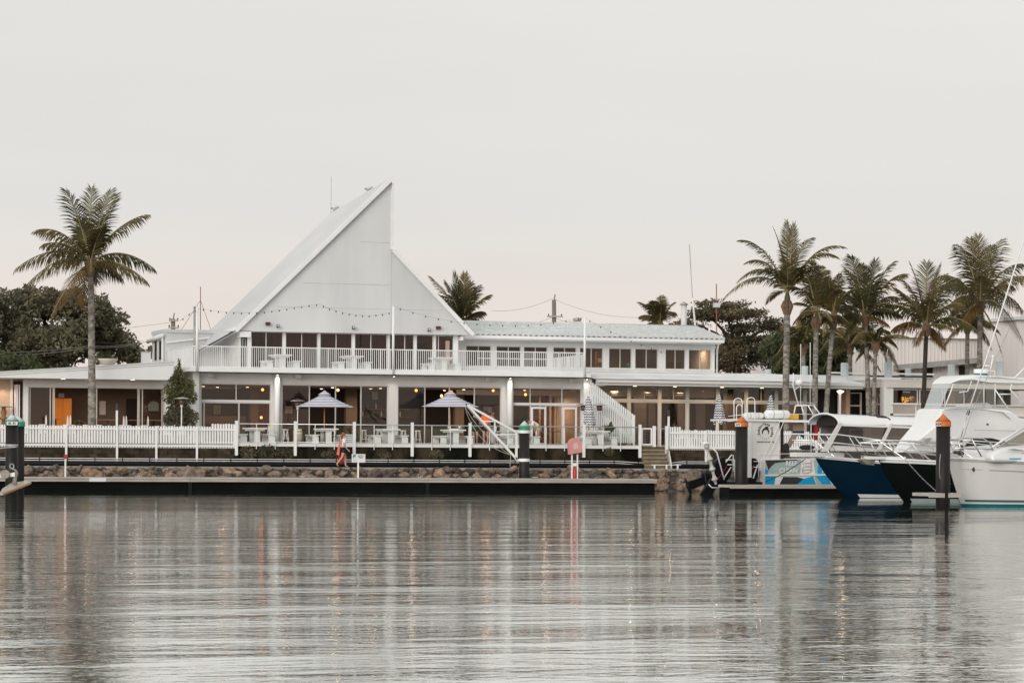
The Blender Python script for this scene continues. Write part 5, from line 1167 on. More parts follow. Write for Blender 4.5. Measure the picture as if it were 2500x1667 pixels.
palm('low feathery palm in the thicket above the awning roof', 9, (1960, 1000), (1962, 850), [(1900, 860), (2020, 860), (1925, 800), (2000, 800), (1890, 900), (1960, 780)], .16, .12, .75, .4, .6, (), 15, extra=8)

def leaves(mb, c, r, n, size, rr, shell=.55, flat=0.0):
    for _ in range(n):
        while True:
            v = Vector((rr.uniform(-1, 1), rr.uniform(-1, 1), rr.uniform(-1, 1)))
            if .05 < v.length < 1: break
        v = v.normalized()*(shell+(1-shell)*rr.random()**.7)
        p = Vector((c[0]+v.x*r[0], c[1]+v.y*r[1], c[2]+v.z*r[2])); a = Vector((rr.gauss(0, 1), rr.gauss(0, 1), rr.gauss(0, 1)*(1-flat))).normalized(); b = a.orthogonal().normalized()
        b.rotate(Matrix.Rotation(rr.uniform(0, 6.28), 3, a)); s_ = size*rr.uniform(.6, 1.3)
        mb.add([p-a*s_, p+b*s_*.42, p+a*s_, p-b*s_*.42], [(0, 1, 2, 3)])
def tree(label, Y, base, clumps, limbs, size, per, m, tr_r, seed, name='broadleaf_tree', cat='tree', bark=None, group='broadleaf trees', flat=0.0, shell=.5, sub=10):
    rr = random.Random(seed); b = S(base[0], 1000, Y); b.z = 2.1; th = Thing(name, label, cat, tuple(b), group)
    top = S(base[0], base[1], Y); tk = th.part('trunk', MB().tube([b, b.lerp(top, .5)+Vector((.15, 0, 0)), top], [tr_r*1.3, tr_r, tr_r*.7], 10), bark or BARKD, smooth=True)
    for (px, py) in limbs:
        e_ = S(px, py, Y+rr.uniform(-2, 2)); mid = top.lerp(e_, .5)+Vector((0, 0, .25)); th.part('limb', MB().tube([top-Vector((0, 0, .3)), mid, e_], [tr_r*.55, tr_r*.35, tr_r*.1], 7), bark or BARKD, smooth=True)
    mb = MB()
    for (px, py, rx, rz_, ry_) in clumps:
        c = S(px, py, Y+rr.uniform(-1, 1)*ry_*.3); s_ = 1/43.0
        for k in range(sub):                                 # each clump is several uneven tufts
            v = Vector((rr.uniform(-.62, .62), rr.uniform(-.6, .6), rr.uniform(-.62, .62)))
            cc = c+Vector((v.x*rx*s_, v.y*ry_, v.z*rz_*s_)); f_ = rr.uniform(.42, .68)
            leaves(mb, cc, (rx*s_*f_, ry_*f_, rz_*s_*f_), int(per*rx*rz_/2500), size, rr, shell, flat)
    th.part('crown', mb, m); return th
tree('broad dark fig tree behind the pavilion at the left edge', 20, (130, 850), [(20, 760, 60, 50, 3), (90, 740, 60, 40, 3), (150, 745, 60, 45, 3), (215, 765, 55, 45, 3), (260, 790, 50, 45, 3), (60, 810, 70, 50, 3), (140, 815, 75, 55, 3), (210, 840, 70, 45, 3), (290, 830, 45, 45, 3), (315, 860, 30, 30, 2.5), (30, 870, 60, 40, 3), (110, 880, 70, 40, 3), (-40, 780, 50, 60, 3), (-30, 870, 50, 50, 3), (180, 710, 22, 14, 2), (75, 712, 26, 14, 2), (130, 716, 22, 14, 2), (240, 745, 24, 18, 2), (335, 875, 24, 20, 2)],
     [(40, 780), (100, 770), (180, 770), (250, 810), (290, 840), (60, 840)], .15, 235, LEAF, .5, 21, shell=.2)
tree('spreading rain tree with flat layered crown behind the awning wing', 24, (1800, 860), [(1760, 756, 62, 24, 4), (1715, 768, 40, 26, 3), (1820, 770, 58, 24, 4), (1870, 792, 48, 20, 3), (1905, 806, 34, 14, 3), (1690, 792, 28, 26, 3), (1660, 800, 26, 20, 3), (1800, 800, 60, 16, 3), (1780, 850, 60, 36, 3), (1850, 850, 55, 40, 3), (1730, 880, 50, 34, 3), (1800, 895, 70, 26, 3), (1880, 880, 40, 34, 3), (1770, 770, 70, 14, 4), (1710, 740, 30, 10, 3), (1845, 825, 50, 14, 3)],
     [(1730, 770), (1770, 765), (1800, 770), (1840, 780), (1880, 795), (1700, 790), (1760, 800)], .13, 190, LEAFW, .3, 22, flat=.3, shell=.25)
tree('dense weeping green thicket behind the awning roof', 16, (1930, 900), [(1905, 850, 40, 40, 2), (1950, 860, 40, 40, 2), (2000, 850, 45, 40, 2), (2050, 870, 40, 35, 2), (1985, 900, 70, 25, 2), (1920, 895, 40, 30, 2)], [(1910, 860), (2000, 860)], .2, 170, LEAFG, .2, 23, name='tree_thicket', shell=.3)
tree('olive green shrubby tree beyond the pavilion roof', 12, (50, 930), [(25, 880, 50, 28, 2), (70, 895, 40, 20, 2)], [(30, 890)], .12, 200, LEAFG, .12, 24)
tree('small bush behind the vent box beside the plant room', 9, (360, 900), [(365, 862, 12, 16, 1)], [(365, 870)], .1, 500, LEAF, .08, 25, name='bush', cat='bush')
# shrub in the roof planter
q = S(261, 882, 1.5); sb_ = Thing('potted_shrub', 'feathery green shrub growing in the roof planter', 'shrub', (q.x, q.y, q.z)); mb = MB(); rr = random.Random(31)
for k in range(120):
    a = rr.uniform(0, 6.28); el = rr.uniform(.3, 1.4); l = rr.uniform(.35, .75); d = Vector((math.cos(a)*math.cos(el), math.sin(a)*math.cos(el), math.sin(el))); p = Vector((q.x-.1+rr.uniform(-.3, .3), q.y+rr.uniform(-.2, .2), q.z+.02)); s_ = d.orthogonal().normalized()*.03
    mb.add([p-s_, p+s_, p+d*l], [(0, 1, 2)])
leaves(mb, (q.x-.45, q.y, q.z+.05), (.25, .25, .25), 200, .07, rr); leaves(mb, (q.x+.05, q.y, q.z+.15), (.45, .25, .2), 260, .06, rr)
sb_.part('foliage', mb, LEAFG); sb_.part('stem', MB().tube([q-Vector((0, 0, .05)), q+Vector((0, 0, .3))], .03, 6), BARKD)
# tall clipped shrub between pavilion and restaurant
ts = Thing('tall_shrub', 'tall narrow evergreen shrub at the restaurant corner', 'shrub', tuple(S(437, 1080, -2.2))); rr = random.Random(33)
def blob(mb, lst, Y, size, k=1.0, shell=.35):
    for (px, py, rx, rz_, n) in lst:
        c = S(px, py, Y+rr.uniform(-.2, .2)); leaves(mb, c, (rx/47, rx/47*.8, rz_/47), int(n*k), size, rr, shell)
mb = MB(); blob(mb, [(425, 1010, 22, 26, 500), (450, 1012, 24, 26, 500), (412, 1025, 15, 18, 250), (470, 1020, 16, 20, 300), (440, 1000, 28, 20, 400), (438, 1040, 38, 30, 700)], -2.2, .085)
ts.part('foliage', mb, LEAF)
mb = MB(); blob(mb, [(437, 970, 32, 26, 700), (428, 945, 27, 26, 560), (450, 955, 24, 24, 460), (434, 925, 18, 20, 320), (436, 905, 10, 16, 130), (437, 885, 4, 12, 40), (410, 965, 18, 22, 240), (462, 940, 15, 18, 190), (470, 970, 13, 18, 190)], -2.2, .08)
ts.part('foliage', mb, mat('olive_leaf', (.15, .145, .06), .7, .4, 2, transl=.25, spec=.2), label='lighter bamboo like upper leaves'); ts.part('stem', MB().tube([tuple(S(437, 1080, -2.2)), tuple(S(437, 880, -2.2))], [.07, .015], 7), BARKD)
# creepers on the mossy wall
for px, py, rx, rz_, n, lab in ((605, 1104, 24, 17, 800, 'dark creeper hanging over the wall beside the picket fence end'), (655, 1102, 28, 18, 950, 'dark creeper hanging over the wall below the first table'), (705, 1106, 18, 14, 420, 'low dark weeds at the wall foot left of the walking woman'),
                                (1066, 1110, 20, 12, 380, 'spiky dark weed on the wall below the right umbrella'), (800, 1110, 18, 10, 240, 'dark weeds on the wall left of the walking woman'), (1488, 1103, 14, 12, 260, 'dark creeper on the wall below the bird of paradise'), (940, 1112, 18, 10, 200, 'low dark weeds on the wall below the middle table')):
    mb = MB(); c = S(px, py, -4.93); leaves(mb, c, (rx/48, .09, rz_/48), n, .075, rr, .05)
    cp_ = Thing('wall_creeper', lab, 'plant', tuple(c), 'creepers on the sea wall'); cp_.part('foliage', mb, LEAF); cp_.part('stem', MB().tube([c-Vector((0, -.02, rz_/48)), c+Vector((.05, .02, rz_/60))], .012, 5), BARKD)
# plants in the planters and beside the doors
def spiky(name, label, cat, pos, n, l0, l1, wid, m, seed, el0=.35, el1=1.4, bend=.4, cane=0.0):
    r_ = random.Random(seed); p0 = Vector(pos); th = Thing(name, label, cat, tuple(p0)); c = p0+Vector((0, 0, cane))
    if cane: th.part('cane', MB().tube([p0, c], [.04, .03], 7), BARK)
    for k in range(n):
        a = 2*PI*k*.381966+r_.uniform(-.3, .3); el = el0+(el1-el0)*(k/n); l = r_.uniform(l0, l1); h = Vector((math.cos(a), math.sin(a), 0)); sd = Vector((-h.y, h.x, 0)); pts = []
        for j in range(6):
            t = j/5; q_ = c+h*l*math.cos(el)*t+UP*(l*math.sin(el)*t-bend*l*t*t); w_ = wid*math.sin(PI*min(.97, .12+.85*t))**.8*.5+.002; pts += [q_-sd*w_, q_+sd*w_]
        th.part('leaf', MB().grid(pts, 2, 6), m)
    return th
spiky('bird_of_paradise', 'broad leaved bird of paradise plant in the white planter box', 'plant', PL2, 11, .6, .95, .24, LEAFG, 41, .5, 1.45, .25, .3)
spiky('fan_palm', 'dark bushy palm in the slatted planter behind the woman', 'plant', PL1, 30, .6, 1.1, .09, LEAF, 42, .1, 1.4, .5, .15)
spiky('yucca', 'spiky green yucca beside the closed umbrella on the lawn', 'plant', (SX(1738, -2.4, 1040), -2.4, GZ-.02), 26, .45, .8, .07, LEAFG, 43, .1, 1.4, .35, .5)
spiky('broadleaf_plant', 'low leafy plant at the foot of the stair screen', 'plant', (SX(1507, -1.6, 1070), -1.6, GZ-.02), 14, .3, .55, .16, LEAFG, 44, .3, 1.3, .4)
spiky('fern', 'dark fern inside beside the pavilion window', 'plant', (SX(195, 1.8, 1040), 1.8, PVZ+.005), 24, .35, .6, .06, LEAF, 45, .1, 1.3, .6, .55)
# ================================================================== PILES, FINGERS, SIGNS
def pile(label, cpos, r, ztop, capm, conem, zcap, zcone, sign=None, collar=None):
    x, y = cpos.x, cpos.y; th = Thing('mooring_pile', label, 'pile', (x, y, 0), 'mooring piles')
    th.part('shaft', MB().lathe((x, y, -1.2), [(r, 0), (r, zcap+1.2)], 24), PILE, smooth=True)
    th.part('cap_band', MB().lathe((x, y, zcap+.002), [(r*1.09, 0), (r*1.1, .02), (r*1.1, zcone-zcap)], 24), capm, smooth=True)
    th.part('cap_cone', MB().lathe((x, y, zcone+.004), [(r*1.1, 0), (r*.04, ztop-zcone)], 24), conem, smooth=True)
    if collar: th.part('collar', MB().lathe((x, y, collar), [(r*1.06, 0), (r*1.06, .12)], 24), GALV, smooth=True)
    if sign:
        txt, px_, py_, w_, h_ = sign; q = CAM+ray(px_, py_)*((Vector((x, y, 0))-CAM).dot(FWD)-r*1.13)
        n_ = math.atan2(RGT.y, RGT.x); sg = th.part('number_plate', MB().prism([q+RGT*a-UP*b for a, b in ((-w_/2, h_/2), (w_/2, h_/2), (w_/2, -h_/2), (-w_/2, -h_/2))], FWD*.012), WINK)
        lettering(th, txt, h_*.8, q-FWD*.006, INK, parent=sg, rot=(PI/2, 0, n_), bold=.004)
    return th
def zat(px, py, dep): return D(px, py, dep).z
d1 = 132.0; c = D(1810, 1100, d1); pile('black mooring pile with orange cap numbered at the dive boat stern', c, .29, zat(1810, 1016, d1), ORCAP, ORCAP, zat(1810, 1042, d1), zat(1810, 1032, d1), ('A77', 1802, 1036.5, .26, .15))
d2 = 106.5; c = D(2302.5, 1100, d2); pile('black mooring pile with orange cap between the two right hand boats', c, .265, zat(2302, 1010, d2), ORCAP, ORCAP, zat(2302, 1041.5, d2), zat(2302, 1029, d2), ('A29', 2291, 1035, .2, .15))
d3 = 122.0; c = D(28.5, 1100, d3); pile('black mooring pile with green band and pale cone at the left edge', c, .265, zat(28, 1011, d3), GREEN, PALEBLUE, zat(28, 1039, d3), zat(28, 1026, d3), ('B2  B1', 29.5, 1033, .46, .15), zat(28, 1091, d3))
d4 = 128.0; c = D(45, 1100, d4); pile('second black pile half hidden behind the left edge pile', c, .265, zat(45, 1016, d4), GREEN, PALEBLUE, zat(45, 1041.5, d4), zat(45, 1030, d4))
gp = S(1280, 1100, -9.25); gp_ = pile('black mooring pile with green cap carrying the white derrick', gp, .255, SZ(1280, 1027, -9.25), GREEN, PALEBLUE, SZ(1280, 1050, -9.25), SZ(1280, 1040, -9.25))
for py in (1054, 1123): gp_.part('collar', MB().lathe((gp.x, gp.y, SZ(1280, py, -9.25)-.07), [(.275, 0), (.275, .15)], 24), TRIM)
# white derrick arm
dk = Thing('derrick', 'white steel derrick arm with ropes leaning over the rocks from the pile', 'derrick', tuple(gp)); dy_ = -9.3
def dp(px, py, o=0): return S(px, py, dy_+o)
apx = dp(1140, 988)
dk.part('boom', MB().beam(apx, dp(1259, 1054), .10), TRIM); dk.part('boom', MB().beam(dp(1143, 991), dp(1261, 1120), .10), TRIM)
dk.part('upright', MB().beam(dp(1260.6, 1050), dp(1260.6, 1123), .10), TRIM); dk.part('strut', MB().beam(dp(1208, 1028), dp(1208, 1063), .06), TRIM)
dk.part('strut', MB().beam(dp(1178.5, 1028), dp(1208, 1028), .06), TRIM); dk.part('strut', MB().beam(dp(1208, 1061), dp(1259, 1060), .06), TRIM)
for py in (1054, 1123): dk.part('bracket', MB().beam(dp(1260, py), dp(1269, py), .1), TRIM)
for k, (a, b, m_) in enumerate(((dp(1136, 994), dp(1247, 1111), dp(1170, 1060)), (dp(1139, 993), dp(1249, 1111), dp(1180, 1040)), (dp(1142, 992), dp(1250, 1110), dp(1196, 1049)), (dp(1135, 994), dp(1246, 1110), dp(1160, 1085)))):
    dk.part('rope', MB().tube([bez(a, m_, b, t_/10) for t_ in range(11)], .012, 5), ROPE)
dk.part('rope', MB().tube([dp(1247, 1111), dp(1245, 1140)], .012, 5), ROPE); dk.part('pulley', MB().ball(apx, (.07, .05, .07)), DARK)
# signs on the pontoon
def post_at(px, Y): return SX(px, Y, 1140)
x = post_at(875, -10.2); sg = Thing('notice_sign', 'white notice board on a thin white post beside the walking woman', 'sign', (x, -10.2, PZ)); q0, q1 = S(859, 1128.5, -10.2), S(892, 1108, -10.2)
sg.part('post', MB().box(x-.035, x+.035, -10.17, -10.11, PZ, q1.z-.02), TRIM); bd = sg.part('board', MB().box(q0.x, q1.x, -10.2, -10.175, q0.z, q1.z), WINK)
sg.part('emblem', MB().prism([(q0.x+.06, -10.206, q1.z-.04), (q0.x+.22, -10.206, q1.z-.04), (q0.x+.06, -10.206, q1.z-.2)][::-1], (0, .004, 0)), TEAL, parent=bd); sg.part('emblem', MB().prism([(q0.x+.22, -10.206, q1.z-.05), (q0.x+.22, -10.206, q1.z-.2), (q0.x+.08, -10.206, q1.z-.21)][::-1], (0, .004, 0)), PALEBLUE, parent=bd)
for k, (s_, z_) in enumerate((('Boat Ramp', .07), ('Visitors to', .13), ('Bay 29', .18))): lettering(sg, s_, .062, (q0.x+.45, -10.205, q1.z-z_), INK, parent=bd)
lettering(sg, 'THE 27', .06, (q0.x+.15, -10.205, q0.z+.09), GALV, parent=bd)
x = post_at(159.5, -10.2); rp_ = Thing('red_topped_post', 'thin white post with a red box head on the pontoon', 'post', (x, -10.2, PZ)); zz = SZ(159, 1119, -10.2)
rp_.part('post', MB().box(x-.035, x+.035, -10.23, -10.17, PZ, zz), TRIM); rp_.part('head', MB().box(x-.07, x+.07, -10.26, -10.14, zz+.002, SZ(159, 1109, -10.2)), REDM)
x = post_at(1403, -10.1); hc = Thing('hose_reel', 'fire hose reel stand under a faded pink arched cover', 'hose reel', (x, -10.1, PZ)); zA, zB, zC = SZ(1403, 1073, -10.1), SZ(1403, 1106, -10.1), SZ(1403, 1166, -10.1)
tl = .1; cx_, cz_ = x, (zA+zB)/2
pts = [(-.33, -.36), (.33, -.32)]+[(.33*math.cos(PI*k/10), .06+.36*math.sin(PI*k/10)) for k in range(11)]
R2 = lambda a, b: (cx_+a*math.cos(tl)-b*math.sin(tl), -10.25, cz_+a*math.sin(tl)+b*math.cos(tl))
cv = hc.part('cover', MB().prism([R2(a, b) for a, b in pts][::-1], (0, .34, 0)), PINK); hc.part('cover_print', MB().prism([R2(a*.42, b*.40+.01) for a, b in pts][::-1], (0, .0045, 0)).prism([R2(a*.42, b*.40+.01) for a, b in pts][::-1], (0, -.004, 0)), mat('faded_pink_print', (.74, .42, .44), .7), parent=cv)
for k, s_ in enumerate(('FIRE', 'HOSE', 'REEL')): lettering(hc, s_, .1, (cx_+.01*k, -10.262, cz_+.11-.1*k), WINK, parent=cv, rot=(PI/2, -tl, 0))
for dx in (-.15, .14): hc.part('stand_leg', MB().box(x+dx-.025, x+dx+.025, -10.15, -10.05, PZ, zB-.05), TRIM)
hc.part('extinguisher', MB().lathe((x+.0, -10.1, PZ+.004), [(.08, 0), (.085, .04), (.085, .45), (.03, .52), (.03, .6)], 14), REDM, smooth=True); hc.part('hose_coil', MB().box(x-.1, x+.09, -10.13, -10.05, PZ+.62, PZ+.75), TRIM)

# ================================================================== BOATS
HB = math.radians(25); E1 = RGT*math.cos(HB)+FWD*math.sin(HB); E2 = (RGT*math.sin(HB)-FWD*math.cos(HB))      # stern-ward, and towards the viewer's side
def finger(px0, px1, py, dep, label):
    a = D(px0, py, dep); z = a.z; th = Thing('finger_pontoon', label, 'pontoon', (a.x, a.y, 0), 'finger pontoons'); t1 = 0
    d = ray(px1, py); nrm = E2; t_ = (a-CAM).dot(nrm)/d.dot(nrm); b = CAM+d*t_; b.z = z; w_ = -E2*1.1
    for nm, o0, o1, z0, z1, m_ in (('deck', 0, 1, z-.12, z, TIMBER), ('edge_board', -.05, 0, z-.17, z-.005, TIMBER), ('float', .1, .9, -.4 if px1 < 2100 else z-.2, z-.125, FLOAT)):
        th.part(nm, MB().prism([a+w_*o0+UP*(z0-z), b+w_*o0+UP*(z0-z), b+w_*o1+UP*(z0-z), a+w_*o1+UP*(z0-z)][::-1], (0, 0, z1-z0)), m_)
    return th
finger(1782, 2070, 1183, 131, 'finger pontoon along the dive boat beside the orange capped pile'); finger(2267, 2345, 1203, 106, 'finger pontoon end at the foot of the right orange capped pile')
class Boat:
    def __init__(s, th, origin, L, beam, rake, zb, zs, e1=None, e2=None, fine=.62, flare=.28):
        s.th, s.o, s.L, s.B, s.rake, s.zb, s.zs, s.fine, s.flare = th, Vector((origin.x, origin.y, 0)), L, beam/2, rake, zb, zs, fine, flare
        s.e1 = e1 or E1; s.e2 = e2 or E2
    def P(s, l, w_, z): return s.o+s.e1*l+s.e2*w_+UP*z
    def sheer(s, t): return s.zb+(s.zs-s.zb)*(1-(1-t)**1.8)
    def pt(s, t, f, side, off=0.0):           # f: 1 sheer .. 0 waterline .. -.3 below
        zsh = s.sheer(t); z = zsh*f if f >= 0 else f*1.2; k = min(1.0, t/.5); b = s.B*math.sin(k*PI/2)**s.fine*(1-.06*max(0, t-.6)); b *= 1-s.flare*(1-f)*(1.25-t); b = max(b, .015)
        l = t*s.L+s.rake*(1-f)**1.25*(1-t)**2.5
        return s.P(l, side*(b+off), z)
    def strip(s, name, f0, f1, m, nf=6, off=0.0, nt=26, t0=0.0, t1=1.0, parent=None):
        mb = MB()
        for side in ((1, -1) if name != 'pinstripe' else (1,)):
            pts = [s.pt(t0+(t1-t0)*(i/nt)**1.35, f0+(f1-f0)*j/nf, side, off) for j in range(nf+1) for i in range(nt+1)]; mb.grid(pts, nt+1, nf+1)
        return s.th.part(name, mb, m, smooth=True, parent=parent)
    def hull(s, m, low=-.3):
        h = s.strip('hull', low, 1.0, m, 10)
        s.th.part('transom', MB().add([s.pt(1, 1, 1), s.pt(1, 1, -1), s.pt(1, low, -1), s.pt(1, low, 1)], [(0, 1, 2, 3)]), m)
        n = 26; pts = []
        for i in range(n+1): t = (i/n)**1.35; pts += [s.pt(t, 1, 1)+UP*.03, s.pt(t, 1, 0)+UP*.08, s.pt(t, 1, -1)+UP*.03]
        s.th.part('deck', MB().grid(pts, 3, n+1), GEL, smooth=True)
        s.th.part('toe_rail', MB().tube([s.pt((i/n)**1.35, 1, 1)+UP*.02 for i in range(n+1)], .05, 6).tube([s.pt((i/n)**1.35, 1, -1)+UP*.02 for i in range(n+1)], .05, 6), GEL, smooth=True); return h
    def loc(s, px, py, w_=0.0):               # photo pixel -> (l, z) on the fore-and-aft plane
        o = s.o+s.e2*w_; d = ray(px, py); t = (o-CAM).dot(s.e2)/d.dot(s.e2); q = CAM+d*t; return (q-s.o).dot(s.e1), q.z
    def block(s, name, prof, halfw, m, top=1.0, taper=1.0, tl=3.0, parent=None):   # side outline in pixels on the near side, swept across
        P_ = [s.loc(a, b, halfw*(.6 if taper < 1 else 1)) for a, b in prof]; l0_ = min(l for l, _ in P_); zmin = min(z for _, z in P_); zmax = max(z for _, z in P_); n = len(P_); vs = []
        for sd in (1, .82, -.82, -1):
            for l, z in P_:
                k = 1-(1-top)*((z-zmin)/max(.01, zmax-zmin)); ins = 0 if abs(sd) == 1 else .06
                k *= min(1.0, taper+(1-taper)*(max(0, l-l0_)/tl)**.7); vs.append(s.P(l, sd*halfw*k, z+(ins if z > (zmin+zmax)/2 else 0)))
        mb = MB(); mb.v = [tuple(v) for v in vs]; mb.f = [tuple(range(n)), tuple(reversed(range(3*n, 4*n)))]
        for r in range(3):
            for i in range(n): i2 = (i+1) % n; mb.f.append((r*n+i2, r*n+i, (r+1)*n+i, (r+1)*n+i2))
        o = s.th.part(name, mb, m, parent=parent, smooth=True); b = o.modifiers.new('bevel', 'BEVEL'); b.width = .16 if halfw > 1 else .06; b.segments = 4; b.limit_method = 'ANGLE'; b.angle_limit = .5
        o.modifiers.new('normals', 'WEIGHTED_NORMAL'); return o
    def plate(s, name, prof, w_, m, th_=.02, parent=None):    # flat piece on the near side, e.g. a window
        return s.th.part(name, MB().prism([s.P(*[(l, w_, z) for l, z in [s.loc(a, b, w_)]][0]) for a, b in prof], s.e2*th_), m, parent=parent)
    def tubep(s, name, pp, w_, r, m=None, parent=None):
        return s.th.part(name, MB().tube([s.P(*(lambda q: (q[0], w_, q[1]))(s.loc(a, b, w_))) for a, b in pp], r, 6), m or STEEL, smooth=True, parent=parent)
    def bowrail(s, h, t1, n, fwdp=.5, m=None, mid=True):
        top = [s.P(-fwdp, 0, s.sheer(0)+h)]
        for side in (1, -1):
            pts = [s.P(-fwdp, side*.12, s.sheer(0)+h)]+[s.pt(.04+(t1-.04)*k/10, 1, side, -.1)+UP*h*(1-.25*k/10) for k in range(11)]; s.th.part('bow_rail', MB().tube(pts, .028, 6), m or STEEL, smooth=True)
            if mid: s.th.part('rail', MB().tube([p-UP*h*.45 for p in pts[1:]], .018, 5), m or STEEL, smooth=True)
            for k in range(n): t = .06+(t1-.06)*k/(n-1); p = s.pt(t, 1, side, -.08); tp_ = s.pt(max(.0, t-.06), 1, side, -.1)+UP*h*(1-.25*(t-.04)/(t1-.04)); s.th.part('stanchion', MB().tube([p, tp_], .016, 5), m or STEEL)
def boat_thing(label, cat, o): return Thing('motor_boat' if cat == 'boat' else cat, label, 'boat', (o.x, o.y, 0), 'moored boats')
# ---- navy launch with the barrel roof
o = D(1990, 1114, 126); th = boat_thing('navy hulled launch with long white barrel roof and raked cabin windows', 'boat', o); bt = Boat(th, o, 12.5, 3.7, 1.55, o.z, 1.15)
h_ = bt.hull(NAVY); bt.strip('boot_stripe', .01, .10, GEL, 2, .012, t0=.06, parent=h_)
bt.strip('rubbing_strake', .955, 1.0, GEL, 1, .02, parent=h_)
th.part('bow_pulpit', MB().prism([bt.P(-1.15, .25, o.z-.02), bt.P(1.2, .5, o.z-.02), bt.P(1.2, -.5, o.z-.02), bt.P(-1.15, -.25, o.z-.02)][::-1], (0, 0, .2)), GEL)
bt.bowrail(.72, .42, 7, 1.1)
l0, zE = bt.loc(2046, 1035, 1.2); l1, _ = bt.loc(2330, 1035, 1.2); _, zT = bt.loc(2046, 1010, 0)
rp = []
nseg = 12
for l, k in ((l0, 0), (l0+.4, 0), (l1, -.12)):
    for i in range(nseg+1): a = PI*i/nseg; rp.append(bt.P(l-(.35 if k == 0 and l == l0 else 0)*math.sin(a)*0, 1.3*math.cos(a), zE+(zT-zE)*math.sin(a)+k))
th.part('roof', MB().grid(rp, nseg+1, 3).add([bt.P(l0, 1.34, zE-.08), bt.P(l1, 1.34, zE-.2), bt.P(l1, 1.34, zE-.12), bt.P(l0, 1.34, zE+.02)], [(0, 1, 2, 3)]), GEL, smooth=True)
th.part('roof_arch', MB().tube([bt.P(l0, 1.3*math.cos(PI*i/nseg), zE+(zT-zE)*math.sin(PI*i/nseg)) for i in range(nseg+1)], .05, 6), TRIM, smooth=True)
th.part('cabin_wall', MB().prism([bt.P(*(q[0], 1.28, q[1])) for q in (bt.loc(2012, 1100, 1.28), bt.loc(2330, 1104, 1.28), bt.loc(2330, 1090, 1.28), bt.loc(2020, 1086, 1.28))], -bt.e2*.05), GELW)
th.part('cabin_wall', MB().prism([bt.P(l0+1.2, -1.2, 1.0), bt.P(l1, -1.2, 1.0), bt.P(l1, -1.2, zE), bt.P(l0+.5, -1.2, zE)], -bt.e2*.04), mat('cabin_lining', (.20, .17, .15), .8))
CABG = glass('cabin_glass', (.55, .53, .50), .06)
for pf in ([(2022, 1086), (2052, 1037), (2162, 1037), (2146, 1090)], [(2150, 1090), (2176, 1037), (2300, 1039), (2300, 1092)]): bt.plate('cabin_window', pf, 1.3, CABG, .012)
for pf in ([(2004, 1102), (2046, 1033), (2052, 1033), (2012, 1102)], [(2012, 1102), (2051, 1033), (2057, 1033), (2021, 1102)], [(2140, 1098), (2172, 1034), (2180, 1034), (2150, 1098)]): bt.plate('window_pillar', pf, 1.34, GELW, .03)
bt.plate('white_sheet', [(2072, 1088), (2074, 1045), (2127, 1044), (2126, 1088)], .9, WCLOTH, .02); bt.plate('pink_flag', [(2076, 1058), (2078, 1050), (2112, 1050), (2112, 1060)], .94, mat('pink_print', (.5, .15, .2), .8), .01)
th.part('roof_shade_fill', MB().prism([bt.P(l0+.35, 1.2, zE-.06)]+[bt.P(l0+.35, 1.22*math.cos(PI*i/nseg), zE+(zT-zE)*.93*math.sin(PI*i/nseg)) for i in range(nseg+1)]+[bt.P(l0+.35, -1.2, zE-.06)], bt.e1*2.5), INDARK)  # near-black fill added under the roof so the front arch looks shaded
for pp, w_ in (([(1934, 1059), (2043, 1060), (2159, 1075), (2226, 1093)], 1.35), ([(1934, 1059), (2100, 1064), (2284, 1071)], -1.0), ([(1940, 1080), (2043, 1081), (2140, 1092)], 1.35)): bt.tubep('deck_rail', pp, w_, .028, TRIM)
for a_, b_ in (((1977, 1060), (1994, 1100)), ((1996, 1060), (2030, 1104)), ((2017, 1061), (2039, 1101)), ((2072, 1064), (2095, 1102)), ((2085, 1065), (2119, 1107)), ((2137, 1072), (2167, 1116)), ((2173, 1078), (2200, 1105))): bt.tubep('rail_stanchion', [a_, b_], 1.3, .022, TRIM)
# ---- black flybridge cruiser
o = D(2146, 1121, 117); th = boat_thing('black hulled flybridge cruiser with tall white superstructure and hardtop', 'boat', o); bt = Boat(th, o, 15, 4.6, 1.2, o.z, 1.35)
h_ = bt.hull(BLKHULL); bt.strip('boot_stripe', .0, .08, SEAGREY, 2, .012, t0=.02, parent=h_); bt.strip('rubbing_strake', .93, 1.0, GEL, 1, .025, parent=h_)
th.part('bow_pulpit', MB().prism([bt.P(-.75, .2, o.z), bt.P(1.0, .45, o.z), bt.P(1.0, -.45, o.z), bt.P(-.75, -.2, o.z)][::-1], (0, 0, .12)), GEL)
ANC = mat('anchor_steel', (.34, .31, .27), .5, .3, 5, metal=.3)
an = th.part('anchor', MB().beam(bt.P(-.85, 0, o.z+.12), bt.P(.1, 0, o.z+.05), .09).prism([bt.P(-1.0, .2, o.z-.02), bt.P(-.25, .16, o.z+.1), bt.P(-.3, .1, o.z-.25), bt.P(-.7, .18, o.z-.2)], -bt.e2*.36), ANC)
bt.bowrail(.8, .5, 8, .7)
for pp in ([(2097, 1081), (2214, 1084), (2290, 1088)], [(2097, 1081), (2160, 1074), (2290, 1078)]): bt.tubep('deck_rail', pp, 1.4, .028, TRIM)
for a_, b_ in (((2127, 1083), (2139, 1109)), ((2168, 1080), (2190, 1114)), ((2228, 1085), (2256, 1119)), ((2262, 1075), (2280, 1098))): bt.tubep('rail_stanchion', [a_, b_], 1.45, .022, TRIM)
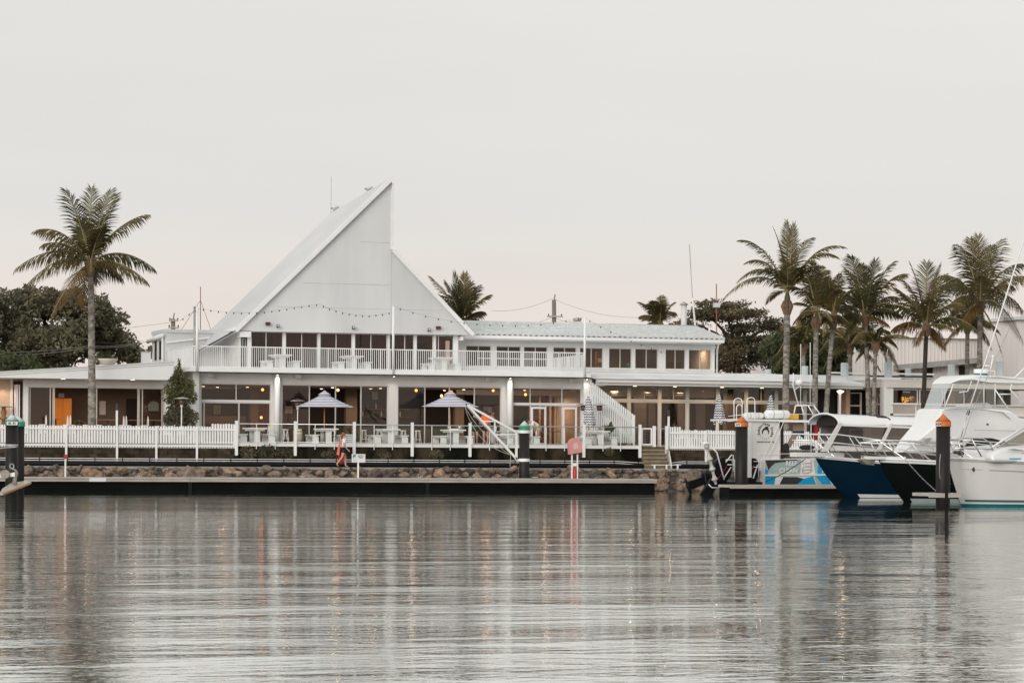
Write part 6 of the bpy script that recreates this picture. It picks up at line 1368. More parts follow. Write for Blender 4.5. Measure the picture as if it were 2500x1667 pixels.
# house: foredeck slope, coachroof and flybridge coaming
bt.block('deckhouse', [(2222, 1104), (2256, 1072), (2288, 1040), (2303, 1001), (2340, 995), (2400, 998), (2450, 1004), (2470, 1021), (2520, 1034), (2560, 1040), (2560, 1108)], 1.75, GEL, .9, .18, 4.2)
bt.plate('cabin_window', [(2352, 1091), (2364, 1078), (2375, 1068), (2420, 1069), (2455, 1078), (2440, 1088), (2410, 1092)], 1.72, INDARK, .03)
bt.plate('style_line', [(2378, 1050.5), (2378, 1049), (2480, 1050.5), (2480, 1052)], 1.70, GALV, .02); bt.plate('porthole', [(2408, 1038), (2408, 1033.5), (2413, 1033.5), (2413, 1038)], 1.70, DARK, .03)
bt.plate('coaming_line', [(2306, 1000), (2340, 996), (2400, 999), (2448, 1006), (2466, 1022), (2466, 1024), (2446, 1008), (2400, 1001), (2340, 998), (2306, 1002)], 1.66, GALV, .02); bt.plate('foredeck_hatch', [(2238, 1083), (2255, 1069), (2266, 1069), (2250, 1083)], 1.2, GALV, .35)
# hardtop with clear enclosure
bt.block('hardtop', [(2326, 937), (2335, 928), (2350, 921), (2372, 918), (2420, 921), (2560, 930), (2560, 938), (2450, 936), (2400, 934), (2370, 928), (2345, 929)], 1.5, GEL, .92, .45, 2.0)
for pf in ([(2307, 994), (2329, 936), (2345, 929), (2371, 929), (2402, 935), (2402, 996), (2340, 992)], [(2406, 996), (2406, 936), (2428, 937), (2428, 992)]):
    bt.plate('clear_curtain', pf, 1.45, CLEAR, .01)
zz0, zz1 = bt.loc(2306, 996, 1)[1], bt.loc(2329, 936, 1)[1]; lA, lB = bt.loc(2305, 996, .9)[0], bt.loc(2328, 936, .9)[0]
th.part('clear_screen', MB().prism([bt.P(lA, .6, zz0), bt.P(lB, .65, zz1), bt.P(lB, -.65, zz1), bt.P(lA, -.6, zz0)], bt.e1*.01), CLEAR)
for pp in ([(2429, 936), (2429, 996)], [(2470, 938), (2466, 950), (2520, 1010)], [(2429, 950), (2470, 1010)], [(2372, 930), (2362, 955), (2342, 958)], [(2440, 962), (2470, 962)], [(2402, 935), (2402, 995)], [(2328, 937), (2306, 996)]): bt.tubep('enclosure_frame', pp, 1.44, .03, TRIM)
bt.block('helm_seat', [(2382, 996), (2382, 988), (2420, 986), (2426, 996)], .8, GEL, .9)
# radar, light mast and outriggers
q = bt.loc(2395, 918, 0); rc = bt.P(q[0], 0, q[1]); th.part('radar_dome', MB().lathe(rc, [(.28, .10), (.31, .14), (.31, .26), (.29, .29)], 22), GEL, smooth=True); th.part('radar_base', MB().lathe(rc, [(.24, 0), (.29, .099)], 22), TEAL, smooth=True)
bt.tubep('light_mast', [(2415, 921), (2424, 872)], 0, .03, TRIM); bt.tubep('mast_frame', [(2408, 905), (2428, 905), (2428, 921)], 0, .025, TRIM); bt.tubep('mast_bar', [(2402, 892), (2422, 893)], 0, .03, TRIM); bt.tubep('mast_lamp', [(2423, 874), (2424, 867)], 0, .05, TRIM)
bt.tubep('outrigger', [(2367, 996), (2420, 838), (2504, 572)], 1.8, .03, TRIM); bt.tubep('outrigger_stay', [(2352, 1068), (2374, 1000), (2470, 790)], 1.82, .012, GALV)
bt.tubep('outrigger_stay', [(2346, 1068), (2366, 998)], 1.85, .02); bt.tubep('outrigger', [(2476, 924), (2510, 890)], 1.4, .04, TRIM); bt.tubep('outrigger_bracket', [(2366, 1002), (2362, 1012)], 1.8, .06, DARK)
# ---- white cruiser at the right edge
o = D(2314, 1119, 108); th = boat_thing('white cruiser with dark pinstripe and teal bottom at the right edge', 'boat', o); bt = Boat(th, o, 13, 4.3, .62, o.z, 1.45, flare=.22)
h_ = bt.hull(GELW); bt.strip('bottom_paint', -.3, .055, TEAL, 3, .01, t0=.0, parent=h_); bt.strip('boot_stripe', .095, .145, mat('slate_stripe', (.08, .13, .16), .4), 1, .012, t0=.01, parent=h_); bt.strip('pinstripe', .775, .795, GALV, 1, .012, t0=.09, parent=h_); bt.strip('pinstripe', .785, .795, GALV, 1, .012, t0=.02, t1=.075, parent=h_)
bt.strip('rubbing_strake', .95, .97, GALV, 1, .02, parent=h_)
p_ = bt.pt(.05, .79, 1, .02); th.part('emblem', MB().prism([p_+bt.e1*a+UP*b for a, b in ((-.09, 0), (0, .1), (.09, 0), (0, -.1))], bt.e2*.01), DARK, parent=h_)
th.part('anchor_roller', MB().beam(bt.P(-.45, 0, o.z+.12), bt.P(.6, 0, o.z+.12), .2, .12), STEEL)
bt.bowrail(.72, .55, 6, -.05, mid=True)
for pp in ([(2315, 1068), (2400, 1070), (2416, 1080), (2433, 1119)], [(2330, 1093), (2424, 1097)], [(2338, 1070), (2350, 1116)], [(2372, 1070), (2396, 1114)]): bt.tubep('deck_rail', pp, 1.2, .028, STEEL)
bt.block('cabin', [(2424, 1106), (2450, 1094), (2520, 1090), (2700, 1080), (2700, 1135), (2424, 1128)], 1.5, GEL, .85)
bt.tubep('windscreen_frame', [(2422, 1092), (2448, 1075), (2505, 1040)], 1.35, .045, TRIM); bt.tubep('windscreen_frame', [(2434, 1092), (2505, 1052)], 1.3, .03, GALV); bt.plate('windscreen', [(2440, 1091), (2506, 1053), (2506, 1085)], 1.2, CABG, .012)
bt.plate('vent', [(2458, 1097), (2475, 1095), (2500, 1099), (2500, 1101), (2470, 1099)], 1.5, GALV, .03); q = bt.loc(2466, 1121, 1.6); bc_ = bt.P(q[0], 1.9, q[1]+.0)
th.part('blue_cloth', MB().box(bc_.x-.2, bc_.x+.25, bc_.y-.05, bc_.y+.05, bc_.z, bc_.z+.05), CYAN); wn = bt.P(.5, 0, o.z+.1); th.part('windlass', MB().ball(wn+UP*.14, (.24, .18, .16)).ball(wn+bt.e1*.1+UP*.3, (.1, .1, .12)), DARK, smooth=True); th.part('windlass_cover', MB().ball(wn+UP*.22-bt.e1*.1, (.13, .17, .06)), GEL, smooth=True)
q = D(2347, 1075, 108); th.part('red_flag', MB().box(q.x-.05, q.x+.05, q.y-.01, q.y+.01, q.z-.06, q.z+.04), RED)
# mooring chain and ropes
def rope(label, pts, r, m, nm='mooring_rope'): single(nm, MB().tube(pts, r, 5), m, label, 'rope')
a, b = D(2206, 1116, 114.5), D(2285, 1198, 107.5); cm = a.lerp(b, .5)-UP*.12; chn = Thing('mooring_chain', 'sagging mooring chain from the black bow down to the pile', 'chain', tuple(a))
lk = MB().tube([(.034*math.cos(2*PI*k/8), .02*math.sin(2*PI*k/8), 0) for k in range(9)], .008, 5).mesh('chain_link'); lk.materials.append(GALV)
for k in range(26): p_ = bez(a, cm, b, k/25); chn.inst('chain_link', lk, p_, rot=(PI/2*(k % 2), .85, 0))
a, b = D(2296, 1108, 106), D(2320, 1180, 107.3); rope('pale rope looping from the right pile to the white bow', [bez(a, D(2285, 1200, 106), b, k/12) for k in range(13)], .013, ROPE)
a, b = D(1966, 1120, 127), D(1868, 1176, 131); rope('dark diagonal mooring rope across the dive boat side', [a.lerp(b, k/6)-UP*.08*math.sin(PI*k/6) for k in range(7)], .02, DARK)
# ---- dive boat, stern to the left
o = D(1868, 1150, 135.6); th = boat_thing('dive boat with sub surface scuba cabin sign and camouflage painted side', 'boat', o); db = Boat(th, o, 12, 3, 0, 1.3, 1.3)
HW = 1.45
hull = th.part('hull', MB().prism([db.P(l, HW, z) for l, z in (db.loc(1866, 1122, HW), db.loc(2120, 1116, HW), (db.loc(2120, 1116, HW)[0]+1.5, -.3), (db.loc(1870, 1180, HW)[0], -.3))], -db.e2*2*HW), GELW)
def dpl(nm, pf, m, off=0.0, t_=.008): return db.plate(nm, pf, HW+.004+off, m, t_, parent=hull)
dpl('painted_panel', [(1868, 1123), (1956, 1121), (1953, 1157), (1869, 1158)], SEAGREY); dpl('painted_patch', [(1868.5, 1123), (1948, 1121.5), (1940, 1128), (1912, 1127), (1892, 1130), (1882, 1139), (1876, 1147)], CHAR, .01)
dpl('painted_patch', [(1868, 1144), (1876, 1148), (1873, 1158), (1868, 1158)], CYAN, .01); dpl('painted_patch', [(1868, 1161), (1894, 1161), (1890, 1183), (1868, 1183)], CYAN); dpl('painted_patch', [(1912, 1164), (1945, 1164), (1962, 1168), (1948, 1182), (1903, 1182)], CHAR)
dpl('painted_patch', [(1946, 1182), (1962, 1168), (1985, 1162), (1992, 1182)], CYAN, .004); dpl('painted_patch', [(1994, 1182), (1988, 1162), (2016, 1160), (2006, 1182)], SEAGREY); dpl('painted_patch', [(2008, 1182), (1992, 1163), (2020, 1160), (2030, 1182)], CYAN, .008)
dpl('painted_panel', [(1986, 1121), (2060, 1119), (2060, 1156), (1990, 1157)], SEAGREY); dpl('painted_patch', [(2000, 1122), (2060, 1119), (2060, 1156), (1995, 1157), (1997, 1140)], CYAN, .008)
dpl('rubbing_strake', [(1868, 1158), (2060, 1156), (2060, 1160), (1868, 1162)], GELW, .01, .05)
n_ = math.atan2(db.e1.y, db.e1.x)
for s_, px, py, sz in (('REEF', 1932, 1131, .30), ('CLEAN', 1925, 1149, .32), ('TE', 2012, 1149, .32)):
    l, z = db.loc(px, py, HW+.03); lettering(th, s_, sz, db.P(l, HW+.03, z), WINK, parent=hull, rot=(PI/2, 0, n_), bold=.006)
lad = db.tubep('boarding_ladder', [(1960, 1124), (1960, 1155)], HW+.03, .018); db.tubep('ladder_rail', [(1981, 1122), (1981, 1150), (1970, 1155), (1960, 1152)], HW+.03, .018, parent=lad)
for py in (1130, 1138, 1146): db.tubep('ladder_rung', [(1960, py), (1981, py)], HW+.03, .014, parent=lad)
# cabin with the sign
CW = 1.1
cab = th.part('cabin', MB().prism([db.P(l, CW, z) for l, z in (db.loc(1826, 1165, CW), db.loc(1903, 1122, CW), db.loc(1903, 1027, CW), db.loc(1826, 1027, CW))], -db.e2*.35), GELW)
db.plate('cabin_trim', [(1824, 1165), (1834, 1165), (1834, 1026), (1824, 1026)], CW+.004, GEL, .03, parent=cab)
th.part('cabin_roof', MB().prism([db.P(l, CW+.15, z) for l, z in (db.loc(1794, 1027, CW), db.loc(2050, 1031, CW), db.loc(2050, 1027, CW), db.loc(1794, 1022, CW))], -db.e2*2*(CW+.15)), GEL)
lc, zc = db.loc(1869, 1054, CW); word = 'SubSurface Scuba'
for k, ch in enumerate(word):
    a = math.radians(196-k*15.2); r_ = .375
    if ch != ' ': lettering(th, ch, .17, db.P(lc+r_*math.cos(a), CW+.012, zc+r_*math.sin(a)), INK, parent=cab, rot=(PI/2, -(a-PI/2), n_), bold=.004)
for k in range(6): a = math.radians(215+k*21); lettering(th, '0', .09, db.P(lc+.33*math.cos(a), CW+.012, zc+.33*math.sin(a)), GALV, parent=cab, rot=(PI/2, -(a-PI/2), n_))
arc = [(.2*math.cos(math.radians(a)), .2*math.sin(math.radians(a))) for a in range(-30, 211, 20)]+[(.15*math.cos(math.radians(a)), -.05+.15*math.sin(math.radians(a))) for a in range(200, -21, -20)]
th.part('sign_emblem', MB().prism([db.P(lc+a, CW+.006, zc+b) for a, b in arc], db.e2*.006), INK, parent=cab); th.part('sign_emblem', MB().prism([db.P(lc+a, CW+.006, zc+b) for a, b in ((-.1, .16), (.0, .25), (.17, .27), (.1, .2), (.2, .19), (.1, .14))], db.e2*.006), INK, parent=cab)
l, z = db.loc(1869, 1078.5, CW); lettering(th, 'SUBSURFACESCUBA.COM', .083, db.P(l, CW+.012, z), INK, parent=cab, rot=(PI/2, 0, n_))
# gear on the roof
def raft(px0, px1, py, r, lab):
    a, z = db.loc(px0, py, .6); b, _ = db.loc(px1, py, .6); rf = th.part('liferaft', MB().tube([db.P(a, .6, z), db.P(a+.12, .6, z), db.P(b-.12, .6, z), db.P(b, .6, z)], [r*.55, r, r, r*.55], 14), GEL, smooth=True)
    for f_ in (.3, .7): c_ = db.P(a+(b-a)*f_, .6, z); th.part('strap', MB().tube([c_-db.e1*.015, c_+db.e1*.015], r*1.03, 14), GALV, parent=rf)
raft(1867, 1927, 1011, .21, ''); raft(1815, 1864, 1014, .15, '')
l, z = db.loc(1938, 1018, .5); th.part('yellow_case', MB().prism([db.P(l-.27, .5, z-.1), db.P(l+.27, .5, z-.1), db.P(l+.27, .5, z+.13), db.P(l-.27, .5, z+.13)], -db.e2*.4), YELLOW)
db.tubep('roof_rail', [(1778, 1016), (1830, 1010), (1900, 1010), (2045, 1012)], 1.1, .016, TRIM); db.tubep('roof_rail', [(1776, 1029), (1812, 1024)], 1.1, .016, TRIM)
for x0, x1, yt in ((1792, 1812, 973), (1824, 1843, 971), (1798, 1812, 988)):
    db.tubep('ladder_hoop', [(x0, 1026), (x0, yt+6), (x0+3, yt+1), ((x0+x1)/2, yt-1), (x1-3, yt+1), (x1, yt+6), (x1, 1026)], .9, .026, TRIM)
db.tubep('mast_bar', [(1942, 990), (1988, 989)], .2, .035, TRIM)
for pp in ([(1942, 990), (1938, 1012)], [(1957, 990), (1962, 1012)], [(1973, 990), (1986, 1012)], [(1986, 989), (2002, 1010)], [(1937, 911), (1936, 940), (1949, 988)]): db.tubep('mast_leg', pp, .2, .028, TRIM)
db.tubep('aerial', [(1954.5, 990), (1955, 840)], .2, .016, TRIM); db.tubep('aerial', [(1978, 990), (1978, 836)], .2, .016, TRIM); db.tubep('mast_strut', [(1940, 952), (1952, 942)], .2, .02, TRIM)
l, z = db.loc(1951, 934, .2); th.part('radar_dome', MB().lathe(db.P(l, .2, z-.12), [(.1, 0), (.19, .08), (.19, .2), (.1, .26)], 16), GEL, smooth=True)
for pp in ([(1905, 1029), (2040, 1031)], [(1870, 1110), (1905, 1026)], [(1877, 1120), (1914, 1027)], [(1980, 1027), (1980, 1108)], [(2002, 1030), (2002, 1085)], [(1850, 1108), (1950, 1107)], [(1852, 1165), (1852, 1112), (1856, 1108)], [(1866, 1165), (1866, 1108)], [(1932, 1058), (2060, 1062)], [(1840, 1126), (1868, 1126)], [(1840, 1140), (1868, 1140)]): db.tubep('rail', pp, 1.25, .018, TRIM)
TAN = mat('tan_awning', (.33, .24, .18), .8, .2, 2)
db.plate('curtain', [(1936, 1053), (1936, 1033), (1963, 1033), (1963, 1053)], .8, TAN, .02); db.plate('navy_curtain', [(1933, 1056), (1936, 1052), (1963, 1052), (1963, 1072), (1951, 1061), (1940, 1064)], .84, mat('navy_canvas', (.012, .03, .055), .8), .02); db.plate('gantry_leg', [(1919, 1088), (1934, 1058), (1946, 1062), (1928, 1092)], .9, TAN, .08)
th.part('equipment_bag', MB().ball(db.P(*(lambda q: (q[0], .9, q[1]))(db.loc(1919, 1094, .9))), (.17, .17, .26)), BCLOTH, smooth=True); th.part('equipment_bag', MB().ball(db.P(*(lambda q: (q[0], .9, q[1]))(db.loc(1970, 1092, .9))), (.42, .2, .13)), BCLOTH, smooth=True)
for px, w_, m_ in ((1979, 4, BCLOTH), (1990, 5, RED), (2005, 5, BCLOTH)):
    db.plate('hanging_wetsuit', [(px-w_, 1040), (px-w_*.4, 1035), (px+w_*.4, 1035), (px+w_, 1040), (px+w_*.8, 1060), (px+w_*.6, 1078), (px+w_*.1, 1079), (px, 1064), (px-w_*.2, 1079), (px-w_*.6, 1077), (px-w_*.8, 1060)], .7, m_, .12)
db.plate('cabin_screen', [(1905, 1120), (1905, 1030), (1912, 1030), (1912, 1120)], .6, mat('brown_screen', (.05, .03, .025), .7), .04)
# outboard motors on the stern
def outboard(px, py, tilt, w_, k_=1.5):
    l, z = db.loc(px, py, w_); c_ = db.P(l, w_, z)
    def R_(a, b):
        a *= k_; b *= k_; return c_+db.e1*(a*math.cos(tilt)-b*math.sin(tilt))+UP*(a*math.sin(tilt)+b*math.cos(tilt))
    prof = [(.0, -.42), (.24, -.38), (.33, .0), (.26, .36), (.08, .46), (-.2, .42), (-.38, .15), (-.36, -.3)]
    cw = th.part('outboard_motor', MB().prism([R_(a, b)+db.e2*.22 for a, b in prof], -db.e2*.44), BLACK); b_ = cw.modifiers.new('bevel', 'BEVEL'); b_.width = .09; b_.segments = 3
    th.part('motor_leg', MB().prism([R_(a, b)+db.e2*.08 for a, b in ((-.2, -.3), (.1, -.3), (.05, -1.0), (-.12, -1.15), (-.3, -1.0))], -db.e2*.16), BLACK, parent=cw); th.part('gearcase', MB().tube([R_(-.5, -1.12), R_(-.1, -1.1), R_(.2, -1.12)], [.02, .11, .06], 10), BLACK, parent=cw)
    for k in range(3):
        a = 2*PI*k/3; d_ = db.e2*math.cos(a)+UP*math.sin(a); q_ = R_(.24, -1.12); th.part('propeller_blade', MB().prism([q_, q_+d_*.2+db.e1*.05, q_+d_*.22-db.e1*.04, q_+d_*.06-db.e1*.03], db.e1*.02), STEEL, parent=cw)
    th.part('motor_stripe', MB().prism([R_(a, b)+db.e2*.225 for a, b in ((.1, -.2), (.14, -.2), (.2, .25), (.16, .25))], db.e2*.006), WINK, parent=cw); th.part('motor_stripe', MB().prism([R_(a, b)+db.e2*.225 for a, b in ((-.05, -.25), (-.03, -.25), (.05, .2), (.03, .2))], db.e2*.006), RED, parent=cw)
outboard(1760, 1150, -.5, .4); outboard(1828, 1150, -.2, .9); outboard(1738, 1166, -1.15, -.5, 1.2)
# white flared stern post with collars
pts = []; a0, a1 = db.loc(1722, 1085, 1.2), db.loc(1748, 1182, 1.2); axp = [db.P(*(lambda q: (q[0], 1.2, q[1]))(db.loc(1724+24*k/16, 1084+98*k/16, 1.2))) for k in range(17)]
fp = th.part('flared_post', MB().tube(axp, [.10, .14, .08, .06, .07, .09, .16, .07, .07, .09, .16, .07, .07, .09, .16, .07, .05], 12), mat('grey_casting', (.55, .52, .48), .5, .25, 5)); db.tubep('lift_arm', [(1738, 1092), (1750, 1104), (1768, 1170)], 1.2, .035, TRIM, parent=fp)
th.part('cap_plate', MB().tube([axp[0]+UP*.02, axp[0]+UP*.1], [.22, .16], 12), GELW, parent=fp); db.tubep('foot_frame', [(1730, 1182), (1738, 1190), (1760, 1190)], 1.2, .03, TRIM, parent=fp); db.tubep('stern_frame', [(1772, 1128), (1786, 1110), (1790, 1110), (1790, 1150)], 1.1, .025, TRIM); db.tubep('stern_frame', [(1772, 1122), (1796, 1122)], 1.1, .022, TRIM); db.tubep('stern_frame', [(1776, 1134), (1796, 1134)], 1.1, .022, TRIM)
th.part('stern_platform', MB().prism([db.P(l, 1.2, z) for l, z in (db.loc(1770, 1176, 1.2), db.loc(1872, 1176, 1.2), db.loc(1872, 1190, 1.2), db.loc(1790, 1190, 1.2))], -db.e2*2.4), BLACK)
# ---- bow with anchor at the left edge
o = D(-30, 1160, 86); th = boat_thing('boat bow with a big plough anchor poking in at the left edge', 'boat', o); lb = Boat(th, o, 9, 3.2, .5, o.z, 1.0, e1=-RGT, e2=-FWD)
lb.hull(GELW); lb.bowrail(.7, .5, 5, -.1)
def lq(px, py, off=0): return D(px, py, 86-off)
th.part('bow_roller', MB().beam(lq(-40, 1162), lq(38, 1158), .28, .12), GELW); th.part('roller_drum', MB().tube([lq(12, 1157, -.15), lq(12, 1157, .25)], .14, 14), ANC); rs_ = th.part('anchor', MB().prism([lq(*p_) for p_ in ((-6, 1210), (6, 1192), (28, 1178), (64, 1173), (75, 1176), (76, 1180), (50, 1192), (14, 1207))], FWD*.1), ANC)
th.part('shank', MB().beam(lq(34, 1182), lq(38, 1152), .1, .14), ANC, parent=rs_); th.part('shackle', MB().tube([lq(29+5*math.cos(2*PI*k/10), 1138+6*math.sin(2*PI*k/10)) for k in range(11)], .02, 6), GALV, parent=rs_); th.part('chain', MB().tube([lq(31, 1144), lq(38, 1148), lq(42, 1156), lq(40, 1164)], .035, 6), ANC, parent=rs_)
th.part('pulpit_rail', MB().tube([lq(-30, 1097, .3), lq(40, 1091, .3)], .02, 6), STEEL); th.part('fluke_edge', MB().beam(lq(8, 1205, .05), lq(74, 1180, .05), .06, .05), WOOD, parent=rs_)

# ================================================================== PEOPLE
def skinned(J, E_, name):
    ob_me = None
    me = bpy.data.meshes.new(name); names = list(J); idx = {n: i for i, n in enumerate(names)}
    me.from_pydata([J[n][0] for n in names], [(idx[a], idx[b]) for a, b in E_], []); ob = bpy.data.objects.new('tmp_skin', me); COL.objects.link(ob)
    bpy.context.view_layer.objects.active = ob; ob.modifiers.new('skin', 'SKIN')
    if not len(me.skin_vertices):
        with bpy.context.temp_override(object=ob, active_object=ob, selected_objects=[ob]): bpy.ops.mesh.customdata_skin_add()
    sv = me.skin_vertices[0].data
    for n in names:
        r = J[n][1]; sv[idx[n]].radius = r if isinstance(r, tuple) else (r, r); sv[idx[n]].use_root = (n == names[0])
    s_ = ob.modifiers.new('sub', 'SUBSURF'); s_.levels = 2; s_.render_levels = 2
    bpy.context.view_layer.update(); res = bpy.data.meshes.new_from_object(ob.evaluated_get(bpy.context.evaluated_depsgraph_get())); bpy.data.objects.remove(ob); bpy.data.meshes.remove(me)
    res.name = name; res.polygons.foreach_set('use_smooth', [True]*len(res.polygons)); return res
BASE = {'pelvis': ((0, 0, .93), .13), 'waist': ((0, 0, 1.08), .115), 'chest': ((.0, 0, 1.28), .14), 'neck': ((.01, 0, 1.45), .055), 'jaw': ((.035, 0, 1.53), .065), 'head': ((.02, 0, 1.61), .088), 'crown': ((.0, 0, 1.68), .06)}
for s_, k in (('l', 1), ('r', -1)):
    BASE.update({'sh'+s_: ((0, k*.17, 1.38), .058), 'el'+s_: ((-.02, k*.22, 1.12), .042), 'wr'+s_: ((.06, k*.22, .88), .028), 'ha'+s_: ((.09, k*.22, .80), .034),
                 'hip'+s_: ((0, k*.09, .88), .105), 'kn'+s_: ((.01, k*.10, .48), .062), 'an'+s_: ((-.01, k*.10, .08), .042), 'to'+s_: ((.14, k*.11, .03), .034)})
BE = [('pelvis', 'waist'), ('waist', 'chest'), ('chest', 'neck'), ('neck', 'jaw'), ('jaw', 'head'), ('head', 'crown')]
for s_ in 'lr': BE += [('chest', 'sh'+s_), ('sh'+s_, 'el'+s_), ('el'+s_, 'wr'+s_), ('wr'+s_, 'ha'+s_), ('pelvis', 'hip'+s_), ('hip'+s_, 'kn'+s_), ('kn'+s_, 'an'+s_), ('an'+s_, 'to'+s_)]
def person(label, loc, face, pose, wear, hair, hairlong=False, scale=1.0):
    J = {n: (Vector(p), r) for n, (p, r) in BASE.items()}
    for n, p in pose.items(): J[n] = (Vector(p), J[n][1])
    th = Thing('person', label, 'person', loc)
    th.o.rotation_euler = (0, 0, face); th.o.scale = (scale,)*3
    body = skinned(J, BE, 'body')
    mbf = MB()                                          # fingers, thumb, nose and ears join the body mesh
    for s_, k in (('l', 1), ('r', -1)):
        h, wv = J['ha'+s_][0], (J['ha'+s_][0]-J['wr'+s_][0]).normalized(); sd = wv.cross(Vector((0, 1, 0))); sd = sd.normalized() if sd.length > .1 else Vector((1, 0, 0)); inw = wv.cross(sd)
        for i in range(4):
            b_ = h+wv*.02+sd*(.024-.016*i); ln = (.065, .075, .07, .055)[i]; mbf.tube([b_, b_+wv*ln*.55, b_+wv*ln*.95+inw*-.02*k], [.0095, .009, .006], 5)
        mbf.tube([h-wv*.02+sd*.03, h+wv*.01+sd*.055, h+wv*.04+sd*.06], [.011, .010, .007], 5)
    hd, jw = J['head'][0], J['jaw'][0]; fdir = (hd-J['neck'][0]); upd = fdir.normalized(); fw_ = (Vector((1, 0, 0))-upd*upd.x).normalized(); fw_ = fw_ if fw_.length > .1 else Vector((0, 0, -1)); ft = pose.get('_face'); fw_ = Vector(ft).normalized() if ft else fw_
    sd = upd.cross(fw_); mbf.tube([hd+fw_*.075+upd*.01, hd+fw_*.11-upd*.03, hd+fw_*.075-upd*.045], [.012, .018, .012], 6)
    for k in (1, -1): mbf.ball(hd+sd*k*.088-upd*.015, (.014, .022, .03), 6, 4)
    vs = [tuple(v.co) for v in body.vertices]+mbf.v; n0 = len(body.vertices); fs = [tuple(f.vertices) for f in body.polygons]+[tuple(n0+i for i in f) for f in mbf.f]
    me = bpy.data.meshes.new('body'); me.from_pydata(vs, [], fs); me.polygons.foreach_set('use_smooth', [True]*len(fs)); me.materials.append(SKIN); bo = link('body', me, None, th.o)
    link('eyes', MB().ball(hd+fw_*.085+sd*.032+upd*.012, .011, 6, 4).ball(hd+fw_*.085-sd*.032+upd*.012, .011, 6, 4).mesh('eyes'), INK, bo); link('mouth', MB().ball(jw+fw_*.072-upd*.005, (.012, .024, .007), 6, 4).mesh('mouth'), RED, bo)
    for nm, m_, js, grow in wear:
        Jw = {n: (J[n][0], (J[n][1]+grow)) for n in js if n in J}; Ew = [(a, b) for a, b in BE if a in Jw and b in Jw]
        for n in js:                                    # cut ends: 'sh>el:.6' puts a hem part way along a limb
            if '>' in n:
                ab, f_ = n.split(':'); a, b = ab.split('>'); f_ = float(f_); Jw[n] = (J[a][0].lerp(J[b][0], f_), J[a][1]*(1-f_)+J[b][1]*f_+grow*1.6); Ew.append((a, n))
        cm_ = skinned(Jw, Ew, nm); cm_.materials.append(m_); link(nm, cm_, None, th.o)
    hm = MB().ball(hd-fw_*.022+upd*.03, (.098, .098, .10), 12, 8)
    if hairlong: hm.tube([hd-fw_*.07+upd*.05, hd-fw_*.12-upd*.04, jw-fw_*.12-upd*.05, jw-fw_*.13-upd*.15], [.06, .07, .06, .025], 8)
    link('hair', hm.mesh('hair', None, True), hair, th.o)
    return th
SHIRT = ['chest', 'waist', 'pelvis', 'shl', 'shr', 'shl>ell:.75', 'shr>elr:.75']; SHORTS = ['pelvis', 'hipl', 'hipr', 'hipl>knl:.55', 'hipr>knr:.55']; TROUS = ['pelvis', 'hipl', 'hipr', 'knl', 'knr', 'anl', 'anr']
SHOEL, SHOER = ['anl', 'tol'], ['anr', 'tor']
# woman walking along the path
x = SX(838, -6.2, 1100); wm_ = person('woman in white shirt and black shorts walking right with a coral wrap', (x, -6.2, PATHZ), 0.0,
    {'knl': (.13, .1, .5), 'anl': (.15, .1, .08), 'tol': (.29, .11, .03), 'knr': (-.08, -.1, .5), 'anr': (-.36, -.1, .17), 'tor': (-.27, -.11, .06), 'ell': (.02, .22, 1.11), 'wrl': (.2, .2, .92), 'hal': (.27, .19, .87), 'elr': (.0, -.23, 1.11), 'wrr': (.15, -.2, .9), 'har': (.22, -.19, .84)},
    [('shirt', WCLOTH, SHIRT, .022), ('shorts', BCLOTH, SHORTS, .03)], HAIRB, True)
sp = [(-.15, 1.36), (-.24, 1.1), (-.30, .8), (-.33, .62), (-.23, .60), (-.21, .85), (-.18, 1.1), (-.12, 1.34)]
link('wrap', MB().prism([(a, -.12, b) for a, b in sp], (0, .2, 0)).mesh('wrap'), CORAL, wm_.o); link('wrap_tail', MB().prism([(a, .16, b) for a, b in ((-.2, .62), (-.22, .42), (-.18, .24), (-.02, .16), (.08, .26), (.05, .62))], (0, .06, 0)).mesh('wrap_tail'), RED, wm_.o)
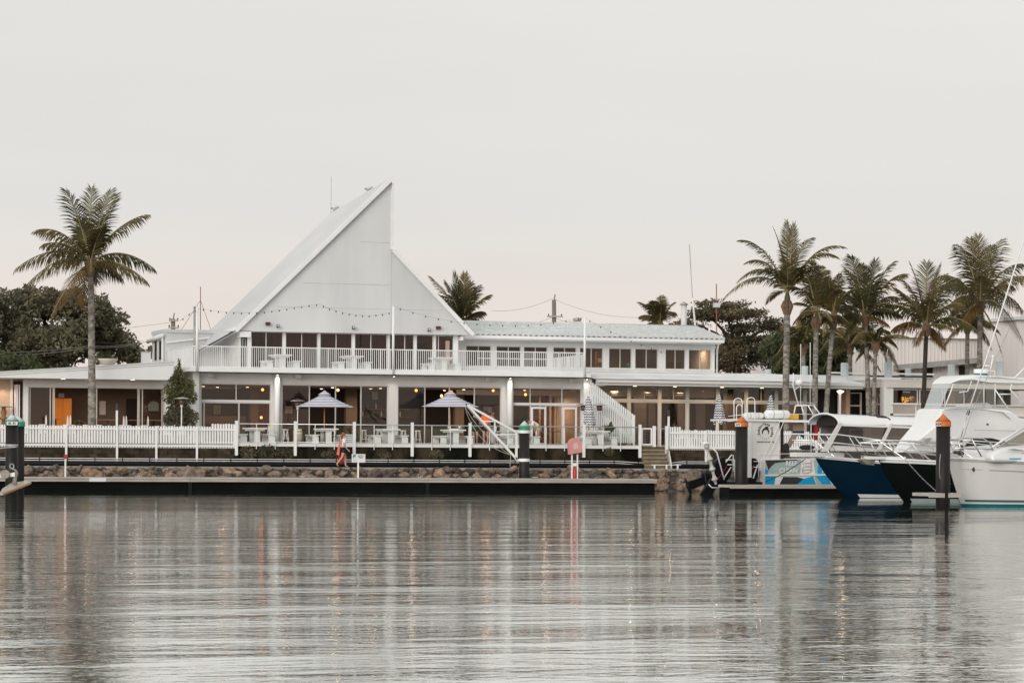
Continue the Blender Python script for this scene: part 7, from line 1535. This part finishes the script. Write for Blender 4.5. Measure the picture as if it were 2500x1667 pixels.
# group at the middle doorway
x = SX(1186, -3.4, 1050); person('man seen from behind in an orange shirt and black shorts beside the derrick', (x, -3.4, GZ), PI/2, {'ell': (.06, .25, 1.12), 'wrl': (.18, .18, 1.0), 'hal': (.24, .14, .98)}, [('shirt', OCLOTH, SHIRT, .045), ('shorts', BCLOTH, SHORTS, .045), ('shoe', WCLOTH, SHOEL, .02), ('shoe', WCLOTH, SHOER, .02)], HAIRD, scale=1.04)
x = SX(1160, -3.0, 1050); person('person in a black top and dark green shorts left of the orange shirt', (x, -3.0, GZ), PI*.3, {'elr': (.1, -.24, 1.13), 'wrr': (.26, -.14, 1.12), 'har': (.32, -.1, 1.13)}, [('top', BCLOTH, SHIRT, .035), ('shorts', GCLOTH, SHORTS, .045), ('shoe', WCLOTH, SHOEL, .02), ('shoe', WCLOTH, SHOER, .02)], HAIRD, scale=.98)
x = SX(1203, -2.7, 1050); person('person in black top and pale trousers right of the orange shirt', (x, -2.7, GZ), PI*.75, {'ell': (.08, .24, 1.12), 'wrl': (.22, .16, 1.05), 'hal': (.28, .12, 1.05)}, [('top', BCLOTH, SHIRT, .03), ('trousers', WCLOTH, TROUS, .028), ('shoe', BCLOTH, SHOEL, .022), ('shoe', BCLOTH, SHOER, .022)], HAIRB, scale=.97)
# man bending over the table
x = SX(1313, -2.2, 1060); person('man in white shirt and khaki shorts bending over a terrace table', (x, -2.2, GZ), PI,
    {'waist': (.1, 0, 1.06), 'chest': (.3, 0, 1.18), 'neck': (.44, 0, 1.24), 'jaw': (.53, 0, 1.21), 'head': (.55, 0, 1.27), 'crown': (.60, 0, 1.31), 'shl': (.34, .17, 1.2), 'shr': (.34, -.17, 1.2), 'ell': (.38, .2, .94), 'elr': (.38, -.2, .94), 'wrl': (.48, .16, .80), 'wrr': (.46, -.16, .80), 'hal': (.53, .14, .79), 'har': (.51, -.14, .79)},
    [('shirt', WCLOTH, SHIRT, .03), ('shorts', KHAKI, SHORTS, .045), ('shoe', WCLOTH, SHOEL, .02), ('shoe', WCLOTH, SHOER, .02)], HAIRD)
